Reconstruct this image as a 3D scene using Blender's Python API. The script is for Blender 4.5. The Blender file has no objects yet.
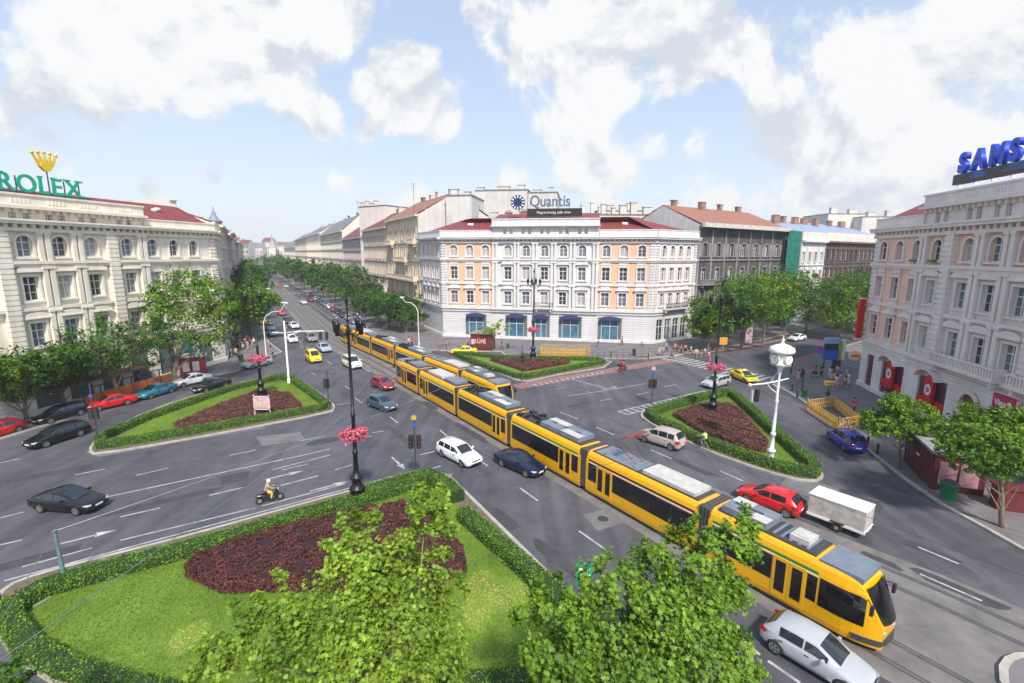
import bpy, bmesh, math, random
import numpy as np
from mathutils import Vector, Matrix
R=math.radians; PI=math.pi
sc=bpy.context.scene; col=sc.collection
# ---------------------------------------------------------------- camera
FPX=482.0; PITCH=math.atan((341.5-253.5)/FPX); ROLL=R(0.25); H=17.0
cd=bpy.data.cameras.new('camera'); cam=bpy.data.objects.new('camera',cd); col.objects.link(cam)
cd.sensor_width=36; cd.lens=36*FPX/1024; cd.clip_start=.2; cd.clip_end=9000
fw=Vector((0,math.cos(PITCH),-math.sin(PITCH))); up=Vector((0,math.sin(PITCH),math.cos(PITCH))); rt=Vector((1,0,0))
rt2=rt*math.cos(ROLL)+up*math.sin(ROLL); up2=up*math.cos(ROLL)-rt*math.sin(ROLL)
cam.matrix_world=Matrix(((rt2.x,up2.x,-fw.x,0),(rt2.y,up2.y,-fw.y,0),(rt2.z,up2.z,-fw.z,H),(0,0,0,1)))
sc.camera=cam
def ray(x,y): return rt2*((x-512)/FPX)+up2*(-(y-341.5)/FPX)+fw
def at(x,y,z=0.0):
    d=ray(x,y); t=(z-H)/d.z
    return Vector((d.x*t,d.y*t,z))
def atY(x,y,Y):
    d=ray(x,y); t=Y/d.y
    return Vector((d.x*t,Y,H+d.z*t))
def hz(p,py):
    "height above p that shows at row py"
    lo,hi=-20.,120.
    for _ in range(50):
        m=(lo+hi)/2; q=Vector((p[0],p[1],m-H)); y=341.5-FPX*q.dot(up2)/q.dot(fw)
        if y>py: lo=m
        else: hi=m
    return lo
# ---------------------------------------------------------------- light
SUN_EL=R(48); SUN_AZ=R(165)   # azimuth clockwise from +Y
sun_dir=Vector((math.sin(SUN_AZ)*math.cos(SUN_EL),math.cos(SUN_AZ)*math.cos(SUN_EL),math.sin(SUN_EL)))
sd=bpy.data.lights.new('sun','SUN'); so=bpy.data.objects.new('sun',sd); col.objects.link(so)
sd.energy=2.9; sd.angle=R(5); sd.color=(1,.93,.82)
so.rotation_euler=sun_dir.to_track_quat('Z','Y').to_euler()
w=bpy.data.worlds.new('World'); sc.world=w; w.use_nodes=True
nt=w.node_tree; N=nt.nodes; L=nt.links; N.clear()
def nn(t,**k):
    n=N.new(t)
    for a,b in k.items():
        if a.startswith('i_'): n.inputs[int(a[2:])].default_value=b
        else: setattr(n,a,b)
    return n
def mth(op,a,b=None,c=None,cl=False):
    n=N.new('ShaderNodeMath'); n.operation=op; n.use_clamp=cl
    for i,v in enumerate((a,b,c)):
        if v is None: continue
        if hasattr(v,'node'): L.new(v,n.inputs[i])
        else: n.inputs[i].default_value=v
    return n.outputs[0]
sky=nn('ShaderNodeTexSky'); sky.sky_type='NISHITA'; sky.sun_disc=False; sky.sun_elevation=SUN_EL; sky.sun_rotation=SUN_AZ
sky.air_density=1.0; sky.dust_density=1.5; sky.ozone_density=1.5; sky.altitude=100
geo=nn('ShaderNodeNewGeometry'); tc=nn('ShaderNodeTexCoord')
sep=nn('ShaderNodeSeparateXYZ'); L.new(tc.outputs['Generated'],sep.inputs[0])
zc=mth('ADD',mth('MAXIMUM',sep.outputs[2],0.0),.16)
px_=mth('DIVIDE',sep.outputs[0],zc); py_=mth('DIVIDE',sep.outputs[1],zc)
comb=nn('ShaderNodeCombineXYZ'); L.new(px_,comb.inputs[0]); L.new(py_,comb.inputs[1])
def noise(sc_,det,rough,off,vec=None,dist=0):
    m=nn('ShaderNodeMapping'); m.inputs[1].default_value=off; L.new(vec or comb.outputs[0],m.inputs[0])
    n=nn('ShaderNodeTexNoise'); n.inputs['Scale'].default_value=sc_; n.inputs['Detail'].default_value=det; n.inputs['Roughness'].default_value=rough; n.inputs['Distortion'].default_value=dist
    L.new(m.outputs[0],n.inputs['Vector']); return n.outputs['Fac']
n1=noise(1.5,9,.58,(3.1,1.7,0)); n2=noise(6,6,.6,(9,4,2),tc.outputs['Generated'])
# cumulus banks: directions in the sky with an angular size, broken up by the noise
nd=None
bl=None
for (bx,by,rad,amp) in ((250,40,.23,.36),(330,20,.2,.3),(405,100,.17,.50),(440,122,.10,.40),(330,118,.10,.36),(370,125,.10,.36),(150,15,.16,.3),(520,40,.16,.32),(480,15,.1,.25),(600,40,.26,.3),(560,80,.16,.2),(700,60,.22,.3),(780,130,.22,.28),(870,70,.28,.26),(960,50,.3,.28),(700,130,.18,.25),(590,158,.1,.28),(75,155,.13,.22),(215,180,.07,.3),(620,90,.12,.25),(880,150,.25,.2),(1000,120,.2,.2),(335,180,.07,.2),(505,180,.08,.2),(620,175,.13,.27),(720,195,.14,.27),(840,190,.14,.28),(930,160,.15,.25),(420,200,.08,.24),(560,120,.1,.26),(660,140,.12,.27),(145,190,.09,.26)):
    d=ray(bx,by).normalized()
    vm=nn('ShaderNodeVectorMath'); vm.operation='DISTANCE'; nv=nn('ShaderNodeVectorMath'); nv.operation='NORMALIZE'
    if nd is None: L.new(tc.outputs['Generated'],nv.inputs[0]); nd=nv.outputs[0]
    L.new(nd,vm.inputs[0]); vm.inputs[1].default_value=d
    v=mth('MULTIPLY',mth('SUBTRACT',1.0,mth('DIVIDE',vm.outputs['Value'],rad),None,True),amp)
    bl=v if bl is None else mth('MAXIMUM',bl,v)
n3=noise(4.2,11,.60,(1,2,5),tc.outputs['Generated'],.25); n3u=noise(4.2,6,.60,(1.012,2.0,5.045),tc.outputs['Generated'],.25)
den=mth('ADD',mth('ADD',mth('MULTIPLY',n1,.22),mth('MULTIPLY',n3,.95)),bl)
rp=nn('ShaderNodeValToRGB'); L.new(den,rp.inputs[0]); rp.color_ramp.elements[0].position=.70; rp.color_ramp.elements[1].position=.785; _e=rp.color_ramp.elements.new(.62); _e.color=(.10,.10,.10,1); rp.color_ramp.elements[0].color=(0,0,0,1); rp.color_ramp.elements[0].position=.50
rp.color_ramp.interpolation='EASE'
# milky veil low over the roofs
hzf=mth('POWER',mth('SUBTRACT',1.0,mth('MAXIMUM',sep.outputs[2],0.0),None,True),5.0)
veil=mth('MULTIPLY',hzf,.8)
shd=mth('ADD',.5,mth('MULTIPLY',mth('SUBTRACT',n3,n3u),5.5),None,True)
cshade=nn('ShaderNodeValToRGB'); L.new(shd,cshade.inputs[0]); cshade.color_ramp.elements[0].position=.15; cshade.color_ramp.elements[1].position=.62
CL=5.3
cshade.color_ramp.elements[0].color=(CL*.70,CL*.74,CL*.82,1); cshade.color_ramp.elements[1].color=(CL*1.01,CL*1.0,CL*.985,1)
mixv=nn('ShaderNodeMixRGB'); L.new(veil,mixv.inputs[0]); 
skb=nn('ShaderNodeMixRGB'); skb.blend_type='MIX'; skb.inputs[0].default_value=.58; L.new(sky.outputs[0],skb.inputs[1]); skb.inputs[2].default_value=(CL*.62,CL*.78,CL*1.02,1)
L.new(skb.outputs[0],mixv.inputs[1]); mixv.inputs[2].default_value=(CL*1.0,CL*1.03,CL*1.07,1)
mixc=nn('ShaderNodeMixRGB'); L.new(mth('MULTIPLY',rp.outputs[0],.93),mixc.inputs[0]); L.new(mixv.outputs[0],mixc.inputs[1]); L.new(cshade.outputs[0],mixc.inputs[2])
bg=nn('ShaderNodeBackground'); bg.inputs[1].default_value=.10; L.new(mixc.outputs[0],bg.inputs[0])
out=nn('ShaderNodeOutputWorld'); L.new(bg.outputs[0],out.inputs[0])
sc.view_settings.view_transform='Standard'; sc.view_settings.look='None'; sc.view_settings.exposure=0.92; sc.view_settings.gamma=1
sc.view_settings.use_curve_mapping=False
# ---------------------------------------------------------------- materials
MATS={}
def mat(name,c,rough=.7,metal=0,var=.12,scale=.6,bump=0,bscale=8,spec=.5,c2=None,transl=0,coat=0,emit=0,detail=5,island=False):
    if name in MATS: return MATS[name]
    m=bpy.data.materials.new(name); m.use_nodes=True; t=m.node_tree; n=t.nodes; l=t.links
    b=n['Principled BSDF']; b.inputs['Roughness'].default_value=rough; b.inputs['Metallic'].default_value=metal
    b.inputs['Specular IOR Level'].default_value=spec
    if coat: b.inputs['Coat Weight'].default_value=coat; b.inputs['Coat Roughness'].default_value=.05
    c=(*c,1)
    if emit:
        b.inputs['Emission Color'].default_value=c; b.inputs['Emission Strength'].default_value=emit
    if var or c2:
        g=n.new('ShaderNodeNewGeometry'); no=n.new('ShaderNodeTexNoise'); no.inputs['Scale'].default_value=scale; no.inputs['Detail'].default_value=detail; no.inputs['Roughness'].default_value=.65
        l.new(g.outputs['Position'],no.inputs['Vector'])
        r=n.new('ShaderNodeValToRGB'); l.new(no.outputs['Fac'],r.inputs[0])
        r.color_ramp.elements[0].position=.3; r.color_ramp.elements[1].position=.7
        cc=c2 or tuple(x*(1-var*1.6) for x in c[:3])
        r.color_ramp.elements[0].color=(*cc[:3],1); r.color_ramp.elements[1].color=tuple(min(1,x*(1+var*.5)) for x in c[:3])+(1,)
        src=r.outputs[0]
        if island:
            mx=n.new('ShaderNodeMixRGB'); mx.blend_type='MULTIPLY'; mx.inputs[0].default_value=1
            rr=n.new('ShaderNodeMapRange'); rr.inputs[3].default_value=.55; rr.inputs[4].default_value=1.5
            l.new(g.outputs['Random Per Island'],rr.inputs[0]); l.new(src,mx.inputs[1]); l.new(rr.outputs[0],mx.inputs[2]); src=mx.outputs[0]
        l.new(src,b.inputs['Base Color'])
        if transl:
            tr=n.new('ShaderNodeBsdfTranslucent'); l.new(src,tr.inputs[0]); ms=n.new('ShaderNodeMixShader'); ms.inputs[0].default_value=transl
            l.new(b.outputs[0],ms.inputs[1]); l.new(tr.outputs[0],ms.inputs[2]); l.new(ms.outputs[0],n['Material Output'].inputs[0])
    else: b.inputs['Base Color'].default_value=c
    if bump:
        g2=n.new('ShaderNodeNewGeometry'); nb=n.new('ShaderNodeTexNoise'); nb.inputs['Scale'].default_value=bscale; nb.inputs['Detail'].default_value=4
        l.new(g2.outputs['Position'],nb.inputs['Vector']); bp=n.new('ShaderNodeBump'); bp.inputs['Strength'].default_value=bump; bp.inputs['Distance'].default_value=.05
        l.new(nb.outputs['Fac'],bp.inputs['Height']); l.new(bp.outputs[0],b.inputs['Normal'])
    MATS[name]=m; return m
def streaky(name,c,dirt,amt=.5,bands=0,rough=.85,soot=None):
    "rendered wall: blotches, vertical water streaks, optional rustication joints"
    if name in MATS: return MATS[name]
    m=bpy.data.materials.new(name); m.use_nodes=True; t=m.node_tree; n=t.nodes; l=t.links
    b=n['Principled BSDF']; b.inputs['Roughness'].default_value=rough; b.inputs['Specular IOR Level'].default_value=.2
    g=n.new('ShaderNodeNewGeometry')
    def ns(scale,vs,det):
        mp=n.new('ShaderNodeMapping'); mp.inputs[3].default_value=vs; l.new(g.outputs['Position'],mp.inputs[0])
        x=n.new('ShaderNodeTexNoise'); x.inputs['Scale'].default_value=scale; x.inputs['Detail'].default_value=det; x.inputs['Roughness'].default_value=.6; l.new(mp.outputs[0],x.inputs['Vector']); return x.outputs['Fac']
    a=ns(.35,(1,1,1),6); s=ns(1.6,(1,1,.07),5); f=ns(5,(1,1,1),5)
    def mt(op,p,q):
        x=n.new('ShaderNodeMath'); x.operation=op
        for i,v in enumerate((p,q)):
            if hasattr(v,'node'): l.new(v,x.inputs[i])
            else: x.inputs[i].default_value=v
        return x.outputs[0]
    mix=mt('ADD',mt('ADD',mt('MULTIPLY',a,.4),mt('MULTIPLY',s,.4)),mt('MULTIPLY',f,.2))
    r=n.new('ShaderNodeValToRGB'); l.new(mix,r.inputs[0]); r.color_ramp.elements[0].position=.38; r.color_ramp.elements[1].position=.60
    d=tuple(c[i]*(1-amt)+dirt[i]*amt for i in range(3))
    r.color_ramp.elements[0].color=(*d,1); r.color_ramp.elements[1].color=(*c,1)
    src=r.outputs[0]
    if bands:
        sp=n.new('ShaderNodeSeparateXYZ'); l.new(g.outputs['Position'],sp.inputs[0])
        fr=mt('FRACT',mt('DIVIDE',sp.outputs[2],bands),0); lt=mt('LESS_THAN',fr,.11)
        bp=n.new('ShaderNodeBump'); bp.inputs['Strength'].default_value=1; bp.inputs['Distance'].default_value=.05; bp.invert=True
        l.new(lt,bp.inputs['Height']); l.new(bp.outputs[0],b.inputs['Normal'])
        mx=n.new('ShaderNodeMixRGB'); l.new(mt('MULTIPLY',lt,.42),mx.inputs[0]); l.new(src,mx.inputs[1]); mx.inputs[2].default_value=(*[v*.55 for v in d],1); src=mx.outputs[0]
    l.new(src,b.inputs['Base Color']); MATS[name]=m; return m
def roofmat(name,c,seam=.6,axis=0,ang=0,rough=.6):
    if name in MATS: return MATS[name]
    m=mat(name,c,rough,0,.22,1.5); t=m.node_tree; n=t.nodes; l=t.links
    g=n.new('ShaderNodeNewGeometry'); mp=n.new('ShaderNodeMapping'); mp.inputs[2].default_value=(0,0,ang); l.new(g.outputs['Position'],mp.inputs[0])
    wv=n.new('ShaderNodeTexWave'); wv.inputs['Scale'].default_value=.314/seam; wv.bands_direction='X'; l.new(mp.outputs[0],wv.inputs[0])
    bp=n.new('ShaderNodeBump'); bp.inputs['Strength'].default_value=.6; bp.inputs['Distance'].default_value=.08; l.new(wv.outputs['Fac'],bp.inputs['Height']); l.new(bp.outputs[0],n['Principled BSDF'].inputs['Normal'])
    return m
M_white=streaky('white_render',(.70,.69,.70),(.40,.385,.37),.5)
M_whiteb=streaky('white_rusticated',(.69,.68,.70),(.42,.40,.40),.45,bands=.42)
M_peach=streaky('peach_render',(.84,.46,.32),(.68,.42,.33),.5)
M_pink=streaky('pale_pink_render',(.80,.66,.63),(.66,.55,.54),.5)
M_cream=streaky('cream_stone',(.86,.80,.70),(.50,.42,.33),.5)
M_creamb=streaky('cream_rusticated',(.80,.77,.70),(.5,.44,.36),.45,bands=.5)
M_greyst=streaky('grey_mauve_stone',(.82,.735,.70),(.56,.47,.44),.5)
M_greystb=streaky('pale_rusticated_stone',(.84,.79,.76),(.5,.46,.46),.5,bands=.45)
M_peachg=streaky('dusty_peach_render',(.90,.55,.40),(.70,.48,.4),.5)
M_soot=streaky('sooty_stone',(.12,.105,.11),(.04,.04,.045),.8)
M_sootl=streaky('sooty_relief',(.34,.31,.32),(.08,.07,.08),.8)
M_fire=streaky('firewall_plaster',(.64,.625,.61),(.38,.36,.34),.6)
M_yel=streaky('ochre_plaster',(.76,.66,.52),(.45,.36,.27),.6)
M_beige=streaky('beige_plaster',(.70,.61,.52),(.42,.35,.3),.6)
M_mauve=streaky('mauve_plaster',(.62,.52,.53),(.42,.35,.35),.5)
M_pale=streaky('pale_plaster',(.74,.68,.62),(.48,.42,.37),.5)
M_brown=streaky('brown_stone',(.16,.11,.11),(.05,.045,.05),.6)
M_redroof=roofmat('red_sheet_roof',(.23,.045,.045),.6,ang=R(10)); M_tile=roofmat('orange_tile_roof',(.34,.15,.10),.35,ang=R(30)); M_dkroof=roofmat('dark_red_roof',(.20,.05,.05),.5,ang=R(30))
M_slate=roofmat('slate_roof',(.20,.20,.23),.5,ang=R(30)); M_blueroof=roofmat('blue_sheet_roof',(.30,.36,.50),.6,ang=R(50)); M_brnroof=roofmat('brown_tile_roof',(.25,.14,.08),.4,ang=R(30))
M_chim=mat('chimney_brick',(.34,.20,.15),.9,var=.3); M_flat=mat('roofing_felt',(.22,.21,.22),.9,var=.2)
def paint(c,name): return mat('paint_'+name,c,.3,0,.03,.5,spec=.4,coat=.7)
M_frame_w=mat('white_window_frame',(.72,.72,.72),.5,var=.05); M_frame_d=mat('dark_window_frame',(.09,.07,.06),.5,var=.1)
M_gl=mat('dark_glass',(.035,.04,.05),.06,0,0,spec=.9); M_gl2=mat('grey_glass',(.13,.15,.18),.1,0,0,spec=.8)
M_gl3=mat('curtained_glass',(.42,.41,.42),.25,0,.2,3,spec=.6); M_gl4=mat('teal_shutter',(.03,.32,.30),.4,0,.1)
M_carglass=mat('car_glass',(.015,.022,.03),.03,0,0,spec=1.0); M_tglass=mat('tram_glass',(.010,.010,.012),.05,0,0,spec=.7); M_rubber=mat('tyre_rubber',(.022,.022,.023),.85,var=.1); M_rim=mat('alloy',(.5,.5,.52),.3,.7,.05)
M_blk=mat('black_plastic',(.02,.02,.022),.45,var=.1); M_iron=mat('black_iron',(.018,.019,.023),.4,.3,.1,bump=.1); M_dk=mat('dark_grey_metal',(.07,.075,.085),.5,.3,.15,2)
M_lamp=mat('headlight_glass',(.5,.52,.55),.08,.2,0); M_tail=mat('tail_light_red',(.45,.01,.015),.15,0,0); M_plate=mat('plate_white',(.75,.75,.75),.4,0,0)
M_ty=mat('tram_yellow',(.83,.42,.0),.3,0,.05,.5,coat=.5); M_tgrey=mat('roof_grey',(.20,.235,.29),.5,.1,.15,1.5); M_tlight=mat('roof_light_panel',(.55,.53,.51),.6,0,.15,2)
M_bell=mat('bellows_rubber',(.085,.08,.08),.7,0,.15); M_wht=mat('white_paint',(.78,.78,.77),.45,0,.08,2); M_navy=mat('navy_stripe',(.03,.02,.07),.3,0,0); M_green=mat('green_stripe',(.02,.22,.05),.3,0,0)
M_steel=mat('steel',(.55,.56,.58),.3,.9,.1,2); M_conc=mat('concrete',(.36,.34,.32),.9,0,.2,1.2); M_kerb=mat('kerb_stone',(.42,.39,.35),.9,0,.2,1.5); M_wood=mat('bark',(.22,.17,.12),.9,0,.35,6,bump=.5)
M_skin=mat('skin',(.55,.33,.24),.6,0,.05)
# ---------------------------------------------------------------- helpers
class MB:
    def __init__(s): s.v=[]; s.f=[]; s.m=[]; s.mi=0; s.smooth=[]
    def add(s,vs,fs,mi=None,sm=False):
        o=len(s.v); s.v+= [tuple(v) for v in vs]; s.f+=[tuple(i+o for i in f) for f in fs]
        s.m+=[s.mi if mi is None else mi]*len(fs); s.smooth+=[sm]*len(fs)
    def box(s,c,d,rz=0,mi=None,taper=1,M=None):
        x,y,z=d[0]/2,d[1]/2,d[2]/2; vs=[]
        for k,(a,b,e) in enumerate([(-x,-y,-z),(x,-y,-z),(x,y,-z),(-x,y,-z),(-x*taper,-y*taper,z),(x*taper,-y*taper,z),(x*taper,y*taper,z),(-x*taper,y*taper,z)]):
            cs,sn=math.cos(rz),math.sin(rz); p=Vector((a*cs-b*sn,a*sn+b*cs,e))
            if M: p=M@p
            vs.append(p+Vector(c))
        s.add(vs,[(3,2,1,0),(4,5,6,7),(0,1,5,4),(1,2,6,5),(2,3,7,6),(3,0,4,7)],mi)
    def fbox(s,F,s0,s1,d0,d1,z0,z1,mi=None):
        vs=[F(a,b,c) for c in (z0,z1) for (a,b) in ((s0,d0),(s1,d0),(s1,d1),(s0,d1))]
        s.add(vs,[(0,1,2,3),(7,6,5,4),(4,5,1,0),(5,6,2,1),(6,7,3,2),(7,4,0,3)],mi)
    def tube(s,pts,rs,n=8,mi=None,cap=True,sm=True):
        pts=[Vector(p) for p in pts]
        if not hasattr(rs,'__len__'): rs=[rs]*len(pts)
        vs=[];fs=[]; prev=None
        for i,p in enumerate(pts):
            t=(pts[min(i+1,len(pts)-1)]-pts[max(i-1,0)]); t.normalize()
            if prev is None: a=t.orthogonal().normalized()
            else:
                a=prev-t*prev.dot(t)
                a=a.normalized() if a.length>1e-6 else t.orthogonal().normalized()
            prev=a; b=t.cross(a)
            for k in range(n):
                q=2*PI*k/n; vs.append(p+(a*math.cos(q)+b*math.sin(q))*rs[i])
        for i in range(len(pts)-1):
            for k in range(n):
                k2=(k+1)%n; fs.append((i*n+k,i*n+k2,(i+1)*n+k2,(i+1)*n+k))
        s.add(vs,fs,mi,sm)
        if cap:
            s.add([vs[k] for k in range(n)],[tuple(range(n-1,-1,-1))],mi); s.add([vs[-n+k] for k in range(n)],[tuple(range(n))],mi)
    def lathe(s,c,prof,n=12,mi=None,sm=True):
        vs=[];fs=[]
        for (r,z) in prof:
            for k in range(n): q=2*PI*k/n; vs.append((c[0]+r*math.cos(q),c[1]+r*math.sin(q),c[2]+z))
        for i in range(len(prof)-1):
            for k in range(n): k2=(k+1)%n; fs.append((i*n+k,i*n+k2,(i+1)*n+k2,(i+1)*n+k))
        s.add(vs,fs,mi,sm); s.add(vs[:n],[tuple(range(n-1,-1,-1))],mi); s.add(vs[-n:],[tuple(range(n))],mi)
    def poly(s,pts,z0,z1,mi=None,mside=None):
        n=len(pts); A=sum(pts[i][0]*pts[(i+1)%n][1]-pts[(i+1)%n][0]*pts[i][1] for i in range(n))
        if A<0: pts=pts[::-1]
        vs=[(p[0],p[1],z1) for p in pts]; 
        s.add(vs,[tuple(range(n))],mi)
        if z0 is not None:
            vs2=vs+[(p[0],p[1],z0) for p in pts]
            s.add(vs2,[(i,n+i,n+(i+1)%n,(i+1)%n) for i in range(n)],mi if mside is None else mside)
    def build(s,name,ms,parent=None,loc=None,rz=0):
        me=bpy.data.meshes.new(name); me.from_pydata(s.v,[],s.f)
        if not isinstance(ms,(list,tuple)): ms=[ms]
        for m in ms: me.materials.append(m)
        me.polygons.foreach_set('material_index',s.m); me.polygons.foreach_set('use_smooth',s.smooth); me.update()
        return link(name,me,parent,loc,rz)
def link(name,me,parent=None,loc=None,rz=0):
    o=bpy.data.objects.new(name,me); col.objects.link(o)
    if parent: o.parent=parent
    if loc is not None: o.location=loc
    if rz: o.rotation_euler=(0,0,rz)
    return o
USED={}
def tag(o,label=None,cat=None,group=None,kind=None):
    if label:
        USED[label]=USED.get(label,0)+1; o['label']=label
    if cat: o['category']=cat
    if group: o['group']=group
    if kind: o['kind']=kind
    return o
def empty(name,loc=(0,0,0),rz=0,label=None,cat=None,group=None,kind=None):
    o=bpy.data.objects.new(name,None); col.objects.link(o); o.location=loc; o.rotation_euler=(0,0,rz); o.empty_display_size=.1
    return tag(o,label,cat,group,kind)
def tree_children(o): return [c for c in KIDS.get(o.name,[])]
KIDS={}
def index_kids(root):
    for o in [root]+list(root.children_recursive): KIDS[o.name]=list(o.children)
def copy_tree(o,parent=None,top=True):
    c=o.copy(); col.objects.link(c); c.parent=parent
    for k in KIDS.get(o.name,[]): copy_tree(k,c,False)
    return c
def setmat(o,m,slot=0):
    o.material_slots[slot].link='OBJECT'; o.material_slots[slot].material=m
def frame(O,u,n):
    O=Vector((O[0],O[1],0)); u=Vector((u[0],u[1],0)); n=Vector((n[0],n[1],0))
    return lambda s,d,z: O+u*s+n*d+Vector((0,0,z))
def unit(a): return Vector((math.sin(a),math.cos(a)))   # a from +Y clockwise
def inset(pts,d):
    n=len(pts); A=sum(pts[i][0]*pts[(i+1)%n][1]-pts[(i+1)%n][0]*pts[i][1] for i in range(n)); sg=1 if A>0 else -1
    r=[]
    for i in range(n):
        p0,p1,p2=Vector(pts[i-1][:2]),Vector(pts[i][:2]),Vector(pts[(i+1)%n][:2])
        a=(p1-p0).normalized(); b=(p2-p1).normalized(); na=Vector((-a.y,a.x))*sg; nb=Vector((-b.y,b.x))*sg
        k=(na+nb); k=k/max(.35,(1+na.dot(nb))); r.append(p1+k*d)
    return r
def smoothpoly(pts,it=1,closed=True):
    for _ in range(it):
        q=[]; n=len(pts)
        for i in range(n if closed else n-1):
            a,b=Vector(pts[i][:2]),Vector(pts[(i+1)%n][:2]); q+= [a*.75+b*.25,a*.25+b*.75]
        if not closed: q=[Vector(pts[0][:2])]+q+[Vector(pts[-1][:2])]
        pts=q
    return pts
# tram / boulevard frame
TA=Vector((15.87,18.0)); TD=Vector((-.57137,.82069)); TN=Vector((.82069,.57137))
def B(s,off,z=0):
    if s>100: off=off+.098*(s-100)
    p=TA+TD*s+TN*off; return Vector((p.x,p.y,z))
AD=TN.copy()       # direction of the crossing avenue
# ---------------------------------------------------------------- ground, roads, pavements
def gmat():
    m=bpy.data.materials.new('asphalt'); m.use_nodes=True; t=m.node_tree; n=t.nodes; l=t.links; b=n['Principled BSDF']
    g=n.new('ShaderNodeNewGeometry')
    def ns(scale,det,vs=(1,1,1),rot=0,dist=0):
        mp=n.new('ShaderNodeMapping'); mp.inputs[3].default_value=vs; mp.inputs[2].default_value=(0,0,rot); l.new(g.outputs['Position'],mp.inputs[0])
        x=n.new('ShaderNodeTexNoise'); x.inputs['Scale'].default_value=scale; x.inputs['Detail'].default_value=det; x.inputs['Distortion'].default_value=dist; l.new(mp.outputs[0],x.inputs['Vector']); return x.outputs['Fac']
    a=ns(.09,4); s=ns(.8,5,(1,.04,1),R(-34.8)); f=ns(30,3); s2=ns(.8,5,(1,.05,1),R(55.2)); c=ns(.6,6,dist=1)
    def mt(op,p,q):
        x=n.new('ShaderNodeMath'); x.operation=op
        for i,v in enumerate((p,q)):
            if hasattr(v,'node'): l.new(v,x.inputs[i])
            else: x.inputs[i].default_value=v
        return x.outputs[0]
    v=mt('ADD',mt('ADD',mt('MULTIPLY',a,.3),mt('MULTIPLY',s,.22)),mt('ADD',mt('MULTIPLY',f,.14),mt('ADD',mt('MULTIPLY',s2,.16),mt('MULTIPLY',c,.18))))
    r=n.new('ShaderNodeValToRGB'); l.new(v,r.inputs[0]); r.color_ramp.elements[0].position=.42; r.color_ramp.elements[1].position=.58
    r.color_ramp.elements[0].color=(.052,.052,.066,1); r.color_ramp.elements[1].color=(.118,.114,.134,1)
    vo=n.new('ShaderNodeTexVoronoi'); vo.feature='DISTANCE_TO_EDGE'; vo.inputs['Scale'].default_value=.07; 
    wn=n.new('ShaderNodeTexNoise'); wn.inputs['Scale'].default_value=.5; wn.inputs['Detail'].default_value=5; l.new(g.outputs['Position'],wn.inputs['Vector'])
    mx0=n.new('ShaderNodeMixRGB'); mx0.inputs[0].default_value=.25; l.new(g.outputs['Position'],mx0.inputs[1]); 
    va=n.new('ShaderNodeVectorMath'); va.operation='MULTIPLY_ADD'; l.new(wn.outputs['Color'],va.inputs[0]); va.inputs[1].default_value=(3,3,0); l.new(g.outputs['Position'],va.inputs[2]); l.new(va.outputs[0],vo.inputs['Vector'])
    ck=mt('LESS_THAN',vo.outputs['Distance'],.0012)
    mx=n.new('ShaderNodeMixRGB'); l.new(mt('MULTIPLY',ck,.6),mx.inputs[0]); l.new(r.outputs[0],mx.inputs[1]); mx.inputs[2].default_value=(.035,.034,.038,1)
    l.new(mx.outputs[0],b.inputs['Base Color']); b.inputs['Roughness'].default_value=.72; b.inputs['Specular IOR Level'].default_value=.4
    bp=n.new('ShaderNodeBump'); bp.inputs['Strength'].default_value=.25; bp.inputs['Distance'].default_value=.01; l.new(f,bp.inputs['Height']); l.new(bp.outputs[0],b.inputs['Normal'])
    return m
M_asph=gmat()
M_ground=mat('city_ground',(.20,.20,.20),.9,0,.2,.05); M_pave=mat('pavement_asphalt',(.185,.170,.178),.85,0,.22,.5,bump=.1,bscale=20,c2=(.12,.112,.12))
M_line=mat('worn_white_line',(.46,.46,.46),.7,0,.3,1.8,c2=(.20,.20,.20)); M_red=mat('red_cycle_paint',(.27,.13,.125),.8,0,.3,1.2,c2=(.17,.115,.12))
M_tbed=mat('track_bed_concrete',(.185,.172,.168),.9,0,.25,.7,bump=.15,c2=(.115,.108,.108)); M_patch=mat('light_asphalt_patch',(.17,.165,.17),.85,0,.2,.8)
g=MB(); g.add([(-4500,-1500,-.06),(4500,-1500,-.06),(4500,7500,-.06),(-4500,7500,-.06)],[(0,1,2,3)]); tag(g.build('ground',M_ground),kind='structure')
g=MB(); g.add([(-260,-12,0),(300,-12,0),(330,420,0),(-120,420,0),(-420,900,0),(-900,1600,0),(-1000,1600,0),(-520,780,0),(-260,400,0)],[tuple(range(9))]); tag(g.build('road',M_asph),kind='structure')
def pav(name,pts,m=M_pave,h=.13,sm=0,kerb=.28,kind='structure'):
    if sm: pts=smoothpoly(pts,sm)
    g=MB(); ins=inset(pts,kerb)
    n=len(pts); A=sum(pts[i][0]*pts[(i+1)%n][1]-pts[(i+1)%n][0]*pts[i][1] for i in range(n))
    if A<0: pts=pts[::-1]; ins=ins[::-1]
    vo=[(p[0],p[1],0) for p in pts]+[(p[0],p[1],h) for p in pts]+[(p[0],p[1],h) for p in ins]
    g.add(vo,[(i,(i+1)%n,n+(i+1)%n,n+i) for i in range(n)]+[(n+i,n+(i+1)%n,2*n+(i+1)%n,2*n+i) for i in range(n)],1)
    g.add([(p[0],p[1],h) for p in ins],[tuple(range(n))],0)
    return tag(g.build(name,[m,M_kerb]),kind=kind)
def G(l,z=0): return [at(x,y,z) for x,y in l]
# facade corners of the octagon-shaped square
NV=unit(R(10.3)); NT=Vector((NV.y,-NV.x))
QL=Vector((-14.2,98.2)); QR=Vector((26.6,90.7)); LE=Vector((-45.2,74.5)); RE=Vector((45.9,62.0))
TH=R(-28.2); BD=unit(TH)         # boulevard facades
BDn=Vector((BD.y,-BD.x))
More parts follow.
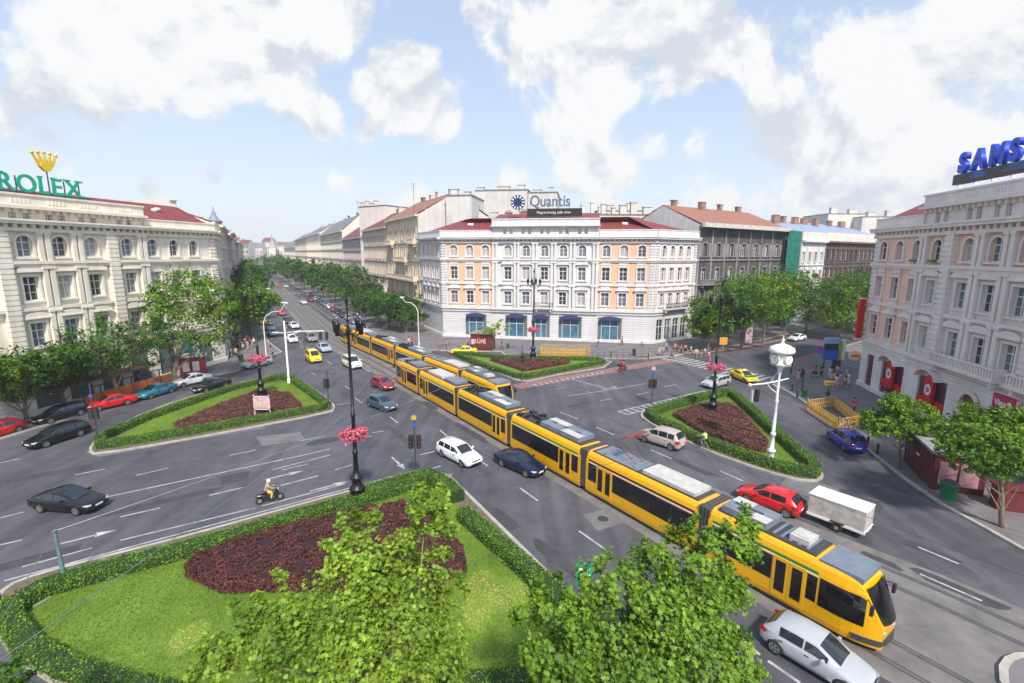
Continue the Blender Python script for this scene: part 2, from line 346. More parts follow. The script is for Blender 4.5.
# left pavement: along the left facade, round the corner, up the boulevard
lk=[LE-NV*60+NT*4.4, LE-NV*45+NT*4.4, LE-NV*30+NT*4.3, LE-NV*12+NT*4.3]
l2=[B(84,-9.2),B(96,-9.6),B(130,-9.6),B(250,-9.6),B(500,-9.6)]
lp=[LE-NV*60-NT*3]+lk+[at(236,371.5).xy,at(256,365.5).xy,at(268,357).xy]+[p.xy for p in l2]+[B(500,-30).xy,(LE+BD*60-BDn*6),(LE-NT*8)]
pav('pavement',[Vector(p[:2]) for p in lp])
# central pavement before the white corner building and up both its sides
rb=[B(500,45).xy,B(500,11.5).xy,B(250,11.5).xy,B(130,11.5).xy,B(104,11.6).xy,at(372,336).xy,at(396,343).xy,at(415,349).xy,at(440,351).xy,at(500,352).xy,at(507,357.5).xy,at(560,358.2).xy,at(604,359).xy,at(645,359.5).xy,at(672,356.5).xy,at(702,352).xy,at(744,344.5).xy,at(785,335.2).xy,at(805,330).xy]
rc=at(805,330).xy
av=[rc+AD*60,rc+AD*200,rc+AD*200-TN.yx*0+Vector((-30,40)), (QR+AD*40+Vector((-10,15))),QL+Vector((5,10))]
pav('pavement',[Vector(p[:2]) for p in rb+av])
# right pavement
rp_=G([(1100,596),(1024,552),(985,530),(940,505),(905,481),(880,461),(833,425),(800,400),(780,388.5)])
rp_=[p.xy for p in rp_]+[at(770,381).xy,at(778,371).xy,at(800,361).xy,at(835,349.5).xy,at(870,338.5).xy,at(870,338.5).xy+AD*120,RE+Vector((90,20)),RE-NV*60+NT*5,at(1100,596).xy+Vector((20,-14))]
pav('pavement',rp_)
# platform corner bottom right
pp=[p.xy for p in G([(1010,700),(999,683),(998,668),(1004,659.5),(1014,655.5),(1030,655)])]
pav('tram_platform_pavement',pp+[pp[-1]+Vector((14,-9)),pp[0]+Vector((12,-12))],h=.16)
# tram bed
def ribbon(g,pts,wd,z,mi=None):
    pts=[Vector(p[:2]) for p in pts]; vs=[]
    for i,p in enumerate(pts):
        t=(pts[min(i+1,len(pts)-1)]-pts[max(i-1,0)]).normalized(); nn_=Vector((t.y,-t.x)); vs+=[(*(p-nn_*wd/2),z),(*(p+nn_*wd/2),z)]
    g.add(vs,[(2*i,2*i+1,2*i+3,2*i+2) for i in range(len(pts)-1)],mi)
g=MB(); ss=[-40,-20,-6,0,10,40,70,90,105,120,160,220,300,420]
def bedL(s): return -1.15
def bedR(s): return (9.2 if s<0 else 9.2-.10*s if s<40 else 5.6)
vs=[]
for s in ss: vs+=[(*B(s,bedL(s)).xy,.004),(*B(s,bedR(s)).xy,.004)]
g.add(vs,[(2*i,2*i+1,2*i+3,2*i+2) for i in range(len(ss)-1)]); tag(g.build('tram_track_bed',M_tbed),kind='structure')
def off2(s): return 6.75-.0*s if s<0 else max(4.35,6.75-.06*s) if s<60 else 4.35-.03*(min(s,100)-60)*.9
g=MB()
for t_ in range(2):
    for r_ in (-.72,.72):
        pts=[B(s,(.75 if t_==0 else off2(s))+r_) for s in [-40,-20,-6,0,6,12,20,30,40,50,60,70,80,90,100,105,120,160,220,300,420]]
        ribbon(g,pts,.34,.007,1); ribbon(g,pts,.10,.012,0)
tag(g.build('tram_rails',[mat('worn_rail',(.33,.32,.32),.35,.7,.1,2),mat('rail_groove_grime',(.085,.08,.08),.8,0,.2,2)]),kind='structure')
# painted markings
lines=MB()
def seg(a,b,wd=.13,z=.009,m=0): ribbon(lines,[at(*a),at(*b)],wd,z,m)
for a,b,wd in [((4,581),(300,501.5),.14),((300,501.5),(415,470.5),.14),((22,567),(92,548),.13),((120,540.5),(255,508),.13),((262,506),(345,484),.13),
  ((120,517),(160,508),.14),((209,495.5),(243,487.5),.14),((281,485.5),(318,476),.14),((282,470),(308,464),.12),((335,470),(352,465),.12),
  ((102,498),(300,456),.15),((300,456),(330,449),.15),((272,470),(330,455),.14),((136,475.5),(168,468),.14),((230,455.5),(256,450),.14),((0,545),(22,540),.14),((0,518),(24,512),.14),
  ((0,463),(20,458.5),.14),((75,475),(105,469),.14),((300,441),(325,436),.13),((352,440),(372,436),.13),((420,455),(440,450),.13),((427,470),(441,466),.16),((435,480),(452,474),.13),
  ((440,430),(450,439),.14),((480,461),(488,466),.14),((520,488),(538,501),.14),((579,531),(606,550),.14),((768,661),(800,683),.15),((720,620),(760,655),.14),
  ((560,412),(578,419),.14),((596,427),(614,435),.14),((651,450),(672,459),.14),((720,471),(743,481),.14),((815,508),(840,519),.14),((918,547),(959,564),.15),((920,574),(982,601),.14),
  ((390,417),(398,423),.14),((355,398),(362,403),.13),((336,405),(352,403),.14),((372,433),(384,431),.13),((386,405),(394,410),.13),((345,386),(351,390),.12),((310,372),(316,375),.12),((300,345),(303,348),.12),
  ((571,379),(609,389),.18),((568,396),(600,391.5),.14),((600,391.5),(646,383.5),.14),((600,401),(612,398.5),.14),((636,395),(648,392.5),.14),((664,387),(676,384.5),.14),((556,389),(566,387),.12),((640,364),(648,363),.12),((655,371),(666,369.5),.12),
  ((250,318),(244,325),.1),((290,312),(300,321),.1),((268,300),(277,311),.1)]:
    seg(a,b,wd)
# long lane lines on the boulevard
for of in (-4.6,):
    s=70
    while s<330: ribbon(lines,[B(s,of),B(s+3,of)],.13,.009); s+=7
ribbon(lines,[B(s,-1.35) for s in (62,80,100,120,160,240,330)],.13,.009); ribbon(lines,[B(s,7.2) for s in (96,100,120,160,240,330)],.13,.009)
s=100
while s<330: ribbon(lines,[B(s,9.2),B(s+3,9.2)],.11,.009); s+=8
# ladder crossing beside the right island, another beyond the trams
def ladder(a,b,c,d,n):
    a,b,c,d=[at(*p) for p in (a,b,c,d)]
    ribbon(lines,[a,b],.16,.009); ribbon(lines,[c,d],.16,.009)
    for i in range(n+1): ribbon(lines,[a.lerp(b,i/n),c.lerp(d,i/n)],.28,.0115)
ladder((618,411.5),(703,391),(628,414.5),(712,393.5),16)
for i in range(14):
    p=at(534,384).lerp(at(601,371.5),i/13); q=at(537,386.5).lerp(at(603,373.5),i/13); ribbon(lines,[p,q],.2,.016)
# zebra across the avenue
za,zb=at(668,357),at(766,380)
n=17
for i in range(n):
    p=za.lerp(zb,(i+.5)/n); q=p.xy-AD*2.1; r_=p.xy+AD*2.3; ribbon(lines,[q,r_],.5,.016)
for i in range(9):
    p=at(604,356.5).lerp(at(640,356.5),i/8)
# zebra across the boulevard far down
for i in range(10):
    p=B(214,-7+1.9*i); ribbon(lines,[p.xy-TD*2.6,p.xy+TD*2.6],.6,.009)
# lane arrows
def arrow(x,y,d,ln=2.8,w=.6):
    p=at(x,y).xy; d=Vector(d).normalized(); q=Vector((d.y,-d.x)); ribbon(lines,[p-d*ln/2,p+d*ln*.15],.18,.009)
    a,b,c=p+d*ln/2,p+d*ln*.12+q*w/2,p+d*ln*.12-q*w/2; lines.add([(*a,.009),(*b,.009),(*c,.009)],[(0,2,1)])
for a in ((88,537,AD),(330,486,AD),(398,463,-TD),(285,475,AD),(610,388,AD),(498,438,-TD)): arrow(*a[:2],a[2])
tag(lines.build('road_markings',M_line),kind='structure')
rd=MB()
ribbon(rd,G([(516,387),(560,379),(600,372.5),(640,365.5),(673,360)]),2.3,.013)
ribbon(rd,G([(694,354.5),(735,349),(775,342),(800,337)]),1.6,.145)
ribbon(rd,G([(776,368),(800,360),(830,351)]),1.5,.145)
tag(rd.build('cycle_lane_paint',M_red),kind='structure')
pt=MB()
for a in ([(256,437),(300,432),(306,440),(262,446)],[(583,515),(608,508),(626,522),(598,531)],[(790,472),(846,492),(880,500),(870,512),(826,503),(780,486)],[(85,452),(180,436),(260,424),(266,428),(180,442),(100,457)],[(690,600),(730,640),(760,683),(700,683)]):
    pt.poly([p.xy for p in G(a)],None,.005)
tag(pt.build('asphalt_patches',M_patch),kind='structure')
pt=MB(); rq=random.Random(2)
for (x,y,a,b,ax_) in ((60,472,5,1.2,0),(170,500,7,.8,0),(330,440,4,1.4,0),(235,478,2.2,1.6,0),(400,436,5,.7,1),(470,432,6,.8,1),(560,560,5,.9,1),(500,520,3,1.6,1),(580,404,4,1,0),(690,466,5,.8,1),(760,415,6,1.1,1),(900,540,7,1,1),(860,500,3,2,1),(960,590,4,1,1),(545,432,3,1.2,1),(430,405,4,.9,1),(30,560,5,1,0),(345,395,3,1,1),(880,560,2,.6,1)):
    c=at(x,y).xy; d=(TD if ax_ else AD); q=Vector((d.y,-d.x)); pts=[]
    for k in range(10): w_=2*PI*k/10; f=rq.uniform(.75,1.15); pts.append(tuple(c+d*a*.5*f*math.copysign(abs(math.cos(w_))**.45,math.cos(w_))+q*b*.5*f*math.copysign(abs(math.sin(w_))**.45,math.sin(w_))))
    pt.poly(pts,None,.0075)
tag(pt.build('road_repairs',mat('dark_repair_asphalt',(.062,.06,.07),.8,0,.25,.8)),kind='structure')
for x,y,lb in ((603,519,'left of the yellow tram by the dashed line'),(636,436,'in the lane by the right island hedge'),(388,398,'in the boulevard lane before the trams'),(150,452,'in the avenue lane below the left island'),(508,440,'right beside the yellow tram')):
    p=at(x,y); g=MB(); g.lathe((0,0,0),[(.36,0),(.36,.018),(.30,.022)],14); tag(g.build('manhole_cover',M_dk,None,p),'round dark manhole cover '+lb,'manhole cover','manhole covers')
g=MB(); M_grate=M_dk
p=B(-4.6,6.0,.0); g.box(p+Vector((0,0,.012)),(1.5,.9,.024),-R(34.8)); tag(g.build('drain_grate',M_dk),'dark drain grate between the rails beside the platform corner','drain grate')
# ---------------------------------------------------------------- windows (shared meshes)
WC={}
def win_meshes(wd,ht,arch=False,mull=True,fm='w',sur=0):
    k=(round(wd,2),round(ht,2),arch,mull,fm,sur)
    if k in WC: return WC[k]
    g=MB(); t=.09; F=frame((0,0),(1,0),(0,-1))   # s along x, d toward -y
    x0,x1=-wd/2,wd/2
    g.fbox(F,x0,x0+t,-.05,.05,0,ht); g.fbox(F,x1-t,x1,-.05,.05,0,ht); g.fbox(F,x0+t,x1-t,-.05,.05,0,t); g.fbox(F,x0+t,x1-t,-.05,.05,ht-t,ht)
    if mull:
        g.fbox(F,-.05,.05,-.045,.06,t,ht-t); g.fbox(F,x0+t,-.05,-.045,.045,ht*.66,ht*.66+.09); g.fbox(F,.05,x1-t,-.045,.045,ht*.66,ht*.66+.09)
        for c in (.33,): 
            for a,b in ((x0+t,-.05),(.05,x1-t)): g.fbox(F,a,b,-.03,.03,ht*c,ht*c+.04)
    me=g.build('window',M_frame_w if fm=='w' else M_frame_d); fr=me.data; bpy.data.objects.remove(me)
    g=MB(); g.add([(x0+.02,.0,.02),(x1-.02,0,.02),(x1-.02,0,ht-.02),(x0+.02,0,ht-.02)],[(0,1,2,3)]); me=g.build('pane',M_gl); pa=me.data; bpy.data.objects.remove(me)
    su=None
    if sur:
        g=MB(); o=.22
        if arch:
            for s_ in (-1,1): g.fbox(F,min(s_*(wd/2),s_*(wd/2+o)),max(s_*(wd/2),s_*(wd/2+o)),.30,.42,0,ht-wd/2)
            m=10
            for i in range(m):
                a,b=PI*i/m,PI*(i+1)/m; r0,r1=wd/2,wd/2+o; z=ht-wd/2
                P_=lambda r,q,d:F(r*math.cos(q),d,z+r*math.sin(q))
                vs=[P_(r0,a,.42),P_(r1,a,.42),P_(r1,b,.42),P_(r0,b,.42),P_(r0,a,.28),P_(r1,a,.28),P_(r1,b,.28),P_(r0,b,.28)]
                g.add(vs,[(0,1,2,3),(1,5,6,2),(4,0,3,7)])
                # spandrel between the arc and the square opening
            for s_ in (-1,1):
                c=[(s_*wd/2,ht-wd/2)]+[(s_*wd/2*math.cos(q),ht-wd/2+wd/2*math.sin(q)) for q in [PI/2*j/5 for j in range(1,6)]]+[(0,ht),(s_*wd/2,ht)]
                vs=[F(a,.29,b) for a,b in c]; f=tuple(range(len(vs))); g.add(vs,[f if s_>0 else f[::-1]])
        else:
            for s_ in (-1,1): g.fbox(F,min(s_*(wd/2),s_*(wd/2+o)),max(s_*(wd/2),s_*(wd/2+o)),.30,.44,0,ht)
            g.fbox(F,-wd/2-o,wd/2+o,.30,.46,ht,ht+.25)
            if sur>=2:
                zt=ht+.62; hw=wd/2+.55
                g.fbox(F,-hw,hw,.3,.72,ht+.45,zt)
                if sur==3:   # curved pediment
                    pr=[(hw*math.cos(q),zt+.5*math.sin(q)) for q in [PI*j/8 for j in range(9)]]
                else: pr=[(hw,zt),(0,zt+.55),(-hw,zt)]
                vs=[F(a,.66,b) for a,b in pr]+[F(a,.3,b) for a,b in pr]; n_=len(pr)
                g.add(vs,[tuple(range(n_-1,-1,-1))]+[(i,i+1,n_+i+1,n_+i) for i in range(n_-1)])
        g.fbox(F,-wd/2-.3,wd/2+.3,.3,.52,-.2,-.003)
        me=g.build('surround',M_white); su=me.data; bpy.data.objects.remove(me)
    WC[k]=(fr,pa,su); return WC[k]
rw=random.Random(5)
GL=[M_gl,M_gl2,M_gl,M_gl2,M_gl2,M_gl3,M_gl3]
def put_window(parent,F,ang,s,z,wd,ht,arch=False,fm='w',sur=1,surm=None,glass=None,rec=.28,mull=True,name='window'):
    fr,pa,su=win_meshes(wd,ht,arch,mull,fm,sur)
    p=F(s,-rec,z)
    o=link(name,fr,parent,p,ang)
    q=link('pane',pa,o); gm=glass or rw.choice(GL)
    if gm is not M_gl: setmat(q,gm)
    if su:
        r=link('surround',su,o)
        if surm: setmat(r,surm)
    return o
def ang_of(u): return math.atan2(u[1],u[0])
def wall(g,F,L,z0,z1,ops,mf=None,rev=.32,s0=0):
    ss=sorted({s0,L,*[o[0] for o in ops],*[o[1] for o in ops]}); zs=sorted({z0,z1,*[o[2] for o in ops],*[o[3] for o in ops]})
    if mf:
        for x in mf[0]:
            if s0<x<L and not any(o[0]<x<o[1] for o in ops): ss.append(x)
        for x in mf[1]:
            if z0<x<z1 and not any(o[2]<x<o[3] for o in ops): zs.append(x)
        ss=sorted(set(ss)); zs=sorted(set(zs))
    for i in range(len(ss)-1):
        for j in range(len(zs)-1):
            a,b,c,d=ss[i],ss[i+1],zs[j],zs[j+1]; m=(a+b)/2; n=(c+d)/2
            if any(o[0]-1e-6<=m<=o[1]+1e-6 and o[2]-1e-6<=n<=o[3]+1e-6 for o in ops): continue
            g.add([F(a,0,c),F(b,0,c),F(b,0,d),F(a,0,d)],[(0,1,2,3)],mf[2](m,n) if mf else None)
    for o in ops:
        a,b,c,d=o[:4]; mi=mf[2](a-.05,(c+d)/2) if mf else None
        A=[F(a,0,c),F(b,0,c),F(b,0,d),F(a,0,d)]; Bk=[F(a,-rev,c),F(b,-rev,c),F(b,-rev,d),F(a,-rev,d)]
        g.add(A+Bk,[(0,4,5,1),(1,5,6,2),(2,6,7,3),(3,7,4,0)],mi)
        g.add(Bk,[(0,1,2,3)],mi)
def dentils(g,F,s0,s1,z,d0,step=.8,w=.34,h=.36,dp=.4):
    n=max(1,int((s1-s0)/step)); 
    for i in range(n):
        a=s0+(i+.5)*(s1-s0)/n; g.fbox(F,a-w/2,a+w/2,d0,d0+dp,z-h,z)
def roof_solid(g,pts_bottom,zb,pts_top,zt,mi=None):
    n=len(pts_bottom); vs=[(p[0],p[1],zb) for p in pts_bottom]+[(p[0],p[1],zt) for p in pts_top]
    g.add(vs,[(i,(i+1)%n,n+(i+1)%n,n+i) for i in range(n)]+[tuple(range(n,2*n))],mi)
# ---------------------------------------------------------------- the four-square corner buildings
def corner_building(name,label,O,u,n,scheme,wl=(10.45,20.6,10.45),wingL=None,wingR=None,depth=16,vis=(0,99),nb=(3,5,3),shops=None,flip=False,group=None,brk=False,inn=1.4,chim=5,az=0):
    """O left end of the main face looking at it from outside; u along it, n outward"""
    F=frame(O,u,n); ang=ang_of(u)
    b=empty(name,(0,0,0),0,label,'building',group)
    L_=sum(wl); a0,a1=wl[0],wl[0]+wl[1]
    M0,MW,MC,MG=scheme['trim'],scheme['wing'],scheme['centre'],scheme['ground']
    ms=[M0,MW,MC,MG]
    bays=[]
    for i in range(nb[0]): bays.append((a0-inn-3.25*(nb[0]-1-i),'w'))
    mar=1.3
    cw=(wl[1]-2*mar)/nb[1]
    cb=[a0+mar+(i+.5)*cw for i in range(nb[1])]
    if brk: cb=[a0+q for q in (2.45,6.85,10.15,13.45,17.8)]
    for s in cb: bays.append((s,'c'))
    for i in range(nb[2]): bays.append((a1+inn+3.25*i,'w'))
    ops=[]; wins=[]
    for s,k in bays:
        for (z,ht,arch,sur) in ((7.15,2.5,False,3 if k=='c' else 2),(11.95,2.5,False,3 if k=='c' else 1),(16.45,2.15,True,1)):
            ops.append((s-.72,s+.72,z,z+ht)); wins.append((s,z,1.44,ht,arch,sur,k))
    g=MB()
    gops=[]
    for (s,wd,z0,z1) in (shops or []): gops.append((s-wd/2,s+wd/2,z0,z1))
    def mf(s,z):
        if z<6.3: return 3
        if z>16 and z<19.5 and 'top' in scheme and a0+.01<s<a1-.01: return 1
        if s<a0-.01 or s>a1+.01:
            i=s if s<a0 else L_-s
            if i<1.1: return 0
            return 1
        return 2
    cuts=([a0,a1,1.1,L_-1.1],[6.3,16.0,19.2],mf)
    wall(g,F,L_,0,20.2,ops+gops,cuts)
    # attic storey on the centre
    at_ops=[]
    for s,k in bays:
        if k=='c':
            for e in (-.62,.62): at_ops.append((s+e-.33,s+e+.33,20.55+az*.75,21.75+az))
    F2=lambda s,d,z: F(s,d+.12,z)
    wall(g,F2,a1,19.9,23.4+az,at_ops,([],[],lambda s,z:0),s0=a0)
    for s_,dirn in ((a0,-1),(a1,1)):
        g.add([F(s_,.12,20.2),F(s_,.12,23.4+az),F(s_,-depth*.5,23.4+az),F(s_,-depth*.5,20.2)],[(0,1,2,3) if dirn<0 else (3,2,1,0)],0)
    g.add([F(a1,-depth*.5,20.2),F(a0,-depth*.5,20.2),F(a0,-depth*.5,23.4+az),F(a1,-depth*.5,23.4+az)],[(0,1,2,3)],0)
    # side wings of the block
    sides=[]
    for (wg,endS) in ((wingL,0),(wingR,L_)):
        if not wg: continue
        dv,ln,nbw=wg
        P0=F(endS,0,0)
        if endS==0:
            P1=P0.xy+dv*ln; uu=-dv; OO=P1
            nn_=Vector((uu.y,-uu.x))
        else: uu=dv; OO=P0.xy; nn_=Vector((uu.y,-uu.x))
        FS=frame(OO,uu,nn_); so=[]; sw=[]
        for i in range(nbw):
            s=1.6+(ln-2.6)*(i+.5)/nbw if endS==0 else 1.0+(ln-2.6)*(i+.5)/nbw
            for (z,ht,arch,sur) in ((7.15,2.5,False,2),(11.95,2.5,False,1),(16.45,2.15,True,1)): so.append((s-.6,s+.6,z,z+ht)); sw.append((s,z,1.2,ht,arch,sur))
            if endS: so.append((s-1.0,s+1.0,.3,4.6)); sw.append((s,.3,2.0,4.3,False,0))
        wall(g,FS,ln,0,20.2,so,([1,ln-1],[6.3],lambda s,z:3 if z<6.3 else (0 if s<1 or s>ln-1 else 4)))
        sides.append((FS,uu,ln,sw,endS,OO,nn_))
    ms.append(scheme.get('side',MW))
    # back
    Bp=[F(0,0,0).xy,F(L_,0,0).xy]
    if wingR: Bp.append(F(L_,0,0).xy+wingR[0]*wingR[1])
    else: Bp.append(F(L_,-depth,0).xy)
    if wingL: Bp.append(F(0,0,0).xy+wingL[0]*wingL[1])
    else: Bp.append(F(0,-depth,0).xy)
    g.add([(*Bp[2],0),(*Bp[3],0),(*Bp[3],21.2),(*Bp[2],21.2)],[(0,1,2,3)],5); 
    if not wingR: g.add([(*Bp[1],0),(*Bp[2],0),(*Bp[2],21.2),(*Bp[1],21.2)],[(0,1,2,3)],5)
    if not wingL: g.add([(*Bp[3],0),(*Bp[0],0),(*Bp[0],21.2),(*Bp[3],21.2)],[(0,1,2,3)],5)
    ms.append(M_fire)
    g.build('wall',ms,b)
    # trim
    g=MB()
    def trim(FF,s0,s1,d=0,att=False):
        g.fbox(FF,s0-.05,s1+.05,d,d+.30,6.0,6.45); g.fbox(FF,s0-.05,s1+.05,d,d+.22,5.5,5.62)
        g.fbox(FF,s0-.05,s1+.05,d,d+.26,10.95,11.28); g.fbox(FF,s0-.05,s1+.05,d,d+.40,15.72,16.05); g.fbox(FF,s0-.05,s1+.05,d,d+.26,15.45,15.717)
        g.fbox(FF,s0-.1,s1+.1,d,d+.34,19.0,19.35); g.fbox(FF,s0-.1,s1+.1,d,d+.85,19.72,20.0); g.fbox(FF,s0-.1,s1+.1,d,d+.98,20.003,20.2); dentils(g,FF,s0,s1,19.717,d,.8)
        g.fbox(FF,s0-.05,s1+.05,d,d+.2,0,.7)
    trim(F,0,a0); trim(F,a1,L_); trim(F,a0,a1,.12)
    for (s0,s1) in ((0,a0-.05),(a1+.05,L_)):
        g.fbox(F,s0,s1,.0,.3,20.203,21.35+az*.35); g.fbox(F,s0-.02,s1+.02,-.05,.38,21.353+az*.35,21.5+az*.35)
    for FS,uu,ln,sw,endS,OO,nn_ in sides:
        trim(FS,0,ln); g.fbox(FS,0,ln,.0,.3,20.203,21.35); g.fbox(FS,0,ln,-.05,.38,21.353,21.5)
    g.fbox(F,a0-.1,a1+.1,.12,1.0,22.1+az,22.4+az); dentils(g,F,a0,a1,22.097+az,.12,.75); g.fbox(F,a0,a1,.12,.5,22.403+az,23.4+az); g.fbox(F,a0-.1,a1+.1,.05,.62,23.403+az,23.6+az)
    for s,k in bays:
        if k=='c':
            for q in range(5):
                g.fbox(F,s-.85+q*.37,s-.85+q*.37+.2,.503,.56,22.72+az,23.12+az)
    # pilasters
    es=[a0+mar*.45]+[a0+mar+i*cw for i in range(1,nb[1])]+[a1-mar*.45]
    if brk: es=[a0+.6,a0+8.5,a0+11.8,a1-.6]
    for e in es:
        for (z0,z1) in ((6.45,10.95),(11.28,15.45),(16.05,19.0)):
            for q in (-.34,.34): 
                g.fbox(F,e+q-.22,e+q+.22,.0,.42,z0,z1); g.fbox(F,e+q-.3,e+q+.3,.0,.5,z1-.25,z1-.003)
    # quoins
    def quoin(FF,s0,s1):
        z=6.5
        while z<19: g.fbox(FF,s0,s1,0,.14,z,z+.36); z+=.52
    for s in (0.02,L_-1.05): quoin(F,s,s+.95)
    if brk:   # the centre steps forward once more
        for s in (a0+4.1,a0+15.1):
            z=6.5
            while z<19: g.fbox(F,s,s+1.2,0,.55,z,z+.4); z+=.52
            g.fbox(F,s+.06,s+1.14,0,.45,6.45,19)
    for FS,uu,ln,sw,endS,OO,nn_ in sides:
        quoin(FS,ln-1,ln-.05) if endS==0 else quoin(FS,.05,1)
        if endS: quoin(FS,ln-1,ln-.05)
    g.build('cornice_and_trim',M0,b)
    for s,k in bays:   # peach strips show between white window panels on the wings
        if k=='w' and vis[0]-1<s<vis[1]: 
            g=MB()
            g.fbox(F,s-.9,s+.9,0,.09,9.66,11.7) ; g.fbox(F,s-.9,s+.9,0,.09,14.9,15.44)
            g.fbox(F,s-.9,s+.9,0,.09,6.46,6.9)
            g.fbox(F,s-.9,s-.86,0,.09,6.9,15.44); g.fbox(F,s+.86,s+.9,0,.09,6.9,15.44); g.build('window_panel',M0,b)
    for (s,z,wd,ht,arch,sur,k) in wins:
        if vis[0]<=s<=vis[1]: put_window(b,F,ang,s,z,wd,ht,arch,'w',sur,M0)
    for o in at_ops:
        s=(o[0]+o[1])/2
        if vis[0]<=s<=vis[1]: put_window(b,F2,ang,s,20.55+az*.75,.66,1.2+az*.25,False,'w',0)
    for FS,uu,ln,sw,endS,OO,nn_ in sides:
        a=ang_of(uu)
        for (s,z,wd,ht,arch,sur) in sw:
            put_window(b,FS,a,s,z,wd,ht,arch,'w',sur,M0,glass=(M_gl3 if endS==0 and rw.random()<.5 else None))
    # roof
    g=MB()
    ring=Bp[:]; cen=sum((Vector(p) for p in ring),Vector((0,0)))/4
    top=inset(ring,6.5 if az==0 else 5)
    vs=[(p[0],p[1],21.2+az*.3) for p in inset(ring,.15)]+[(p[0],p[1],24.0+az*.4) for p in top]
    nn4=len(ring); g.add(vs,[((i+1)%nn4,i,nn4+i,nn4+(i+1)%nn4) for i in range(nn4)]+[tuple(range(2*nn4-1,nn4-1,-1))])
    ro=g.build('roof',M_redroof,b)
    me=ro.data; bm=bmesh.new(); bm.from_mesh(me); bmesh.ops.recalc_face_normals(bm,faces=bm.faces); bm.to_mesh(me); bm.free()
    g=MB(); g.add([F(a0+.2,.1,23.55+az),F(a1-.2,.1,23.55+az),F(a1-.2,-6,24.9+az*1.6),F(a0+.2,-6,24.9+az*1.6),F(a1-.2,-8,23.0),F(a0+.2,-8,23.0)],[(0,1,2,3),(3,2,4,5)]); g.build('attic_roof',M_redroof,b)
    for i in range(chim):
        s=rw.uniform(2,L_-2); p=F(s,-rw.uniform(7,11),24)
        g=MB(); g.box(p+Vector((0,0,.7)),(1.5,.7,1.6),ang); g.box(p+Vector((0,0,1.6)),(1.7,.9,.2),ang); 
        for q in (-.4,0,.4): g.lathe(p+Vector((q*math.cos(ang),q*math.sin(ang),1.7)),[(.13,0),(.1,.4)],8)
        g.build('chimney',M_fire if rw.random()<.6 else M_chim,ro)
    for s in (a0*.5,a1+wl[2]*.45):
        p=F(s,-3.2,22.75); g=MB(); g.box(p,(1.1,.8,.25),ang,M=Matrix.Rotation(R(20),4,'X')); g.build('skylight',M_wht,ro)
    return b,F,ang,bays,a0,a1
schW=dict(trim=M_white,wing=M_peach,centre=M_white,ground=M_whiteb,side=M_pink)
# centre building
uQ=(QR-QL).normalized(); nQ=Vector((uQ.y,-uQ.x))
shQ=[(7.0,4.3,.5,4.9),(15.3,4.4,.5,4.9),(20.2,3.6,.5,4.9),(26.0,4.5,.5,4.9),(33.6,4.5,.5,4.9)]
wgL=(BD,14.0,4); wgR=(AD,12.4,4)
bQ,FQ,aQ,baysQ,q0,q1=corner_building('corner_building','white and peach corner building straight ahead with red sheet roof wings',QL,uQ,nQ,schW,wingL=wgL,wingR=wgR,shops=shQ)
M_shopblue=mat('shop_window_blue',(.02,.07,.14),.15,0,.5,.7,spec=.8,c2=(.10,.24,.30)); M_awn=mat('navy_awning',(.015,.025,.09),.7,0,.1); M_shut=mat('grey_green_shutter',(.11,.15,.16),.6,0,.1)
def shopfront(b,F,ang,s,wd,z0,z1,awn=True):
    for q in (s-wd/2,s+wd/2-.65): g=MB(); g.fbox(F,q,q+.65,-.1,.02,z0,z1-.4); g.build('shutter',M_shut,b)
    g=MB(); g.add([F(s-wd/2+.6,-.2,z0),F(s+wd/2-.6,-.2,z0),F(s+wd/2-.6,-.2,z1),F(s-wd/2+.6,-.2,z1)],[(0,1,2,3)]); sh=g.build('shop_window',M_shopblue,b)
    g=MB()
    for e in (-wd/2+.65,0,wd/2-.75): g.fbox(F,s+e,s+e+.1,-.2,-.05,z0,z1-.4)
    g.fbox(F,s-wd/2+.75,s+wd/2-.75,-.2,-.06,3.2,3.3); g.build('shop_frame',M_frame_w,sh)
    g=MB(); n=8; r=wd/2-.25
    for i in range(n):
        a,c=PI*i/n,PI*(i+1)/n; zc=z1-.55
        v=[F(s-r*math.cos(a),.7,zc+.15+.1*math.sin(a)),F(s-r*math.cos(c),.7,zc+.15+.1*math.sin(c)),F(s-r*math.cos(c),.0,zc+.65*math.sin(c)+.2),F(s-r*math.cos(a),.0,zc+.65*math.sin(a)+.2)]
        g.add(v,[(0,1,2,3)]); g.add([v[0]-Vector((0,0,.3)),v[1]-Vector((0,0,.3)),v[1],v[0]],[(0,1,2,3)])
    if awn: g.build('awning',M_awn,b)
for s,wd,z0,z1 in shQ: shopfront(bQ,FQ,aQ,s,wd,z0,z1)
# balcony of the centre building and of its right wing
def balcony(b,F,s0,s1,z,dp=1.1,m=None,side=None,stone=False):
    g=MB(); g.fbox(F,s0,s1,0,dp,z-.22,z); 
    for q in (s0+.3,s1-.55): g.fbox(F,q,q+.25,0,dp*.8,z-.75,z-.223)
    g.build('balcony',m or M_white,b)
    g=MB(); g.fbox(F,s0,s1,dp-.06,dp-.01,z+.95,z+1.02); 
    q=s0
    while q<s1: g.fbox(F,q,q+.05,dp-.06,dp-.01,z,z+.95); q+=.22
    for e in (s0,s1-.05): g.fbox(F,e,e+.05,0,dp-.06,z+.95,z+1.02)
    if stone:
        g=MB(); g.fbox(F,s0,s1,dp-.2,dp,z+.85,z+1.0); g.fbox(F,s0,s1,dp-.2,dp,z,z+.12); q=s0
        while q<s1: g.fbox(F,q,q+.16,dp-.17,dp-.03,z+.12,z+.85); q+=.32
        for e in (s0,s1-.2): g.fbox(F,e,e+.2,0,dp-.2,z,z+1.0)
    g.build('balcony_railing',(m or M_white) if stone else M_iron,b)
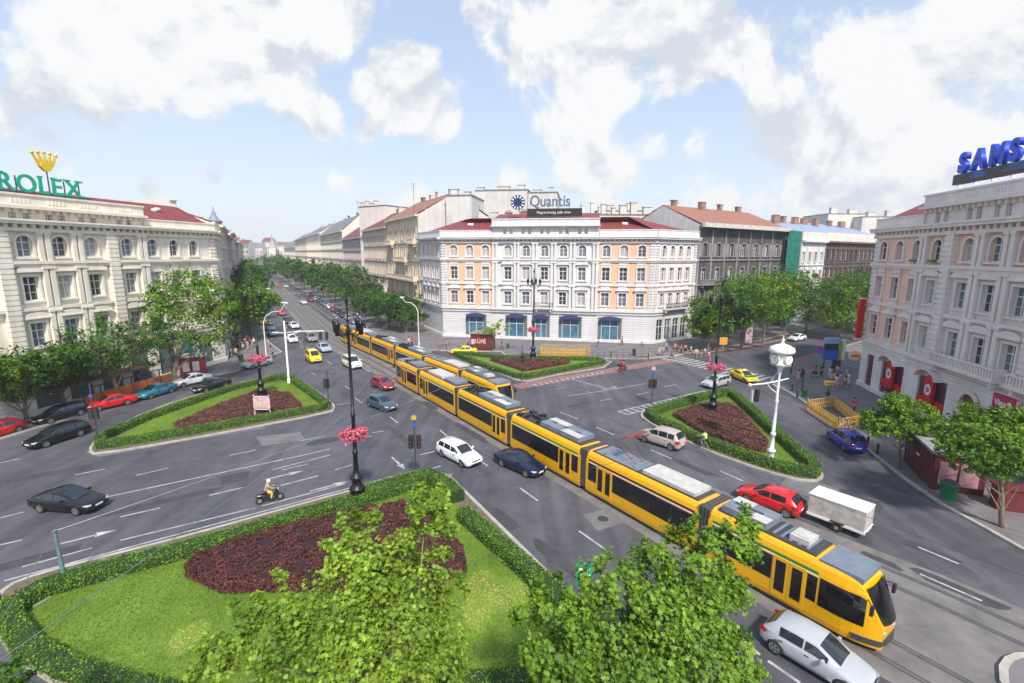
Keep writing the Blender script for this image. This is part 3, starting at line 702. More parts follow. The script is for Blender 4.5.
balcony(bQ,FQ,19.0,22.6,6.6)
FR_=frame(QR,AD,Vector((AD.y,-AD.x))); balcony(bQ,FR_,2.5,9.5,6.7)
# left building (its right end is the far corner)
uL=NV.copy(); nL=NT.copy()
Lw=(9.0,20.25,11.6); OL=LE-uL*sum(Lw)
schL=dict(trim=M_cream,wing=M_cream,centre=M_cream,ground=M_creamb,side=M_cream)
bL,FL,aL,baysL,l0,l1=corner_building('corner_building','cream stone corner building on the left under a green rooftop name and a golden crown',OL,uL,nL,schL,wl=Lw,wingL=None,wingR=(BD,14.0,4),vis=(12,99),shops=[(sum(Lw)-q,2.6,.3,4.8) for q in (3.6,7.0,10.2,14.2,18.0,21.6,25)],brk=True,inn=1.05,chim=0,az=-.9)
for q in (3.6,7.0,10.2,14.2,18.0,21.6,25):
    s=sum(Lw)-q
    g=MB(); g.add([FL(s-1.3,-.25,.3),FL(s+1.3,-.25,.3),FL(s+1.3,-.25,4.8),FL(s-1.3,-.25,4.8)],[(0,1,2,3)]); g.build('shop_window',M_gl2 if q!=7.0 else M_gl4,bL)
# right building (its left end, seen from outside, is the far corner)
uR=-NV; nR=-NT
Rw=(9.2,20.25,9.3)
schR=dict(top=1,trim=M_greyst,wing=M_peachg,centre=M_greyst,ground=M_greystb,side=M_greyst)
shR=[(2.2,1.5,.4,4.6),(7.0,4.3,.3,4.5),(14.0,4.4,.3,4.5),(19.2,2.0,.1,4.3),(24.4,3.6,.3,4.3)]
bR,FRR,aR,baysR,r0,r1=corner_building('corner_building','grey mauve and peach corner building on the right with red arched shop signs',RE,uR,nR,schR,wl=Rw,wingL=(AD,20.0,6),wingR=None,vis=(0,30),shops=shR,brk=True,nb=(3,5,3),inn=.75,chim=0,az=-.35)
M_shopdark=mat('dark_shop_window',(.05,.02,.05),.12,0,.5,1.5,spec=.8,c2=(.15,.02,.05)); M_redaw=mat('red_awning',(.60,.01,.015),.5,0,.1)
for s,wd,z0,z1 in shR:
    if s>17 and s<20:
        g=MB(); g.fbox(FRR,s-wd/2,s+wd/2,-.3,-.2,z0,z1); g.build('door',mat('oak_door',(.30,.10,.04),.5,0,.2),bR)
        g=MB(); r=wd/2
        for q in range(10):
            a,c=PI*q/10,PI*(q+1)/10
            P_=lambda rr,x,d:FRR(s+rr*math.cos(x),d,z1-r+rr*math.sin(x))
            g.add([P_(r,a,.16),P_(r,c,.16),P_(r+.5,c,.16),P_(r+.5,a,.16)],[(0,1,2,3)])
        for sg in (-1,1):
            c_=[(s+sg*r,z1-r)]+[(s+sg*r*math.cos(x),z1-r+r*math.sin(x)) for x in [PI/2*j/5 for j in range(1,6)]]+[(s,z1),(s+sg*r,z1)]
            vs=[FRR(a_,.02,b_) for a_,b_ in c_]; f=tuple(range(len(vs))); g.add(vs,[f if sg>0 else f[::-1]])
        g.build('door_arch',M_greyst,bR); continue
    g=MB(); g.add([FRR(s-wd/2,-.2,z0),FRR(s+wd/2,-.2,z0),FRR(s+wd/2,-.2,z1),FRR(s-wd/2,-.2,z1)],[(0,1,2,3)]); sh=g.build('shop_window',M_shopdark,bR)
    if s in (7.0,14.0):
        g=MB(); w_=1.35
        pr=[(-w_/2,-2.3),(w_/2,-2.3)]+[(w_/2*math.cos(x),.2+.75*math.sin(x)) for x in [PI*j/8 for j in range(9)]]
        vs=[FRR(s+a,.32,3.9+c) for a,c in pr]+[FRR(s+a,.0,3.9+c) for a,c in pr]; n_=len(pr)
        g.add(vs,[tuple(range(n_))]+[((i+1)%n_,i,n_+i,n_+(i+1)%n_) for i in range(n_)]); aw=g.build('shop_sign_box',M_redaw,bR)
        g=MB()
        vs=[FRR(s+.50*math.cos(x),.33,3.3+.6*math.sin(x)) for x in [2*PI*j/16 for j in range(16)]]; g.add(vs,[tuple(range(16))]); g.build('round_emblem',M_wht,aw)
        g=MB(); vs=[FRR(s+.28*math.cos(x),.335,3.3+.3*math.sin(x)) for x in [2*PI*j/12 for j in range(12)]]; g.add(vs,[tuple(range(12))]); g.build('emblem_centre',mat('pink_red',(.6,.12,.14),.5,0,0),aw)
        for e in (-1,1): g=MB(); g.fbox(FRR,s+e*1.45-.65,s+e*1.45+.65,-.12,-.02,1.4,2.3); g.build('red_window_band',M_redaw,bR)
        g=MB()
        pr=[((wd/2+.3)*math.cos(x),.1+.9*math.sin(x)) for x in [PI*j/10 for j in range(11)]]
        for j in range(10):
            (a,c),(e,f)=pr[j],pr[j+1]; g.add([FRR(s+a*.62,.9,4.35+c),FRR(s+e*.62,.9,4.35+f),FRR(s+e*.62,0,4.35+f),FRR(s+a*.62,0,4.35+c)],[(0,1,2,3)])
        g.build('arched_hood',M_greyst,bR)
balcony(bR,FRR,14.6,22.8,6.5,1.1,M_greyst,stone=True)
balcony(bR,FRR,24.2,27.6,6.5,1.1,M_greyst,stone=True)
for s in (8.6,11.7):
    g=MB(); g.fbox(FRR,s-.5,s+.5,.3,.6,16.3,16.55); g.build('flower_box',mat('box_plants',(.10,.22,.03),.8,0,.3,8),bR)
# red canopy kiosk against the left building and orange terrace
# ---------------------------------------------------------------- rows of houses along the boulevard and the avenue
def row_house(label,O,u,n,L_,floors,zt,mw,depth=14,roof=None,rm=None,nb=4,fire=None,trim=None,wd=1.1,balc=None,base=None,windows=True,sides=(1,1),name='row_house',zroof=4.0,group=None):
    """floors: list of (z, height) window rows"""
    F=frame(O,u,n); ang=ang_of(u); b=empty(name,(0,0,0),0,label,'house',group)
    ops=[];wn=[]
    for i in range(nb):
        s=L_*(i+.5)/nb
        for (z,h) in floors: ops.append((s-wd/2,s+wd/2,z,z+h)); wn.append((s,z,h))
    g=MB(); ms=[mw,fire or M_fire]
    wall(g,F,L_,0,zt,ops if windows else [])
    for s,sg in ((0,0),(L_,1)):
        q=[F(s,0,0),F(s,-depth,0),F(s,-depth,zt),F(s,-depth*.5,zt+(zroof if roof else 0)),F(s,0,zt)]
        g.add(q,[tuple(range(5)) if sg else tuple(range(4,-1,-1))],1)
    g.add([F(L_,-depth,0),F(0,-depth,0),F(0,-depth,zt),F(L_,-depth,zt)],[(0,1,2,3)],1)
    g.build('wall',ms,b)
    tm=trim or mw; g=MB()
    g.fbox(F,0,L_,.01,.9,zt-.45,zt); dentils(g,F,0,L_,zt-.453,.01,1.0,.4,.4,.5); zz=sorted({f[0] for f in floors})
    for z in zz[::1]: g.fbox(F,0,L_,.01,.28,z-.9,z-.6)
    for i in range(nb+1):
        s=min(max(L_*i/nb,.3),L_-.3)
        if zz: g.fbox(F,s-.22,s+.22,.01,.16,zz[0]-.6,zt-.46)
    g.build('cornice_and_trim',tm,b)
    if windows:
        for (s,z,h) in wn: put_window(b,F,ang,s,z,wd,h,False,'w' if rw.random()<.6 else 'd',1,tm)
    for (s0,s1,z) in (balc or []): balcony(b,F,s0,s1,z,1.2,tm,stone=True)
    if roof:
        g=MB(); e=.5
        A=[F(0,e,zt),F(L_,e,zt),F(L_,-depth*.5,zt+zroof),F(0,-depth*.5,zt+zroof),F(0,-depth-e,zt),F(L_,-depth-e,zt)]
        up_=Vector((0,0,.16)); A=[a+up_ for a in A]
        g.add(A+[a-up_ for a in A],[(0,1,2,3),(3,2,5,4),(6,7,1,0),(9,3,0,6),(7,8,2,1)]); ro=g.build('roof',rm or M_tile,b)
        for i in range(rw.randint(2,4)):
            s=L_*(i+.5)/4; p=F(s,-depth*.5-rw.uniform(-1,1.5),zt+zroof*.9); g=MB(); g.box(p+Vector((0,0,.7)),(rw.uniform(.8,2),.8,2),ang); g.box(p+Vector((0,0,1.75)),(1.9,1,.16),ang); g.build('chimney',M_chim if rw.random()<.5 else M_fire,ro)
    return b,F
# right side of the boulevard, nearest first; u must run so that n faces the street: n = -BDn (towards the road)
rowR=[(14.2,28,25.6,M_yel,'tall ochre row house with wide eaves and orange roof next to the white corner building',5,M_tile,5.0,[(7,2.6),(11.6,2.6),(16,2.5),(20.2,2.4)],[(9,19,15.0),(1.5,6.5,19.2),(21.5,27,19.2),(2,27,10.6)]),
 (42.3,32,24.2,M_beige,'beige row house with many narrow windows and dark red roof on the boulevard',8,M_dkroof,5.0,[(6.5,2.6),(11,2.6),(15.5,2.6),(19.8,2.2)],[(4,10,6.2)]),
 (74.5,41,22.4,M_mauve,'mauve row house with lower dark red roof on the boulevard',9,M_dkroof,5.5,[(6.2,2.5),(10.6,2.5),(15,2.5),(18.6,2)],[]),
 (116,70,26,M_pale,'long pale row house with grey slate roof on the boulevard',14,M_slate,6.5,[(6,2.6),(10.5,2.6),(15,2.6),(19,2.4),(22.4,1.8)],[]),
 (187,75,27.5,M_cream,'cream row house with grey roof and two string courses further down the boulevard',14,M_slate,5,[(6,2.6),(10.5,2.6),(15,2.6),(19,2.4)],[]),
 (262,90,27,M_beige,'beige row house far down the right side of the boulevard',14,M_slate,4.5,[(6,2.6),(10.5,2.6),(15,2.6),(19,2.4)],[]),
 (352,150,22,M_pale,'pale row house furthest down the right side of the boulevard',18,M_slate,6,[(6,2.6),(10.5,2.6),(15,2.6)],[])]
BR0=QL.copy()
for (t0,ln,zt,mw,lb,nb,rm,zr,fl,bc) in rowR:
    O=BR0+BD*(t0+ln); row_house(lb,O,-BD,Vector((-BD.y,BD.x)),ln-.1,fl,zt,mw,depth=17 if t0<20 else 15,fire=(None if t0<20 else mw),roof=True,rm=rm,nb=nb,balc=[(max(.2,ln-b),ln-a,z) for a,b,z in bc] if bc else None,zroof=zr,group='houses along the right side of the boulevard')
# chimneyed firewall behind the row
def slab(name,label,p0,p1,dp,z0,z1,m,cat='building',steps=None,group=None):
    p0,p1=Vector(p0[:2]),Vector(p1[:2]); u=(p1-p0).normalized(); n=Vector((u.y,-u.x)); F=frame(p0,u,n); ln=(p1-p0).length
    b=empty(name,(0,0,0),0,label,cat,group); g=MB(); g.fbox(F,0,ln,-dp,0,z0,z1); g.build('wall',m,b)
    g=MB(); g.fbox(F,-.15,ln+.15,-dp-.15,.15,z1+.003,z1+.25); r=g.build('roof',M_flat,b)
    for (s,wd,h) in (steps or []):
        g=MB(); g.fbox(F,s,s+wd,-1.6,-.2,z1+.253,z1+.25+h); g.fbox(F,s-.15,s+wd+.15,-1.75,-.05,z1+.253+h,z1+.45+h); g.build('chimney',m,r)
    return b,F
# left piece: gable of the ochre house towards the viewer
def wpt(px,D): return atY(px,253,D).xy
slab('tenement_block','pale blank firewall block with stepped chimneys, behind the left wing of the white corner building',wpt(447,112),wpt(472,111),12,0,hz(wpt(455,112),196),M_fire,steps=[(1,1.6,1.2),(4.2,1.2,.6)])
slab('tenement_block','tall light grey blank firewall behind the white corner building, left of the round rooftop logo',wpt(476,124),wpt(527,122),14,0,hz(wpt(500,124),191),M_fire,steps=[(.4,1.6,.6),(5.5,3,.7),(10.5,1.6,1)])
slab('tenement_block','tall light grey blank firewall behind the rooftop lettering',wpt(527.5,122),wpt(556,121),14,0,hz(wpt(540,122),193),M_fire,steps=[(1,2.2,.5),(5,1,1)])
slab('tenement_block','grey gabled firewall beside the orange tiled roof right of centre',wpt(655,118),wpt(676,117.5),12,0,hz(wpt(660,118),210),M_fire,steps=[(3.6,1.4,1.4)])
slab('tenement_block','low pale rooftop block with chimneys between red roofs behind the right wing',wpt(596,118),wpt(650,118),10,0,hz(wpt(620,118),215),M_fire,steps=[(1,1,2.2),(3.5,.8,1.4),(5.4,1.6,2),(8,1.5,2.6),(11,2,1.6)])
slab('tenement_block','row of rooftop huts and vents behind the rooftop lettering, right end',wpt(578,125),wpt(606,125),8,0,hz(wpt(590,125),214),M_pink,steps=[(.5,1,1.8),(3,.8,2.5),(5,1.5,1.5)])
slab('tenement_block','tall pale firewall block with chimney stubs rising above the boulevard row',wpt(361,165),wpt(386,158),12,0,hz(wpt(372,160),206),M_pale,steps=[(.3,1.6,1.2),(3,1,1.6),(5,1.6,.8),(7.2,.9,1.5)])
# avenue side: sooty scaffolded house with orange roof, then green netting, then the blue-roofed block
An=Vector((AD.y,-AD.x))
b,F=row_house('soot-blackened ornate stone house with carved panels under an orange tiled roof',QR+AD*12.6,AD,An,33,[(7,2.6),(11.6,2.6),(16.6,2.6)],22.9,M_soot,depth=18,roof=True,rm=M_tile,nb=7,trim=M_sootl,zroof=4.2,balc=[(1,6,11.0)],wd=1.4)
g=MB()
for i in range(7):
    s=33*(i+.5)/7
    for e in (-1.55,1.55): g.fbox(F,s+e-.4,s+e+.4,.02,.22,16.4,19.2)
g.build('carved_panels',M_sootl,b)
g=MB(); g.fbox(F,-.3,33.3,.92,1.6,22.3,23.15); g.build('eaves_fascia',mat('pale_timber',(.62,.58,.52),.8,0,.25,2),b)
# scaffold with green netting on the corner
sf=empty('scaffold',(0,0,0),0,'scaffold wrapped in green netting on the end of the soot-blackened house','scaffold')
F3=frame(QR+AD*45.8,AD,An); g=MB()
for s in (0,2.3,4.7):
    for d in (.4,1.6):
        for z in [0]: g.fbox(F3,s-.05,s+.05,d-.05,d+.05,0,22.6)
for z in (2.2,4.5,6.8,9.1,11.4,13.7,16,18.3,20.6,22.5):
    g.fbox(F3,-.2,4.8,1.55,1.65,z-.05,z+.05); 
g.build('scaffold_frame',M_steel,sf)
g=MB()
for z in (2.2,4.5,6.8,9.1,11.4,13.7,16,18.3,20.6): g.fbox(F3,-.1,4.7,.35,1.55,z-.1,z-.052)
g.build('plank_deck',M_pale,sf)
g=MB(); n_=24
vs=[]; 
for j in range(13):
    for i in range(n_+1): vs.append(F3(-1.2+6.2*i/n_,1.78+.13*math.sin(i*1.9+j*.6)+.08*math.sin(i*5+j),.5+22*j/12))
g.add(vs,[(j*(n_+1)+i,j*(n_+1)+i+1,(j+1)*(n_+1)+i+1,(j+1)*(n_+1)+i) for j in range(12) for i in range(n_)],sm=True)
g.build('netting',mat('green_netting',(.03,.26,.21),.8,0,.35,.7,transl=.3,c2=(.02,.13,.11)),sf)
# end wall building part (netted) solid
row_house('narrow dark end bay of the soot-blackened house behind the green netting',QR+AD*45.8,AD,An,4.8,[],22.7,M_soot,depth=18,nb=2,windows=False)
A0_=QR+AD*55
b,F=row_house('white plastered bay of the blue-roofed block beyond the scaffold',A0_,AD,An,13,[(6,2.5),(10.6,2.5),(15.2,2.5)],20.6,M_white,depth=16,nb=4)
g=MB(); g.fbox(F,-.2,13,-.1,.3,20.6,22.6); g.build('parapet',M_pale,b)
b,F=row_house('dark brown stone block with pale parapet and blue sheet roof beyond the trees',A0_+AD*13,AD,An,42,[(6,2.6),(11,2.6),(15.6,2.9)],20.6,M_brown,depth=22,nb=14,trim=M_brown,wd=1.5)
g=MB(); g.fbox(F,-.2,42.2,-.1,.35,20.63,22.8)
q=0
while q<42: g.fbox(F,q,q+.5,.353,.42,20.9,22.5); q+=1.5
g.build('parapet',M_pale,b)
g=MB(); A=[F(-13,-.6,22.3),F(42,-.6,22.3),F(38,-12,26.3),F(-9,-12,26.3),F(-13,-23,22.3),F(42,-23,22.3)]
g.add(A,[(0,1,2,3),(3,2,5,4),(1,5,2),(4,0,3)]); ro=g.build('roof',M_blueroof,b)
for s in (-9,-3,3,9,14,20,26,33):
    p=F(s,-9-rw.random()*3,25); g=MB(); g.box(p+Vector((0,0,1)),(rw.uniform(1.5,3.4),1,2.4),ang_of(AD)); g.box(p+Vector((0,0,2.3)),(2,1.2,.18),ang_of(AD)); g.build('chimney',M_chim,ro)
# rooftops further back on the right
for (x0,x1,D,yt,m,lb,st) in ((824,862,190,214,M_pale,'pale far rooftop block with small dark attic windows, left of the right building',[(1,2,2),(8,3,1.4)]),(858,893,185,217,M_fire,'grey far rooftop block just left of the right corner building',[(2,3,1.5),(9,1.5,2)]),
    (700,745,160,222,M_pink,'pale pink rooftop far behind the orange tiled roof',[(2,2,2)]),(596,640,150,211,M_beige,'beige rooftop block far behind the right wing of the white building',[(3,2,1.5),(9,1,2)])):
    slab('tenement_block',lb,wpt(x0,D),wpt(x1,D),16,0,hz(wpt(x0,D),yt),m,steps=st)
slab('tenement_block','block with brown tiled top standing behind the right corner building',wpt(888,100),wpt(930,96),14,0,hz(wpt(900,100),219),M_brnroof)
# left side of the boulevard
BL0=LE+BD*14.2
t=0
for (ln,zt,mw,lb,rm) in ((30,21.8,M_pale,'pale row house with brown tiled roof behind the left corner building',M_brnroof),(34,21,M_mauve,'mauve row house second on the left side of the boulevard',M_dkroof),(40,23,M_pink,'pink plastered row house third on the left side of the boulevard',M_slate),(50,21,M_beige,'beige row house fourth on the left side of the boulevard',M_dkroof),(70,22,M_cream,'cream row house fifth on the left side of the boulevard',M_slate),(110,22,M_pale,'pale row house furthest down the left side of the boulevard',M_slate)):
    row_house(lb,BL0+BD*t,BD,BDn,ln-.1,[(6,2.6),(10.5,2.6),(15,2.6),(18.6,2)],zt,mw,depth=14,roof=True,rm=rm,nb=max(4,int(ln/4.5)),zroof=2.6,fire=mw,balc=[(8,14,14),(18,24,9.5)] if t<70 else None,group='houses along the left side of the boulevard'); t+=ln
# pale curved gable behind the left building
p0=wpt(140,82); p1=wpt(205,90)
b=empty('tenement_block',(0,0,0),0,'pale gabled firewall rising behind the red roof of the left corner building','building')
u=(p1-p0).normalized(); F=frame(p0,u,Vector((u.y,-u.x))); ln=(p1-p0).length; g=MB()
pr=[(0,0),(ln,0),(ln,hz(p1,225)),(ln*.75,hz(p0+u*ln*.75,210)),(ln*.5,hz(p0+u*ln*.5,202)),(ln*.25,hz(p0+u*ln*.25,199)),(0,hz(p0,200))]
g.add([F(a,0,z) for a,z in pr]+[F(a,-10,z) for a,z in pr],[tuple(range(7))]+[((i+1)%7,i,7+i,7+(i+1)%7) for i in range(7)]+[tuple(range(13,6,-1))]); g.build('wall',M_pale,b)
# far end of the boulevard
rf=random.Random(9)
x=225
fcs=['pale','pink','beige','cream','grey','white','ochre','mauve','sand','rose','stone','ivory']
k=0
while x<330:
    wd=rf.uniform(9,16); D=rf.uniform(640,800)
    if x<246: D=520
    yt=rf.uniform(241,247); mw=rf.choice([M_pale,M_pink,M_beige,M_cream,M_white,M_mauve])
    p0,p1=wpt(x,D),wpt(x+wd,D); u=(p1-p0).normalized()
    row_house('%s house closing the far end of the boulevard, %s from left'%({M_pale:'pale',M_pink:'pink',M_beige:'beige',M_cream:'cream',M_white:'white',M_mauve:'mauve'}[mw],'first second third fourth fifth sixth seventh eighth ninth tenth eleventh twelfth'.split()[k]),p0,u,Vector((u.y,-u.x)),(p1-p0).length,[(6,3),(11,3),(16,3),(21,3)] if yt<245 else [(6,3),(11,3),(16,3)],hz(p0,yt),mw,depth=14,roof=True,rm=rf.choice([M_dkroof,M_slate,M_brnroof,M_slate]),nb=4,wd=2.2,zroof=5,group='far houses closing the end of the boulevard'); x+=wd; k+=1
# steeples
def steeple(label,px,D,ytop,w_,ybody,m,ms):
    p=wpt(px,D); zt=hz(p,ytop); zb=hz(p,ybody); b=empty('church_tower',(0,0,0),0,label,'church tower')
    g=MB(); g.box((p.x,p.y,zb/2),(w_,w_,zb),.3); g.box((p.x,p.y,zb+.3),(w_*1.15,w_*1.15,.6),.3); g.build('tower_shaft',m,b)
    g=MB(); g.lathe((p.x,p.y,zb+.6),[(w_*.5,0),(w_*.42,(zt-zb)*.15),(w_*.2,(zt-zb)*.35),(w_*.22,(zt-zb)*.45),(w_*.1,(zt-zb)*.6),(.08,zt-zb-.6)],8); g.build('spire',ms,b)
steeple('slim grey church steeple on the skyline at the far end of the boulevard',273,620,233,8,247,M_pale,mat('spire_grey',(.38,.37,.38),.8,0,.1))
steeple('blue grey church tower with onion spire behind the left row of houses',217.5,230,206,5,222,M_slate,mat('spire_blue',(.22,.28,.36),.6,0,.1))
# ---------------------------------------------------------------- rooftop signs
def text_mesh(txt,size,ext,off=0):
    c=bpy.data.curves.new('t','FONT'); c.body=txt; c.size=size; c.extrude=ext; c.offset=off; o=bpy.data.objects.new('t',c); col.objects.link(o)
    bpy.context.view_layer.update(); dg=bpy.context.evaluated_depsgraph_get(); me=bpy.data.meshes.new_from_object(o.evaluated_get(dg)); bpy.data.objects.remove(o); return me
def letters(parent,txt,F,ang,s0,d,z,size,m,ext=.12,off=.0,adv=None,serif=False,sx=1.0,name='letter'):
    s=s0
    for ch in txt:
        if ch==' ': s+=size*.4; continue
        me=text_mesh(ch,size,ext,off); me.materials.clear(); me.materials.append(m)
        xs=[v.co.x for v in me.vertices]; w_=(max(xs)-min(xs)); x0=min(xs)
        for v in me.vertices: v.co.x=(v.co.x-x0)*sx; 
        w_*=sx
        if serif:
            bm=bmesh.new(); bm.from_mesh(me); h=size*.72; t=size*.07
            def sb(xa,xb,ya): 
                r_=bmesh.ops.create_cube(bm,size=1,matrix=Matrix.Translation(((xa+xb)/2,ya,0))@Matrix.Diagonal((xb-xa,t,ext*1.9,1)))
            stem={'R':[(0,.32)],'L':[(0,.32)],'E':[(0,.32)],'X':[(-.03,.3),(.72,1.05)],'O':[]}[ch]
            for a,b_ in stem: 
                for y in (t*.5,h-t*.5): sb(a*w_-size*.04,b_*w_+size*.04,y)
            if ch=='R': sb(w_*.72,w_*1.08,t*.5)
            bm.to_mesh(me); bm.free()
        o=link(name,me,parent); M=Matrix.Translation(F(s,d,z))@Matrix.Rotation(ang,4,'Z')@Matrix.Rotation(PI/2,4,'X'); o.matrix_local=M
        s+=w_+size*(adv if adv is not None else .12)
    return s
M_lg=mat('sign_green',(.0,.36,.20),.4,0,0); M_gold=mat('sign_gold',(.80,.56,.02),.35,.2,.05); M_blue=mat('sign_blue',(.005,.05,.55),.35,0,0,emit=.06); M_sgrey=mat('sign_slate_blue',(.10,.14,.22),.4,0,0); M_sblk=mat('sign_black',(.02,.018,.02),.4,0,.05)
M_cyan=mat('screen_cyan',(.01,.10,.35),.4,0,.4,1.5,c2=(.01,.03,.10),emit=0); M_magr=mat('sign_magenta',(.55,.01,.10),.4,0,0); M_wtxt=mat('sign_white',(.8,.8,.82),.5,0,0); M_pinkb=mat('sign_pale_pink',(.75,.45,.55),.5,0,0)
# left: green name and crown
t=empty('rooftop_sign',(0,0,0),0,'large green serif capital letters standing on the left building parapet','sign')
SL=sum(Lw)
def s_on(F,L_,px,z):
    lo,hi=-5,L_+5
    f=lambda s:(lambda q:512+FPX*q.dot(rt2)/q.dot(fw))(F(s,.3,z)-Vector((0,0,H)))
    for _ in range(50):
        m=(lo+hi)/2
        if f(m)<px: lo=m
        else: hi=m
    return lo
sx1=s_on(FL,SL,86,23.8); sx0=s_on(FL,SL,-2,23.8)
print('rolex span',sx0,sx1)
wids=[]
zR=22.95; RS=(hz(FL(sx0+2,.3,0),173)-zR)/.73; _t=empty('tmp'); bb=letters(_t,'ROLEX',FL,aL,0,.25,zR,RS,M_lg,.14,.05,adv=.12,serif=True)
for c in list(_t.children): bpy.data.objects.remove(c)
bpy.data.objects.remove(_t)
kf=(sx1-sx0)/bb; letters(t,'ROLEX',FL,aL,sx0,.25,zR,RS,M_lg,.08,.035,adv=.12*kf,serif=True,sx=kf); print('rolex',sx0,sx1,kf,zR)
g=MB(); g.fbox(FL,sx0-3,sx1+.6,.15,.3,zR-.15,zR-.02); 
q=sx0-3
while q<sx1: g.fbox(FL,q,q+.08,.1,.2,22.5,zR+1.5); g.fbox(FL,q,q+.06,-.9,.2,23.2,23.26); q+=1.5
g.build('sign_frame',M_dk,t)
t=empty('crown_sign',(0,0,0),0,'golden five-pointed crown above the green rooftop letters','sign')
scx=s_on(FL,SL,42,28); g=MB(); zb=hz(FL(scx,.3,0),171); zt=hz(FL(scx,.3,0),152); hh=zt-zb
base=[(-.62,0),(.62,0),(.85,.42*hh),(-.85,.42*hh)]
for i in range(5):
    a=(i-2)*.25; x0=(i-2)*.27; tx=x0+math.sin(a)*hh*.62; tz=.3*hh+math.cos(a)*hh*.62
    pts=[(x0-.17,.25*hh),(x0+.17,.25*hh),(tx+.05,tz),(tx-.05,tz)]
    vs=[FL(scx+p,.42,zb+z) for p,z in pts]+[FL(scx+p,.22,zb+z) for p,z in pts]; g.add(vs,[(0,1,2,3),(7,6,5,4),(0,4,5,1),(1,5,6,2),(2,6,7,3),(3,7,4,0)])
    c=FL(scx+tx,.32,zb+tz+.1); g.lathe(c-Vector((0,0,.17)),[(.01,0),(.13,.06),(.17,.17),(.13,.28),(.01,.34)],8)
vs=[]; n_=14
for d in (.5,.14):
    for j in range(n_): 
        q=2*PI*j/n_; vs.append(FL(scx+.60*math.cos(q)*(1.05 if math.sin(q)>0 else .8),d,zb+.2*hh+(.24*hh)*math.sin(q)))
g.add(vs,[tuple(range(n_)),tuple(range(2*n_-1,n_-1,-1))]+[((j+1)%n_,j,n_+j,n_+(j+1)%n_) for j in range(n_)]); g.build('crown',M_gold,t)
g=MB(); g.tube([FL(scx,.3,22.6),FL(scx,.3,zb+.1)],.06); g.build('support_post',M_dk,t)
# centre: round logo + name + dark panel
t=empty('rooftop_sign',(0,0,0),0,'slate blue rooftop name with a round starry disc over a black slogan panel','sign')
def sQ(px,z): return s_on(FQ,41.5,px,z)
p0=FQ(20.7,.3,0); z1=hz(p0,208.5); z0=hz(p0,216.5); s0=sQ(527,z0); s1=sQ(582,z0)
g=MB(); g.fbox(FQ,s0,s1,.1,.35,z0,z1); pn=g.build('slogan_panel',M_sblk,t)
letters(pn,'Magyarország jobb áron',FQ,aQ,s0+1.9,.352,z0+.55,.62,M_wtxt,.02,0,adv=.08)
zq=hz(p0,207); sz=(hz(p0,195.0)-zq)/.70; letters(t,'Quantis',FQ,aQ,sQ(530,zq),.3,zq+.12,sz*.92,M_sgrey,.1,.05,adv=.04,sx=.84)
sc_=sQ(517.8,27); zc_=hz(p0,202); r=1.38; g=MB()
def disc(g,F,s,z,r0,r1,d0,d1,n=28):
    vs=[]
    for d in (d1,d0):
        for j in range(n): q=2*PI*j/n; vs.append(F(s+r1*math.cos(q),d,z+r1*math.sin(q)))
    g.add(vs,[tuple(range(n)),tuple(range(2*n-1,n-1,-1))]+[((j+1)%n,j,n+j,n+(j+1)%n) for j in range(n)])
disc(g,FQ,sc_,zc_,0,r,.15,.4); dd=g.build('round_logo',mat('logo_navy',(.015,.03,.12),.4,0,0),t)
g=MB()
for j in range(12):
    q=2*PI*j/12; 
    for (ra,rb_,w_) in ((r*.60,r*.92,.16),): 
        c,s_=math.cos(q),math.sin(q); P_=lambda a,b:FQ(sc_+a*c-b*s_,.41,zc_+a*s_+b*c); g.add([P_(ra,-.07),P_(rb_,-.15),P_(rb_,.15),P_(ra,.07)],[(0,1,2,3)])
g.build('logo_rays',M_wtxt,dd)
g=MB(); 
for q in (s0-1.6,s0+.5,s0+4,s0+8,s1-.3): g.fbox(FQ,q,q+.08,.0,.1,23.6,zc_+.3 if q<s0 else z1+1.2); g.fbox(FQ,q,q+.07,-1.4,.1,23.7,23.77)
g.fbox(FQ,s0-2.5,s1,.0,.08,24.0,24.12); g.build('sign_frame',mat('red_steel',(.4,.03,.06),.6),t)
# right: blue letters on a dark screen band
t=empty('rooftop_sign',(0,0,0),0,'bright blue capital letters over a black screen band on the right building roof','sign')
pR=FRR(15,.3,0); sA=s_on(lambda s,d,z:FRR(s,d,z),41,955,26) if 0 else None
def s_onR(px,z):
    lo,hi=-5,35
    f=lambda s:(lambda q:512+FPX*q.dot(rt2)/q.dot(fw))(FRR(s,.4,z)-Vector((0,0,H)))
    for _ in range(50):
        m=(lo+hi)/2
        if f(m)<px: lo=m
        else: hi=m
    return lo
s0=s_onR(955.6,24.5); z0=hz(FRR(s0,.4,0),185.5); z1=hz(FRR(s0,.4,0),175.5); z2=hz(FRR(s0+1,.4,0),152)
print('right sign',s0,z0,z1,z2)
g=MB(); g.fbox(FRR,s0,s0+17,.1,.6,z0,z1); pn=g.build('screen_band',M_sblk,t)
g=MB()
for (a,b_,c,d) in ((2.2,4.2,.3,.75),(2.6,3.6,.75,1.0),(6,10,.3,.6),(6.6,9.2,.6,1.0)): g.fbox(FRR,s0+a,s0+b_,.6,.61,z0+(z1-z0)*c,z0+(z1-z0)*d)
g.build('screen_picture',M_cyan,pn)
letters(t,'SAMSUNG',FRR,aR,s0+.3,.35,z1+.2,(z2-z1-.2)/.72,M_blue,.2,.10,adv=.20,sx=.92)
g=MB(); q=s0
while q<s0+17: g.fbox(FRR,q,q+.1,-.2,.1,23.5,z2-.3); g.fbox(FRR,q,q+.1,-2.0,-.2,24,24.1); q+=2.1
g.fbox(FRR,s0-.1,s0+17,.0,.2,z1+.02,z1+.12); g.build('sign_frame',M_wht,t)
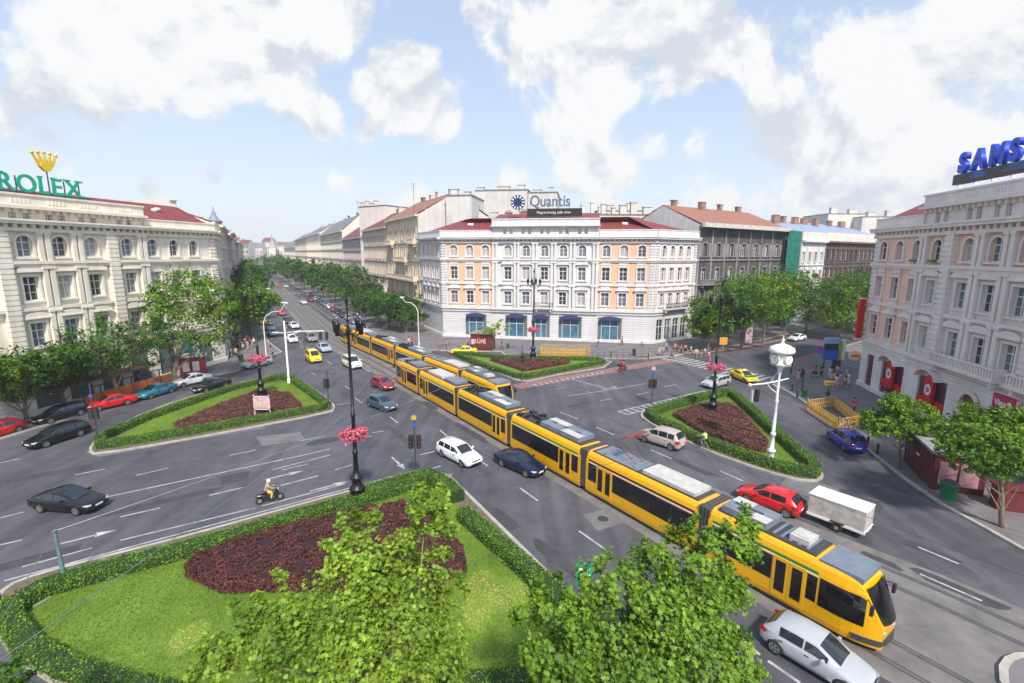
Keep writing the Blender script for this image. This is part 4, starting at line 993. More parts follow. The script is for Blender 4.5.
# wall signs on the right building
t=empty('shop_sign',(0,0,0),0,'magenta shop sign with pale lettering on the right building behind the trees','sign')
s1_=s_onR(996,4.8); zt_=5.35
g=MB(); g.fbox(FRR,s1_-.6,s1_+1.7,.05,.25,zt_-1.25,zt_); q=g.build('sign_board',M_magr,t); letters(q,'Visszér',FRR,aR,s1_-.35,.255,zt_-.9,.72,M_wtxt,.02,.02,adv=.02,sx=.8)
g=MB(); g.fbox(FRR,s1_+1.73,s1_+9,.05,.2,zt_-1.25,zt_); g.build('sign_panel',M_pinkb,t)
g=MB(); g.add([FRR(s1_-.6,.05,zt_-1.3),FRR(s1_+2,.05,zt_-1.3),FRR(s1_+2,1.2,zt_-2.0),FRR(s1_-.6,1.2,zt_-2.0)],[(0,1,2,3),(3,2,1,0)]); tag(g.build('awning',mat('teal_awning',(.02,.22,.20),.7,0,.1)),'dark teal awning under the magenta shop sign','awning')
# red vertical banner and round sign on the corner
t=empty('banner_sign',(0,0,0),0,'tall narrow red vertical sign projecting from the right building corner','sign')
FC=frame(RE,(AD.x,AD.y),(-nR.y*0+NV.x,NV.y))
pb=at(851.5,385).xy; zt=hz(pb,299); zb=hz(pb,338)
g=MB(); g.box((pb.x,pb.y,(zt+zb)/2),(.9,.25,zt-zb),R(10)); q=g.build('sign_box',mat('banner_red',(.62,.005,.02),.4,0,0),t)
g=MB(); g.box((pb.x,pb.y,zb-.08),(1.1,.35,.16),R(10)); g.box((pb.x,pb.y,zt+.06),(1.0,.3,.1),R(10)); g.box((pb.x+.6,pb.y-.1,zt-.8),(.8,.08,.08),R(-10)); g.box((pb.x+.6,pb.y-.1,zb+.8),(.8,.08,.08),R(-10)); g.build('bracket',M_wht,t)
t=empty('round_sign',(0,0,0),0,'round white and orange shop sign on the right building corner below the red banner','sign')
pb=at(850.5,384).xy; zc_=hz(pb,355.5)
Fs=lambda s,d,z: Vector((pb.x,pb.y,0))+Vector((1,0,0))*s+Vector((0,-1,0))*d+Vector((0,0,z))
for (ra,rb_,d,m,nm) in ((.78,.66,.0,mat('sign_cream',(.8,.62,.5),.5,0,0),'sign_disc'),(.6,.17,.12,mat('sign_orange',(.7,.14,.04),.5,0,0),'lettering_band')):
    g=MB(); vs=[]; n_=20
    for d_ in (d+.12,d):
        for j in range(n_): x=2*PI*j/n_; vs.append(Fs(ra*math.cos(x),d_,zc_+rb_*math.sin(x)))
    g.add(vs,[tuple(range(n_)),tuple(range(2*n_-1,n_-1,-1))]+[((j+1)%n_,j,n_+j,n_+(j+1)%n_) for j in range(n_)]); g.build(nm,m,t)
g=MB(); g.box((pb.x+.9,pb.y,zc_),(.9,.06,.06)); g.build('bracket',M_dk,t)
# ---------------------------------------------------------------- trams
NS=[0,.04,.12,.25,.45,.7,1.0,1.4]
def hwf(d): return 1.2*(1-(1-min(1,max(0,d)/2.0))**2.6*.42)
def tram(label,path,t_end,front=True):
    """path(s)->(x,y); nose at s=0, body runs to 54.9"""
    root=empty('tram',(0,0,0),0,label,'tram','yellow trams')
    secs=[(0,8.1,'nose'),(8.7,17.8,'mid'),(18.4,27.3,'mid'),(27.9,37.0,'mid'),(37.6,46.6,'mid'),(47.2,54.9,'tail')]
    W=1.2
    prof=[(1.16,.25),(1.2,.5),(1.2,1.05),(1.2,2.45),(1.18,2.62),(1.10,2.95),(.98,3.14),(.80,3.2),(0,3.22)]
    for k,(sa,sb_,kind) in enumerate(secs):
        A=Vector(path(sa+(0 if kind!='nose' else 2.4))[:2]); Bq=Vector(path(sb_ if kind!='tail' else sb_-2.4)[:2]); u=(Bq-A).normalized()   # u runs backwards
        n=Vector((u.y,-u.x))    # with u backwards; side facing left (-TN) or right
        o=A-u*(2.4 if kind=='nose' else 0); F=frame(o,u,n); ln=sb_-sa
        # ring stations
        if kind=='nose': st=[(s_,hwf(s_),0) for s_ in NS]+[(2.0,1.2,1.0),(ln,1.2,1.0)]
        elif kind=='tail': st=[(0,1.2,1.0),(ln-2.0,1.2,1)]+[(ln-s_,hwf(s_),0) for s_ in NS[::-1]]
        else: st=[(0,1.2,1),(ln,1.2,1)]
        g=MB(); n_=len(prof); ring=prof+[(-y,z) for y,z in prof[-2::-1]]; m_=len(ring); vs=[]
        for (s,hw,up_) in st:
            for (y,z) in ring:
                zz=z
                sh=0
                if kind!='mid':
                    sl=(1-up_); 
                    # nose leans back with height
                    d_=s if kind=='nose' else ln-s
                    zlim=1.25+(3.22-1.25)*min(1,max(0,(d_)/.95)); zz=min(z,zlim) if z>1.25 else z
                vs.append(F(s,y*hw/1.2,zz))
        fs=[(i*m_+j,i*m_+j+1,(i+1)*m_+j+1,(i+1)*m_+j) for i in range(len(st)-1) for j in range(m_-1)]
        g.add(vs,fs,sm=False); g.add(vs[:m_],[tuple(range(m_-1,-1,-1))]); g.add(vs[-m_:],[tuple(range(m_))])
        bo=g.build('body',M_ty,root); me=bo.data; bm=bmesh.new(); bm.from_mesh(me); bmesh.ops.recalc_face_normals(bm,faces=bm.faces); bm.to_mesh(me); bm.free()
        s_lo=2.5 if kind=='nose' else .25; s_hi=ln-2.5 if kind=='tail' else ln-.25
        for sg in (-1,1):
            def quad(g,s0,s1,z0,z1,d=1.206):
                g.fbox(F,s0,s1,min(sg*d,sg*(d-.02)),max(sg*d,sg*(d-.02)),z0,z1)
            # door positions
            if kind=='nose': doors=[(3.0,1.5)]
            elif kind=='tail': doors=[(ln-4.5,1.5)]
            else: doors=[(ln*.5-.6 if k!=3 else 1.4,1.5)]
            if kind=='mid': doors=[(1.0 if k in (3,) else ln-2.5,1.4)] if k!=2 else [(1.0,1.4)]
            # window band pieces
            edges=[s_lo]; 
            for (d0,dw) in doors: edges+=[d0-.06,d0+dw+.06]
            edges.append(s_hi)
            for i in range(0,len(edges),2):
                a,b_=edges[i],edges[i+1]
                if b_-a<.3: continue
                g=MB(); quad(g,a,b_,1.15,2.42); wb=g.build('window_band',M_tglass,bo)
                nw=max(1,round((b_-a)/1.7))
                for j in range(1,nw): g=MB(); q=a+(b_-a)*j/nw; quad(g,q-.04,q+.04,1.18,2.4,1.212); g.build('window_post',M_blk,wb)
            for (d0,dw) in doors:
                for e in (0,dw/2+.01):
                    g=MB(); quad(g,d0+e,d0+e+dw/2-.02,.42,2.52,1.225); dr=g.build('door_leaf',M_ty,bo)
                    g=MB(); quad(g,d0+e+.13,d0+e+dw/2-.15,.75,2.35,1.235); g.build('door_glass',M_tglass,dr)
            def cabwin(e_,sg):
                g=MB(); vs=[]; n5=8
                for i5 in range(n5+1):
                    s5=.62+(2.4-.62)*i5/n5; top5=min(2.5,1.25+1.97*s5/.95-.12)
                    for zz5 in (1.12,top5): vs.append(F(e_(s5),sg*(hwf(s5)+.014),zz5))
                g.add(vs,[(2*i5,2*i5+2,2*i5+3,2*i5+1) for i5 in range(n5)]); g.build('cab_side_window',M_tglass,bo)
            if kind=='nose': cabwin(lambda x:x,sg)
            if kind=='tail': cabwin(lambda x:ln-x,sg)
            # stripes
            g=MB(); quad(g,s_lo,s_hi,2.47,2.52,1.209); g.build('white_stripe',M_wht,bo)
            g=MB(); a,b_=s_lo,s_hi; mid=(a+b_)/2
            vs=[F(a,sg*1.194,2.56),F(b_,sg*1.194,2.56),F(b_,sg*1.18,2.70),F(a,sg*1.18,2.70)]; g.add(vs,[(0,1,2,3)] if sg>0 else [(3,2,1,0)]); g.build('route_stripe',M_green if k%2==0 else M_navy,bo)
            g=MB(); g.fbox(F,s_lo,s_hi,min(sg*1.1,sg*1.15),max(sg*1.1,sg*1.15),.1,.33); g.build('skirt',M_blk,bo)
        if kind!='mid':
            e=(lambda x:x) if kind=='nose' else (lambda x:ln-x)
            hwid=hwf
            # windscreen follows the raked nose
            g=MB(); rows=[(.05,1.36),(.28,1.83),(.54,2.37),(.76,2.84)]; vs=[]
            for (d_,z) in rows:
                w_=hwid(d_)*.86
                for j in range(7): y=-w_+2*w_*j/6; bulge=.12*(1-(y/w_)**2); vs.append(F(e(d_-.06-bulge),y,z+.03))
            g.add(vs,[(i*7+j,i*7+j+1,(i+1)*7+j+1,(i+1)*7+j) for i in range(3) for j in range(6)],sm=True); g.build('windscreen',M_tglass,bo)
            g=MB(); ys=[]; vs=[]
            pth=[(s_,hwf(s_)+.05) for s_ in (1.0,.6,.3,.1,.0)]; pth=[(a_,-b2) for a_,b2 in pth]+[(-.1,-.4),(-.12,0),(-.1,.4)]+[(a_,b2) for a_,b2 in pth[::-1]]
            for (a_,b2) in pth: vs+=[F(e(a_),b2,.42),F(e(a_),b2,.66),F(e(a_+.12),b2*.9,.66)]
            g.add(vs,[(3*i,3*i+3,3*i+4,3*i+1) for i in range(len(pth)-1)]+[(3*i+1,3*i+4,3*i+5,3*i+2) for i in range(len(pth)-1)]); g.build('bumper',M_dk,bo)
            for y in (-.5,.5):
                g=MB(); c=F(e(.03),y,.95); g.box(c,(.16,.2,.12),ang_of(u)+PI/2*0); g.build('headlight',M_lamp,bo)
            g=MB(); vs=[F(e(-.1),-.5,.75),F(e(-.1),.5,.75),F(e(-.08),.5,1.25),F(e(-.08),-.5,1.25)]; g.add(vs,[(0,1,2,3)]); 
            g=MB(); g.fbox(F,*sorted((e(.85),e(2.6))),-.98,.98,3.0,3.26); g.build('cab_roof',M_tgrey,bo)
            for sg in (-1,1):
                g=MB(); g.box(F(e(.35),sg*1.25,2.2),(.12,.2,.42),ang_of(u)); g.tube([F(e(.6),sg*1.05,2.5),F(e(.4),sg*1.25,2.45)],.025); g.build('mirror',M_blk,bo)
        # roof kit
        rs=random.Random(k*7+int(t_end)); 
        a=3.0 if kind=='nose' else .5; b_=ln-3.0 if kind=='tail' else ln-.5
        g=MB(); g.fbox(F,a-.2,b_+.2,-.86,.86,3.18,3.27); g.build('roof_deck',M_dk,bo)
        if kind in('nose',) or k in (2,3):
            a2,b2=(a+2.2,b_) if kind=='nose' else (a+.2,b_-3.2)
            g=MB(); g.fbox(F,a2,b2,-.82,.82,3.28,3.62); hb=g.build('roof_unit',M_tgrey,bo)
            g=MB(); mm=(a2+b2)/2; g.fbox(F,a2+.02,mm-.3,-.8,-.12,3.623,3.64); g.fbox(F,mm+.1,b2-.02,.12,.8,3.623,3.64); g.build('light_panel',M_tlight,hb)
            g=MB()
            for q in range(3): g.fbox(F,a2+.6+q*(b2-a2-1.2)/2.4,a2+1.1+q*(b2-a2-1.2)/2.4,-.1,.1,3.623,3.65)
            g.build('vent',M_dk,hb)
            if kind=='nose':
                g=MB(); g.fbox(F,a+.3,a+1.2,-.5,.5,3.28,3.55); g.fbox(F,a+.4,a+1.1,-.35,.35,3.553,3.6); g.build('roof_unit',M_tlight,bo)
                g=MB(); 
                for q in range(5): g.fbox(F,a+.2+q*.4,a+.32+q*.4,-.75,.75,3.28,3.34)
                g.build('roof_frame',M_tgrey,bo)
            else:
                g=MB()
                for q in range(26): 
                    x=rs.uniform(b2+.2,b_); y=rs.uniform(-.75,.75); g.box(F(x,y,3.36+rs.random()*.1),(rs.uniform(.08,.5),rs.uniform(.08,.4),rs.uniform(.12,.3)),ang_of(u)+rs.choice((0,.3,PI/2)))
                g.build('roof_machinery',M_blk,bo)
        elif k==1:
            g=MB(); g.fbox(F,a+.1,a+3.9,-.8,.8,3.28,3.5); g.build('roof_unit',M_tlight,bo)
            g=MB()
            for (x,y) in ((a+4.6,-.6),(a+7.2,-.6)): g.fbox(F,x,x+.2,-.7,.7,3.28,3.4)
            g.fbox(F,a+4.3,a+8,-.85,.85,3.27,3.3); g.build('pantograph_base',M_tgrey,bo)
            g=MB(); q0=F(a+4.8,0,3.4); q1=F(a+6.9,0,4.3); q2=F(a+5.2,0,5.3)
            for y in (-.35,.35): g.tube([F(a+4.8,y,3.4),F(a+6.9,y*.6,4.3)],.03,6); g.tube([F(a+6.9,y*.6,4.3),F(a+5.2,y*.4,5.25)],.025,6)
            g.fbox(F,a+5.05,a+5.35,-.95,.95,5.25,5.31); g.fbox(F,a+5.05,a+5.1,-.9,.9,5.1,5.14); g.build('pantograph',mat('rust_red_steel',(.22,.06,.05),.6),bo)
        else:
            g=MB(); g.fbox(F,a+.2,a+2.6,-.8,.8,3.28,3.52); g.build('roof_unit',M_tgrey,bo)
            g=MB(); g.fbox(F,a+3.0,b_-1.2,-.8,.8,3.28,3.55); g.build('roof_unit',M_tlight if k==4 else M_tgrey,bo)
            g=MB()
            for q in range(16): g.box(F(rs.uniform(b_-1.1,b_),rs.uniform(-.75,.75),3.36),(rs.uniform(.08,.4),rs.uniform(.08,.3),rs.uniform(.1,.25)),ang_of(u))
            g.build('roof_machinery',M_blk,bo)
        # bogie under odd sections
        if kind!='mid' or k%2==0:
            for x in (ln*.42,ln*.62):
                g=MB()
                for y in (-.72,.72):
                    c=F(x,y,.3); vs=[]
                    for d_ in (-.06,.06):
                        for j in range(12): q=2*PI*j/12; vs.append(F(x+.28*math.cos(q),y+d_,.3+.28*math.sin(q)))
                    g.add(vs,[tuple(range(12)),tuple(range(23,11,-1))]+[(j,(j+1)%12,12+(j+1)%12,12+j) for j in range(12)])
                g.build('wheelset',M_dk,bo)
        # bellows to next
        if k<5:
            nx=secs[k+1][0]; P0,P1=Vector(path(sb_-.05)[:2]),Vector(path(nx+.05)[:2]); uu=(P1-P0).normalized(); FB=frame(P0,uu,Vector((uu.y,-uu.x))); g=MB(); l_=(P1-P0).length; m2=7
            for j in range(m2):
                a_,b2=l_*j/m2,l_*(j+1)/m2; w_=1.12 if j%2 else 1.17; g.fbox(FB,a_,b2,-w_,w_,.38,3.12 if j%2 else 3.2)
            g.build('bellows',M_bell,root)
    return root
def path1(s): q=TA+TD*s+TN*.75; return q
def path2(s):
    s2=s+35.6; o=3.9+.75+.25 if s2<42 else max(2.55+.75,3.9+.75+.25-.038*(s2-42)); 
    q=TA+TD*s2+TN*o; return q
tram('yellow articulated tram crossing in the foreground with its raked cab at lower right',path1,5)
tram('yellow articulated tram standing behind the nearer one, its tail far up the boulevard',path2,9)
# ---------------------------------------------------------------- vehicles
def lerp(a,b,t): return a+(b-a)*t
def interp(tab,x):
    if x<=tab[0][0]: return tab[0][1]
    for (a,b),(c,d) in zip(tab,tab[1:]):
        if a<=x<=c: return b+(d-b)*(x-a)/(c-a)
    return tab[-1][1]
def boolean_cut(obj,cut):
    m=obj.modifiers.new('b','BOOLEAN'); m.object=cut; m.operation='DIFFERENCE'; m.solver='EXACT'
    bpy.context.view_layer.update(); dg=bpy.context.evaluated_depsgraph_get(); me=bpy.data.meshes.new_from_object(obj.evaluated_get(dg)); obj.modifiers.clear(); obj.data=me; bpy.data.objects.remove(cut)
CAR={
 'sedan':dict(L=4.6,W=1.78,H=1.44,belt=.93,hood=[(0,.60),(.12,.72),(.5,.80),(1.25,.92)],wind=(1.15,2.05),roof=(2.05,3.15),rear=(3.15,3.95),boot=.98,tail=.92,wb=(.88,3.55),sw=[(1.55,2.45),(2.52,3.30)]),
 'hatch':dict(L=4.05,W=1.75,H=1.48,belt=.95,hood=[(0,.58),(.12,.70),(.45,.80),(1.05,.95)],wind=(.98,1.85),roof=(1.85,3.45),rear=(3.45,3.92),boot=1.0,tail=.98,wb=(.82,3.35),sw=[(1.4,2.25),(2.33,3.25)]),
 'estate':dict(L=4.7,W=1.78,H=1.48,belt=.95,hood=[(0,.60),(.12,.72),(.5,.80),(1.2,.94)],wind=(1.12,2.0),roof=(2.0,4.1),rear=(4.1,4.58),boot=1.0,tail=.95,wb=(.9,3.62),sw=[(1.5,2.4),(2.48,3.3),(3.38,4.1)]),
 'mpv':dict(L=4.2,W=1.76,H=1.66,belt=1.02,hood=[(0,.62),(.12,.76),(.4,.88),(.95,1.02)],wind=(.88,1.75),roof=(1.75,3.7),rear=(3.7,4.08),boot=1.05,tail=1.0,wb=(.82,3.45),sw=[(1.3,2.15),(2.23,3.05),(3.13,3.7)]),
 'van':dict(L=4.5,W=1.84,H=1.85,belt=1.1,hood=[(0,.65),(.12,.82),(.35,.95),(.8,1.1)],wind=(.72,1.55),roof=(1.55,4.2),rear=(4.2,4.42),boot=1.1,tail=1.1,wb=(.85,3.65),sw=[(1.15,2.0),(2.08,2.9),(3.0,3.95)]),
}
def make_car(kind):
    c=CAR[kind]; L_,W,Hh,belt=c['L'],c['W'],c['H'],c['belt']; hw=W/2
    X=lambda s: L_/2-s     # s measured from the front bumper; +X is forward
    top=c['hood']+[(c['wind'][0]+.1,belt-.005),(c['rear'][1]-.02,c['boot']),(L_-.12,c['tail']),(L_,c['tail']-.22)]
    top=sorted(top)
    plan=[(0,.72),(.08,.83),(.3,.93),(.8,.99),(1.5,1.0),(L_-1.2,1.0),(L_-.5,.96),(L_-.12,.88),(L_,.80)]
    root=empty('car'); root['category']='car'
    st=[0,.06,.15,.35,.7,1.05,1.4,1.9,2.4,2.9,3.3,L_-.9,L_-.55,L_-.25,L_-.1,L_-.03,L_]; st=sorted(set(round(x,2) for x in st))
    g=MB(); vs=[]; m=0
    for s in st:
        w_=hw*interp(plan,s); zt=interp(top,s); e=min(s,L_-s); zb=.30 if e<.1 else (.24 if e<.3 else .19)
        if e<.05: zt=zt-.04
        half=[(0,zb),(w_*.86,zb),(w_*.97,zb+.10),(w_,.46),(w_*1.0,.62),(w_*.975,min(zt-.10,.80)),(w_*.93,zt-.045),(w_*.82,zt-.005),(w_*.45,zt+.015),(0,zt+.022)]
        ring=half+[(-y,z) for y,z in half[-2:0:-1]]; m=len(ring); vs+=[(X(s),y,z) for y,z in ring]
    n=len(st); g.add(vs,[(i*m+j,(i+1)*m+j,(i+1)*m+(j+1)%m,i*m+(j+1)%m) for i in range(n-1) for j in range(m)],sm=True)
    g.add(vs[:m],[tuple(range(m))],sm=True); g.add(vs[-m:],[tuple(range(m-1,-1,-1))],sm=True)
    bo=g.build('body',paint((.5,.5,.5),'base'),root); bm=bmesh.new(); bm.from_mesh(bo.data); bmesh.ops.remove_doubles(bm,verts=bm.verts,dist=1e-4); bmesh.ops.recalc_face_normals(bm,faces=bm.faces); bm.to_mesh(bo.data); bm.free()
    rr=.345
    g=MB()
    for s in c['wb']:
        for sg in (-1,1):
            vs=[]
            for y in (sg*hw*1.2,sg*(hw-.26)):
                for j in range(20): q=2*PI*j/20; vs.append((X(s)+(rr)*math.cos(q),y,.31+(rr)*math.sin(q)))
            f=[tuple(range(20)),tuple(range(39,19,-1))]+[((j+1)%20,j,20+j,20+(j+1)%20) for j in range(20)]
            g.add(vs,f)
    cut=g.build('cut',M_blk); bm=bmesh.new(); bm.from_mesh(cut.data); bmesh.ops.recalc_face_normals(bm,faces=bm.faces); bm.to_mesh(cut.data); bm.free()
    boolean_cut(bo,cut)
    if len(bo.data.materials)<1: bo.data.materials.append(paint((.5,.5,.5),'base'))
    # cabin
    (w0,w1),(r0,r1),(b0,b1)=c['wind'],c['roof'],c['rear']; hb=hw*.925; ht=hw*.74
    zb=belt-.03
    def ringc(s,z,h): return [(X(s),y,z) for y in (-h,h)]
    g=MB()
    # sections along s: bottom rail, top rail
    tops=[(w0,zb,hb*.84,zb),(lerp(w0,w1,.5),None,None,None)]
    P={}
    def roofz(s): 
        t=(s-r0)/(r1-r0); return Hh-.035-.05*(2*t-1)**2*1.0
    secs=[(w0,zb+.005,hb*.80),(lerp(w0,w1,.55),lerp(zb,roofz(r0),.58),lerp(hb*.86,ht,.58)),(r0,roofz(r0),ht),((r0+r1)/2,roofz((r0+r1)/2),ht*1.0),(r1,roofz(r1),ht*.97),(lerp(b0,b1,.5),lerp(roofz(r1),zb+.03,.45),lerp(ht*.97,hb*.9,.45)),(b1,zb+.035,hb*.84)]
    vs=[]
    for (s,z,h) in secs:
        hbb=hb if w0+.15<s<b1-.1 else hb*.9
        half=[(hbb,zb),(lerp(hbb,h,.9),max(zb+.004,lerp(zb,z,.88))),(h*.86,z),(h*.4,z+.028),(0,z+.035)]
        ring=half+[(-y,zz) for y,zz in half[-2::-1]]; mm=len(ring); vs+=[(X(s),y,zz) for y,zz in ring]
    g.add(vs,[(i*mm+j,(i+1)*mm+j,(i+1)*mm+j+1,i*mm+j+1) for i in range(len(secs)-1) for j in range(mm-1)],sm=True)
    cb=g.build('cabin_shell',paint((.5,.5,.5),'base'),root); bm=bmesh.new(); bm.from_mesh(cb.data); bmesh.ops.recalc_face_normals(bm,faces=bm.faces); bm.to_mesh(cb.data); bm.free()
    # glass follows the shell
    def half_at(s):
        for i in range(len(secs)-1):
            if secs[i][0]<=s<=secs[i+1][0]:
                t=(s-secs[i][0])/(secs[i+1][0]-secs[i][0]); A=[]
                for (ss_,z,h) in (secs[i],secs[i+1]):
                    hbb=hb if w0+.15<ss_<b1-.1 else hb*.9
                    A.append([(hbb,zb),(lerp(hbb,h,.9),max(zb+.004,lerp(zb,z,.88))),(h*.86,z),(h*.4,z+.028),(0,z+.035)])
                return [(lerp(p[0],q[0],t),lerp(p[1],q[1],t)) for p,q in zip(*A)]
    cuts=[x[0] for x in secs]
    for k_,(sa,sb_) in enumerate(c['sw']):
        for sg in (-1,1):
            ss_=sorted({sa,sb_,*[x for x in cuts if sa<x<sb_],(sa+sb_)/2}); vs=[]
            for s in ss_:
                hp=half_at(s)
                for k in (.12,.93): vs.append((X(s),sg*(lerp(hp[0][0],hp[1][0],k)+.012),lerp(hp[0][1],hp[1][1],k)))
            g=MB(); f=[(i*2,(i+1)*2,(i+1)*2+1,i*2+1) for i in range(len(ss_)-1)]
            g.add(vs,f if sg>0 else [x[::-1] for x in f]); g.build('side_window',M_carglass,root)
    def pane(name,sa,sb_,dx):
        ss_=sorted({sa,sb_,*[x for x in cuts if sa<x<sb_]}); g=MB(); vs=[]; fr_=[-1,-.95,-.46,0,.46,.95,1]
        for s in ss_:
            hp=half_at(s); pl=[hp[2],hp[3],hp[4]]
            for f_ in (-.97,-.465,0,.465,.97):
                y=hp[2][0]*f_; z=interp([(0,hp[4][1]),(hp[3][0],hp[3][1]),(hp[2][0]+1e-4,hp[2][1])],abs(y)); vs.append((X(s)+dx,y,z+.012))
        g.add(vs,[(i*5+j,i*5+j+1,(i+1)*5+j+1,(i+1)*5+j) for i in range(len(ss_)-1) for j in range(4)],sm=True); g.build(name,M_carglass,root)
    pane('windscreen',lerp(w0,w1,.05),lerp(w0,w1,.94),.012)
    pane('rear_window',lerp(b0,b1,.08),lerp(b0,b1,.90),-.012)
    # wheels
    for s in c['wb']:
        for sg in (-1,1):
            g=MB(); y0,y1=sg*(hw-.22),sg*(hw-.012); vs=[]; n_=22
            for (y,r_) in ((y0,.30),(y0,.315),(y1-.03*sg,.315),(y1,.295),(y1,.215)):
                for j in range(n_): q=2*PI*j/n_; vs.append((r_*math.cos(q),y-sg*hw+0,r_*math.sin(q)))
            g.add(vs,[(i*n_+j,i*n_+(j+1)%n_,(i+1)*n_+(j+1)%n_,(i+1)*n_+j) for i in range(4) for j in range(n_)],sm=True); g.add(vs[:n_],[tuple(range(n_))])
            t=g.build('wheel',M_rubber,root,(X(s),sg*hw,.315))
            g=MB(); vs=[(.0,-.02*sg-.012*sg,0)]
            n_=20
            for j in range(n_): q=2*PI*j/n_; r_=.215; vs.append((r_*math.cos(q),-.03*sg,r_*math.sin(q)))
            g.add(vs,[(0,1+j,1+(j+1)%n_) for j in range(n_)],1)
            for j in range(5):
                q=2*PI*j/5; a=(math.cos(q),math.sin(q)); b=(-a[1],a[0]); y=-.018*sg
                g.add([(a[0]*.02-b[0]*.035,y,a[1]*.02-b[1]*.035),(a[0]*.2-b[0]*.03,y,a[1]*.2-b[1]*.03),(a[0]*.2+b[0]*.03,y,a[1]*.2+b[1]*.03),(a[0]*.02+b[0]*.035,y,a[1]*.02+b[1]*.035)],[(0,1,2,3)],0)
            vs=[]
            for r_ in (.175,.215):
                for j in range(n_): q=2*PI*j/n_; vs.append((r_*math.cos(q),-.016*sg,r_*math.sin(q)))
            g.add(vs,[(j,(j+1)%n_,n_+(j+1)%n_,n_+j) for j in range(n_)],0)
            g.build('rim',[M_rim,M_blk],t)
    for sg in (-1,1):
        w_=hw*.80; zt=interp(top,.12)
        g=MB(); vs=[(X(.02),sg*w_*.68,zt-.14),(X(.045),sg*w_*.98,zt-.13),(X(.26),sg*hw*.945,zt-.05),(X(.28),sg*hw*.93,zt-.0),(X(.10),sg*w_*.85,zt-.03),(X(.05),sg*w_*.66,zt-.05)]
        g.add([(x+.012,y+sg*.012,z+.01) for x,y,z in vs],[(0,1,4,5),(1,2,3,4)]); g.build('headlight',M_lamp,root)
        zt=c['tail']; big=kind in('mpv','van','hatch','estate')
        g=MB(); x=X(L_-.035); xb=X(L_-.28); y=hw*.86
        z0,z1=(zt-.2,zt-.06) if not big else (zt-.2,zt-.01)
        y2=hw*.965
        if big: g.add([(x-.045,sg*hw*.6,z0),(x-.045,sg*(y+.01),z0),(x-.0,sg*(y-.03),z1),(x-.0,sg*hw*.66,z1)],[(0,1,2,3)]); g.add([(x-.045,sg*(y+.01),z0),(xb,sg*(y2+.012),z0),(xb,sg*(y2-.03),z1),(x,sg*(y-.03),z1)],[(0,1,2,3)])
        else: g.add([(x-.045,sg*hw*.52,z0),(x-.045,sg*(y+.01),z0),(x-.0,sg*(y),z1-.03),(x-.0,sg*hw*.52,z1-.03)],[(0,1,2,3)]); g.add([(x-.045,sg*(y+.01),z0),(xb,sg*(y2+.012),z0),(xb,sg*(y2),z1-.05),(x,sg*y,z1-.03)],[(0,1,2,3)])
        g.build('tail_light',M_tail,root)
        g=MB(); g.box((X(w0+.55),sg*(hw+.07),belt+.07),(.13,.2,.13),0,taper=.8); g.build('wing_mirror',paint((.5,.5,.5),'base'),root)
        for (sa,sb_) in c['sw'][:2]:
            g=MB(); g.box((X(sb_-.12),sg*(hw*.985),.80),(.16,.02,.03)); g.build('door_handle',M_blk,root)
    g=MB(); g.box((X(.0)+.006,0,.50),(.03,.5,.11)); g.build('number_plate',M_plate,root)
    g=MB(); g.box((X(L_)-.006,0,.62),(.03,.5,.11)); g.build('number_plate',M_plate,root)
    g=MB(); g.box((X(.0)+.001,0,.62),(.03,hw*.95,.08)); g.box((X(.0)-.002,0,.36),(.05,hw*1.2,.10)); g.build('grille',M_blk,root)
    g=MB(); 
    for sg in (-1,1): g.box((0,sg*(hw*.93),.235),(L_*.40,.05,.09))
    g.build('side_sills',M_blk,root) if False else None
    index_kids(root); return root
KARS={k:make_car(k) for k in CAR}; KUSED=set()
PCOL={}
def cpaint(name):
    D=dict(black=(.006,.006,.009),navy=(.006,.012,.045),white=(.78,.78,.80),silver=(.40,.42,.46),grey=(.22,.23,.25),red=(.55,.012,.015),teal=(.02,.17,.27),yellow=(.85,.58,.0),blue=(.02,.035,.36),darkred=(.28,.012,.03),champagne=(.42,.37,.34),crimson=(.55,.01,.04),slate=(.05,.09,.12),palegreen=(.55,.6,.55),lightblue=(.35,.45,.6),green=(.03,.3,.06))
    return paint(D[name],name)
def car(kind,colr,front,rear,label,cat='car',group=None,extra=None,center=None,head=None):
    src=KARS[kind]; r=copy_tree(src)
    if front is not None:
        a,b=at(*front),at(*rear); c=(a+b)/2; h=math.atan2((a-b).y,(a-b).x)
    if center is not None: c=at(*center) if len(center)==2 else Vector(center); h=head if head is not None else h
    elif head is not None: h=head
    r.location=(c.x,c.y,0.012); r.rotation_euler=(0,0,h)
    for o in r.children:
        if o.name.split('.')[0] in ('body','cabin_shell','wing_mirror'): 
            for i in range(len(o.material_slots)):
                setmat(o,cpaint(colr),i)
    tag(r,label,cat,group); return r
def hd(v): return math.atan2(v.y,v.x)
def cbox(x0,y0,x1,y1): return None
T_IN=hd(-TD); T_OUT=hd(TD); A_E=hd(AD); A_W=hd(-AD); LN=hd(-NV)
gl='cars parked along the left pavement'; gb='cars driving on the boulevard'; gp='cars parked along the right side of the boulevard'
car('sedan','black',None,None,'black saloon car turning alone on the avenue, at the left near the large island',group='cars crossing the square',center=(70,508),head=R(-6)+A_E-R(36))
car('estate','black',(33,449),(83,433),'black estate car driving in front of the parked cars at left',group='cars crossing the square')
car('estate','black',(40,425),(82,413),'black and silver estate car parked at left behind the moving black estate',group=gl)
car('hatch','red',None,None,'red car cut off by the left edge of the photo',group=gl,center=(-4,437),head=LN)
car('sedan','red',(88,412),(134,402),'bright red saloon car parked under the left street trees',group=gl)
car('sedan','teal',(138,401),(174,390),'teal blue saloon car parked between the red and the white car',group=gl)
car('sedan','white',(173,388),(211,380),'white car parked between the teal car and the plane tree',group=gl)
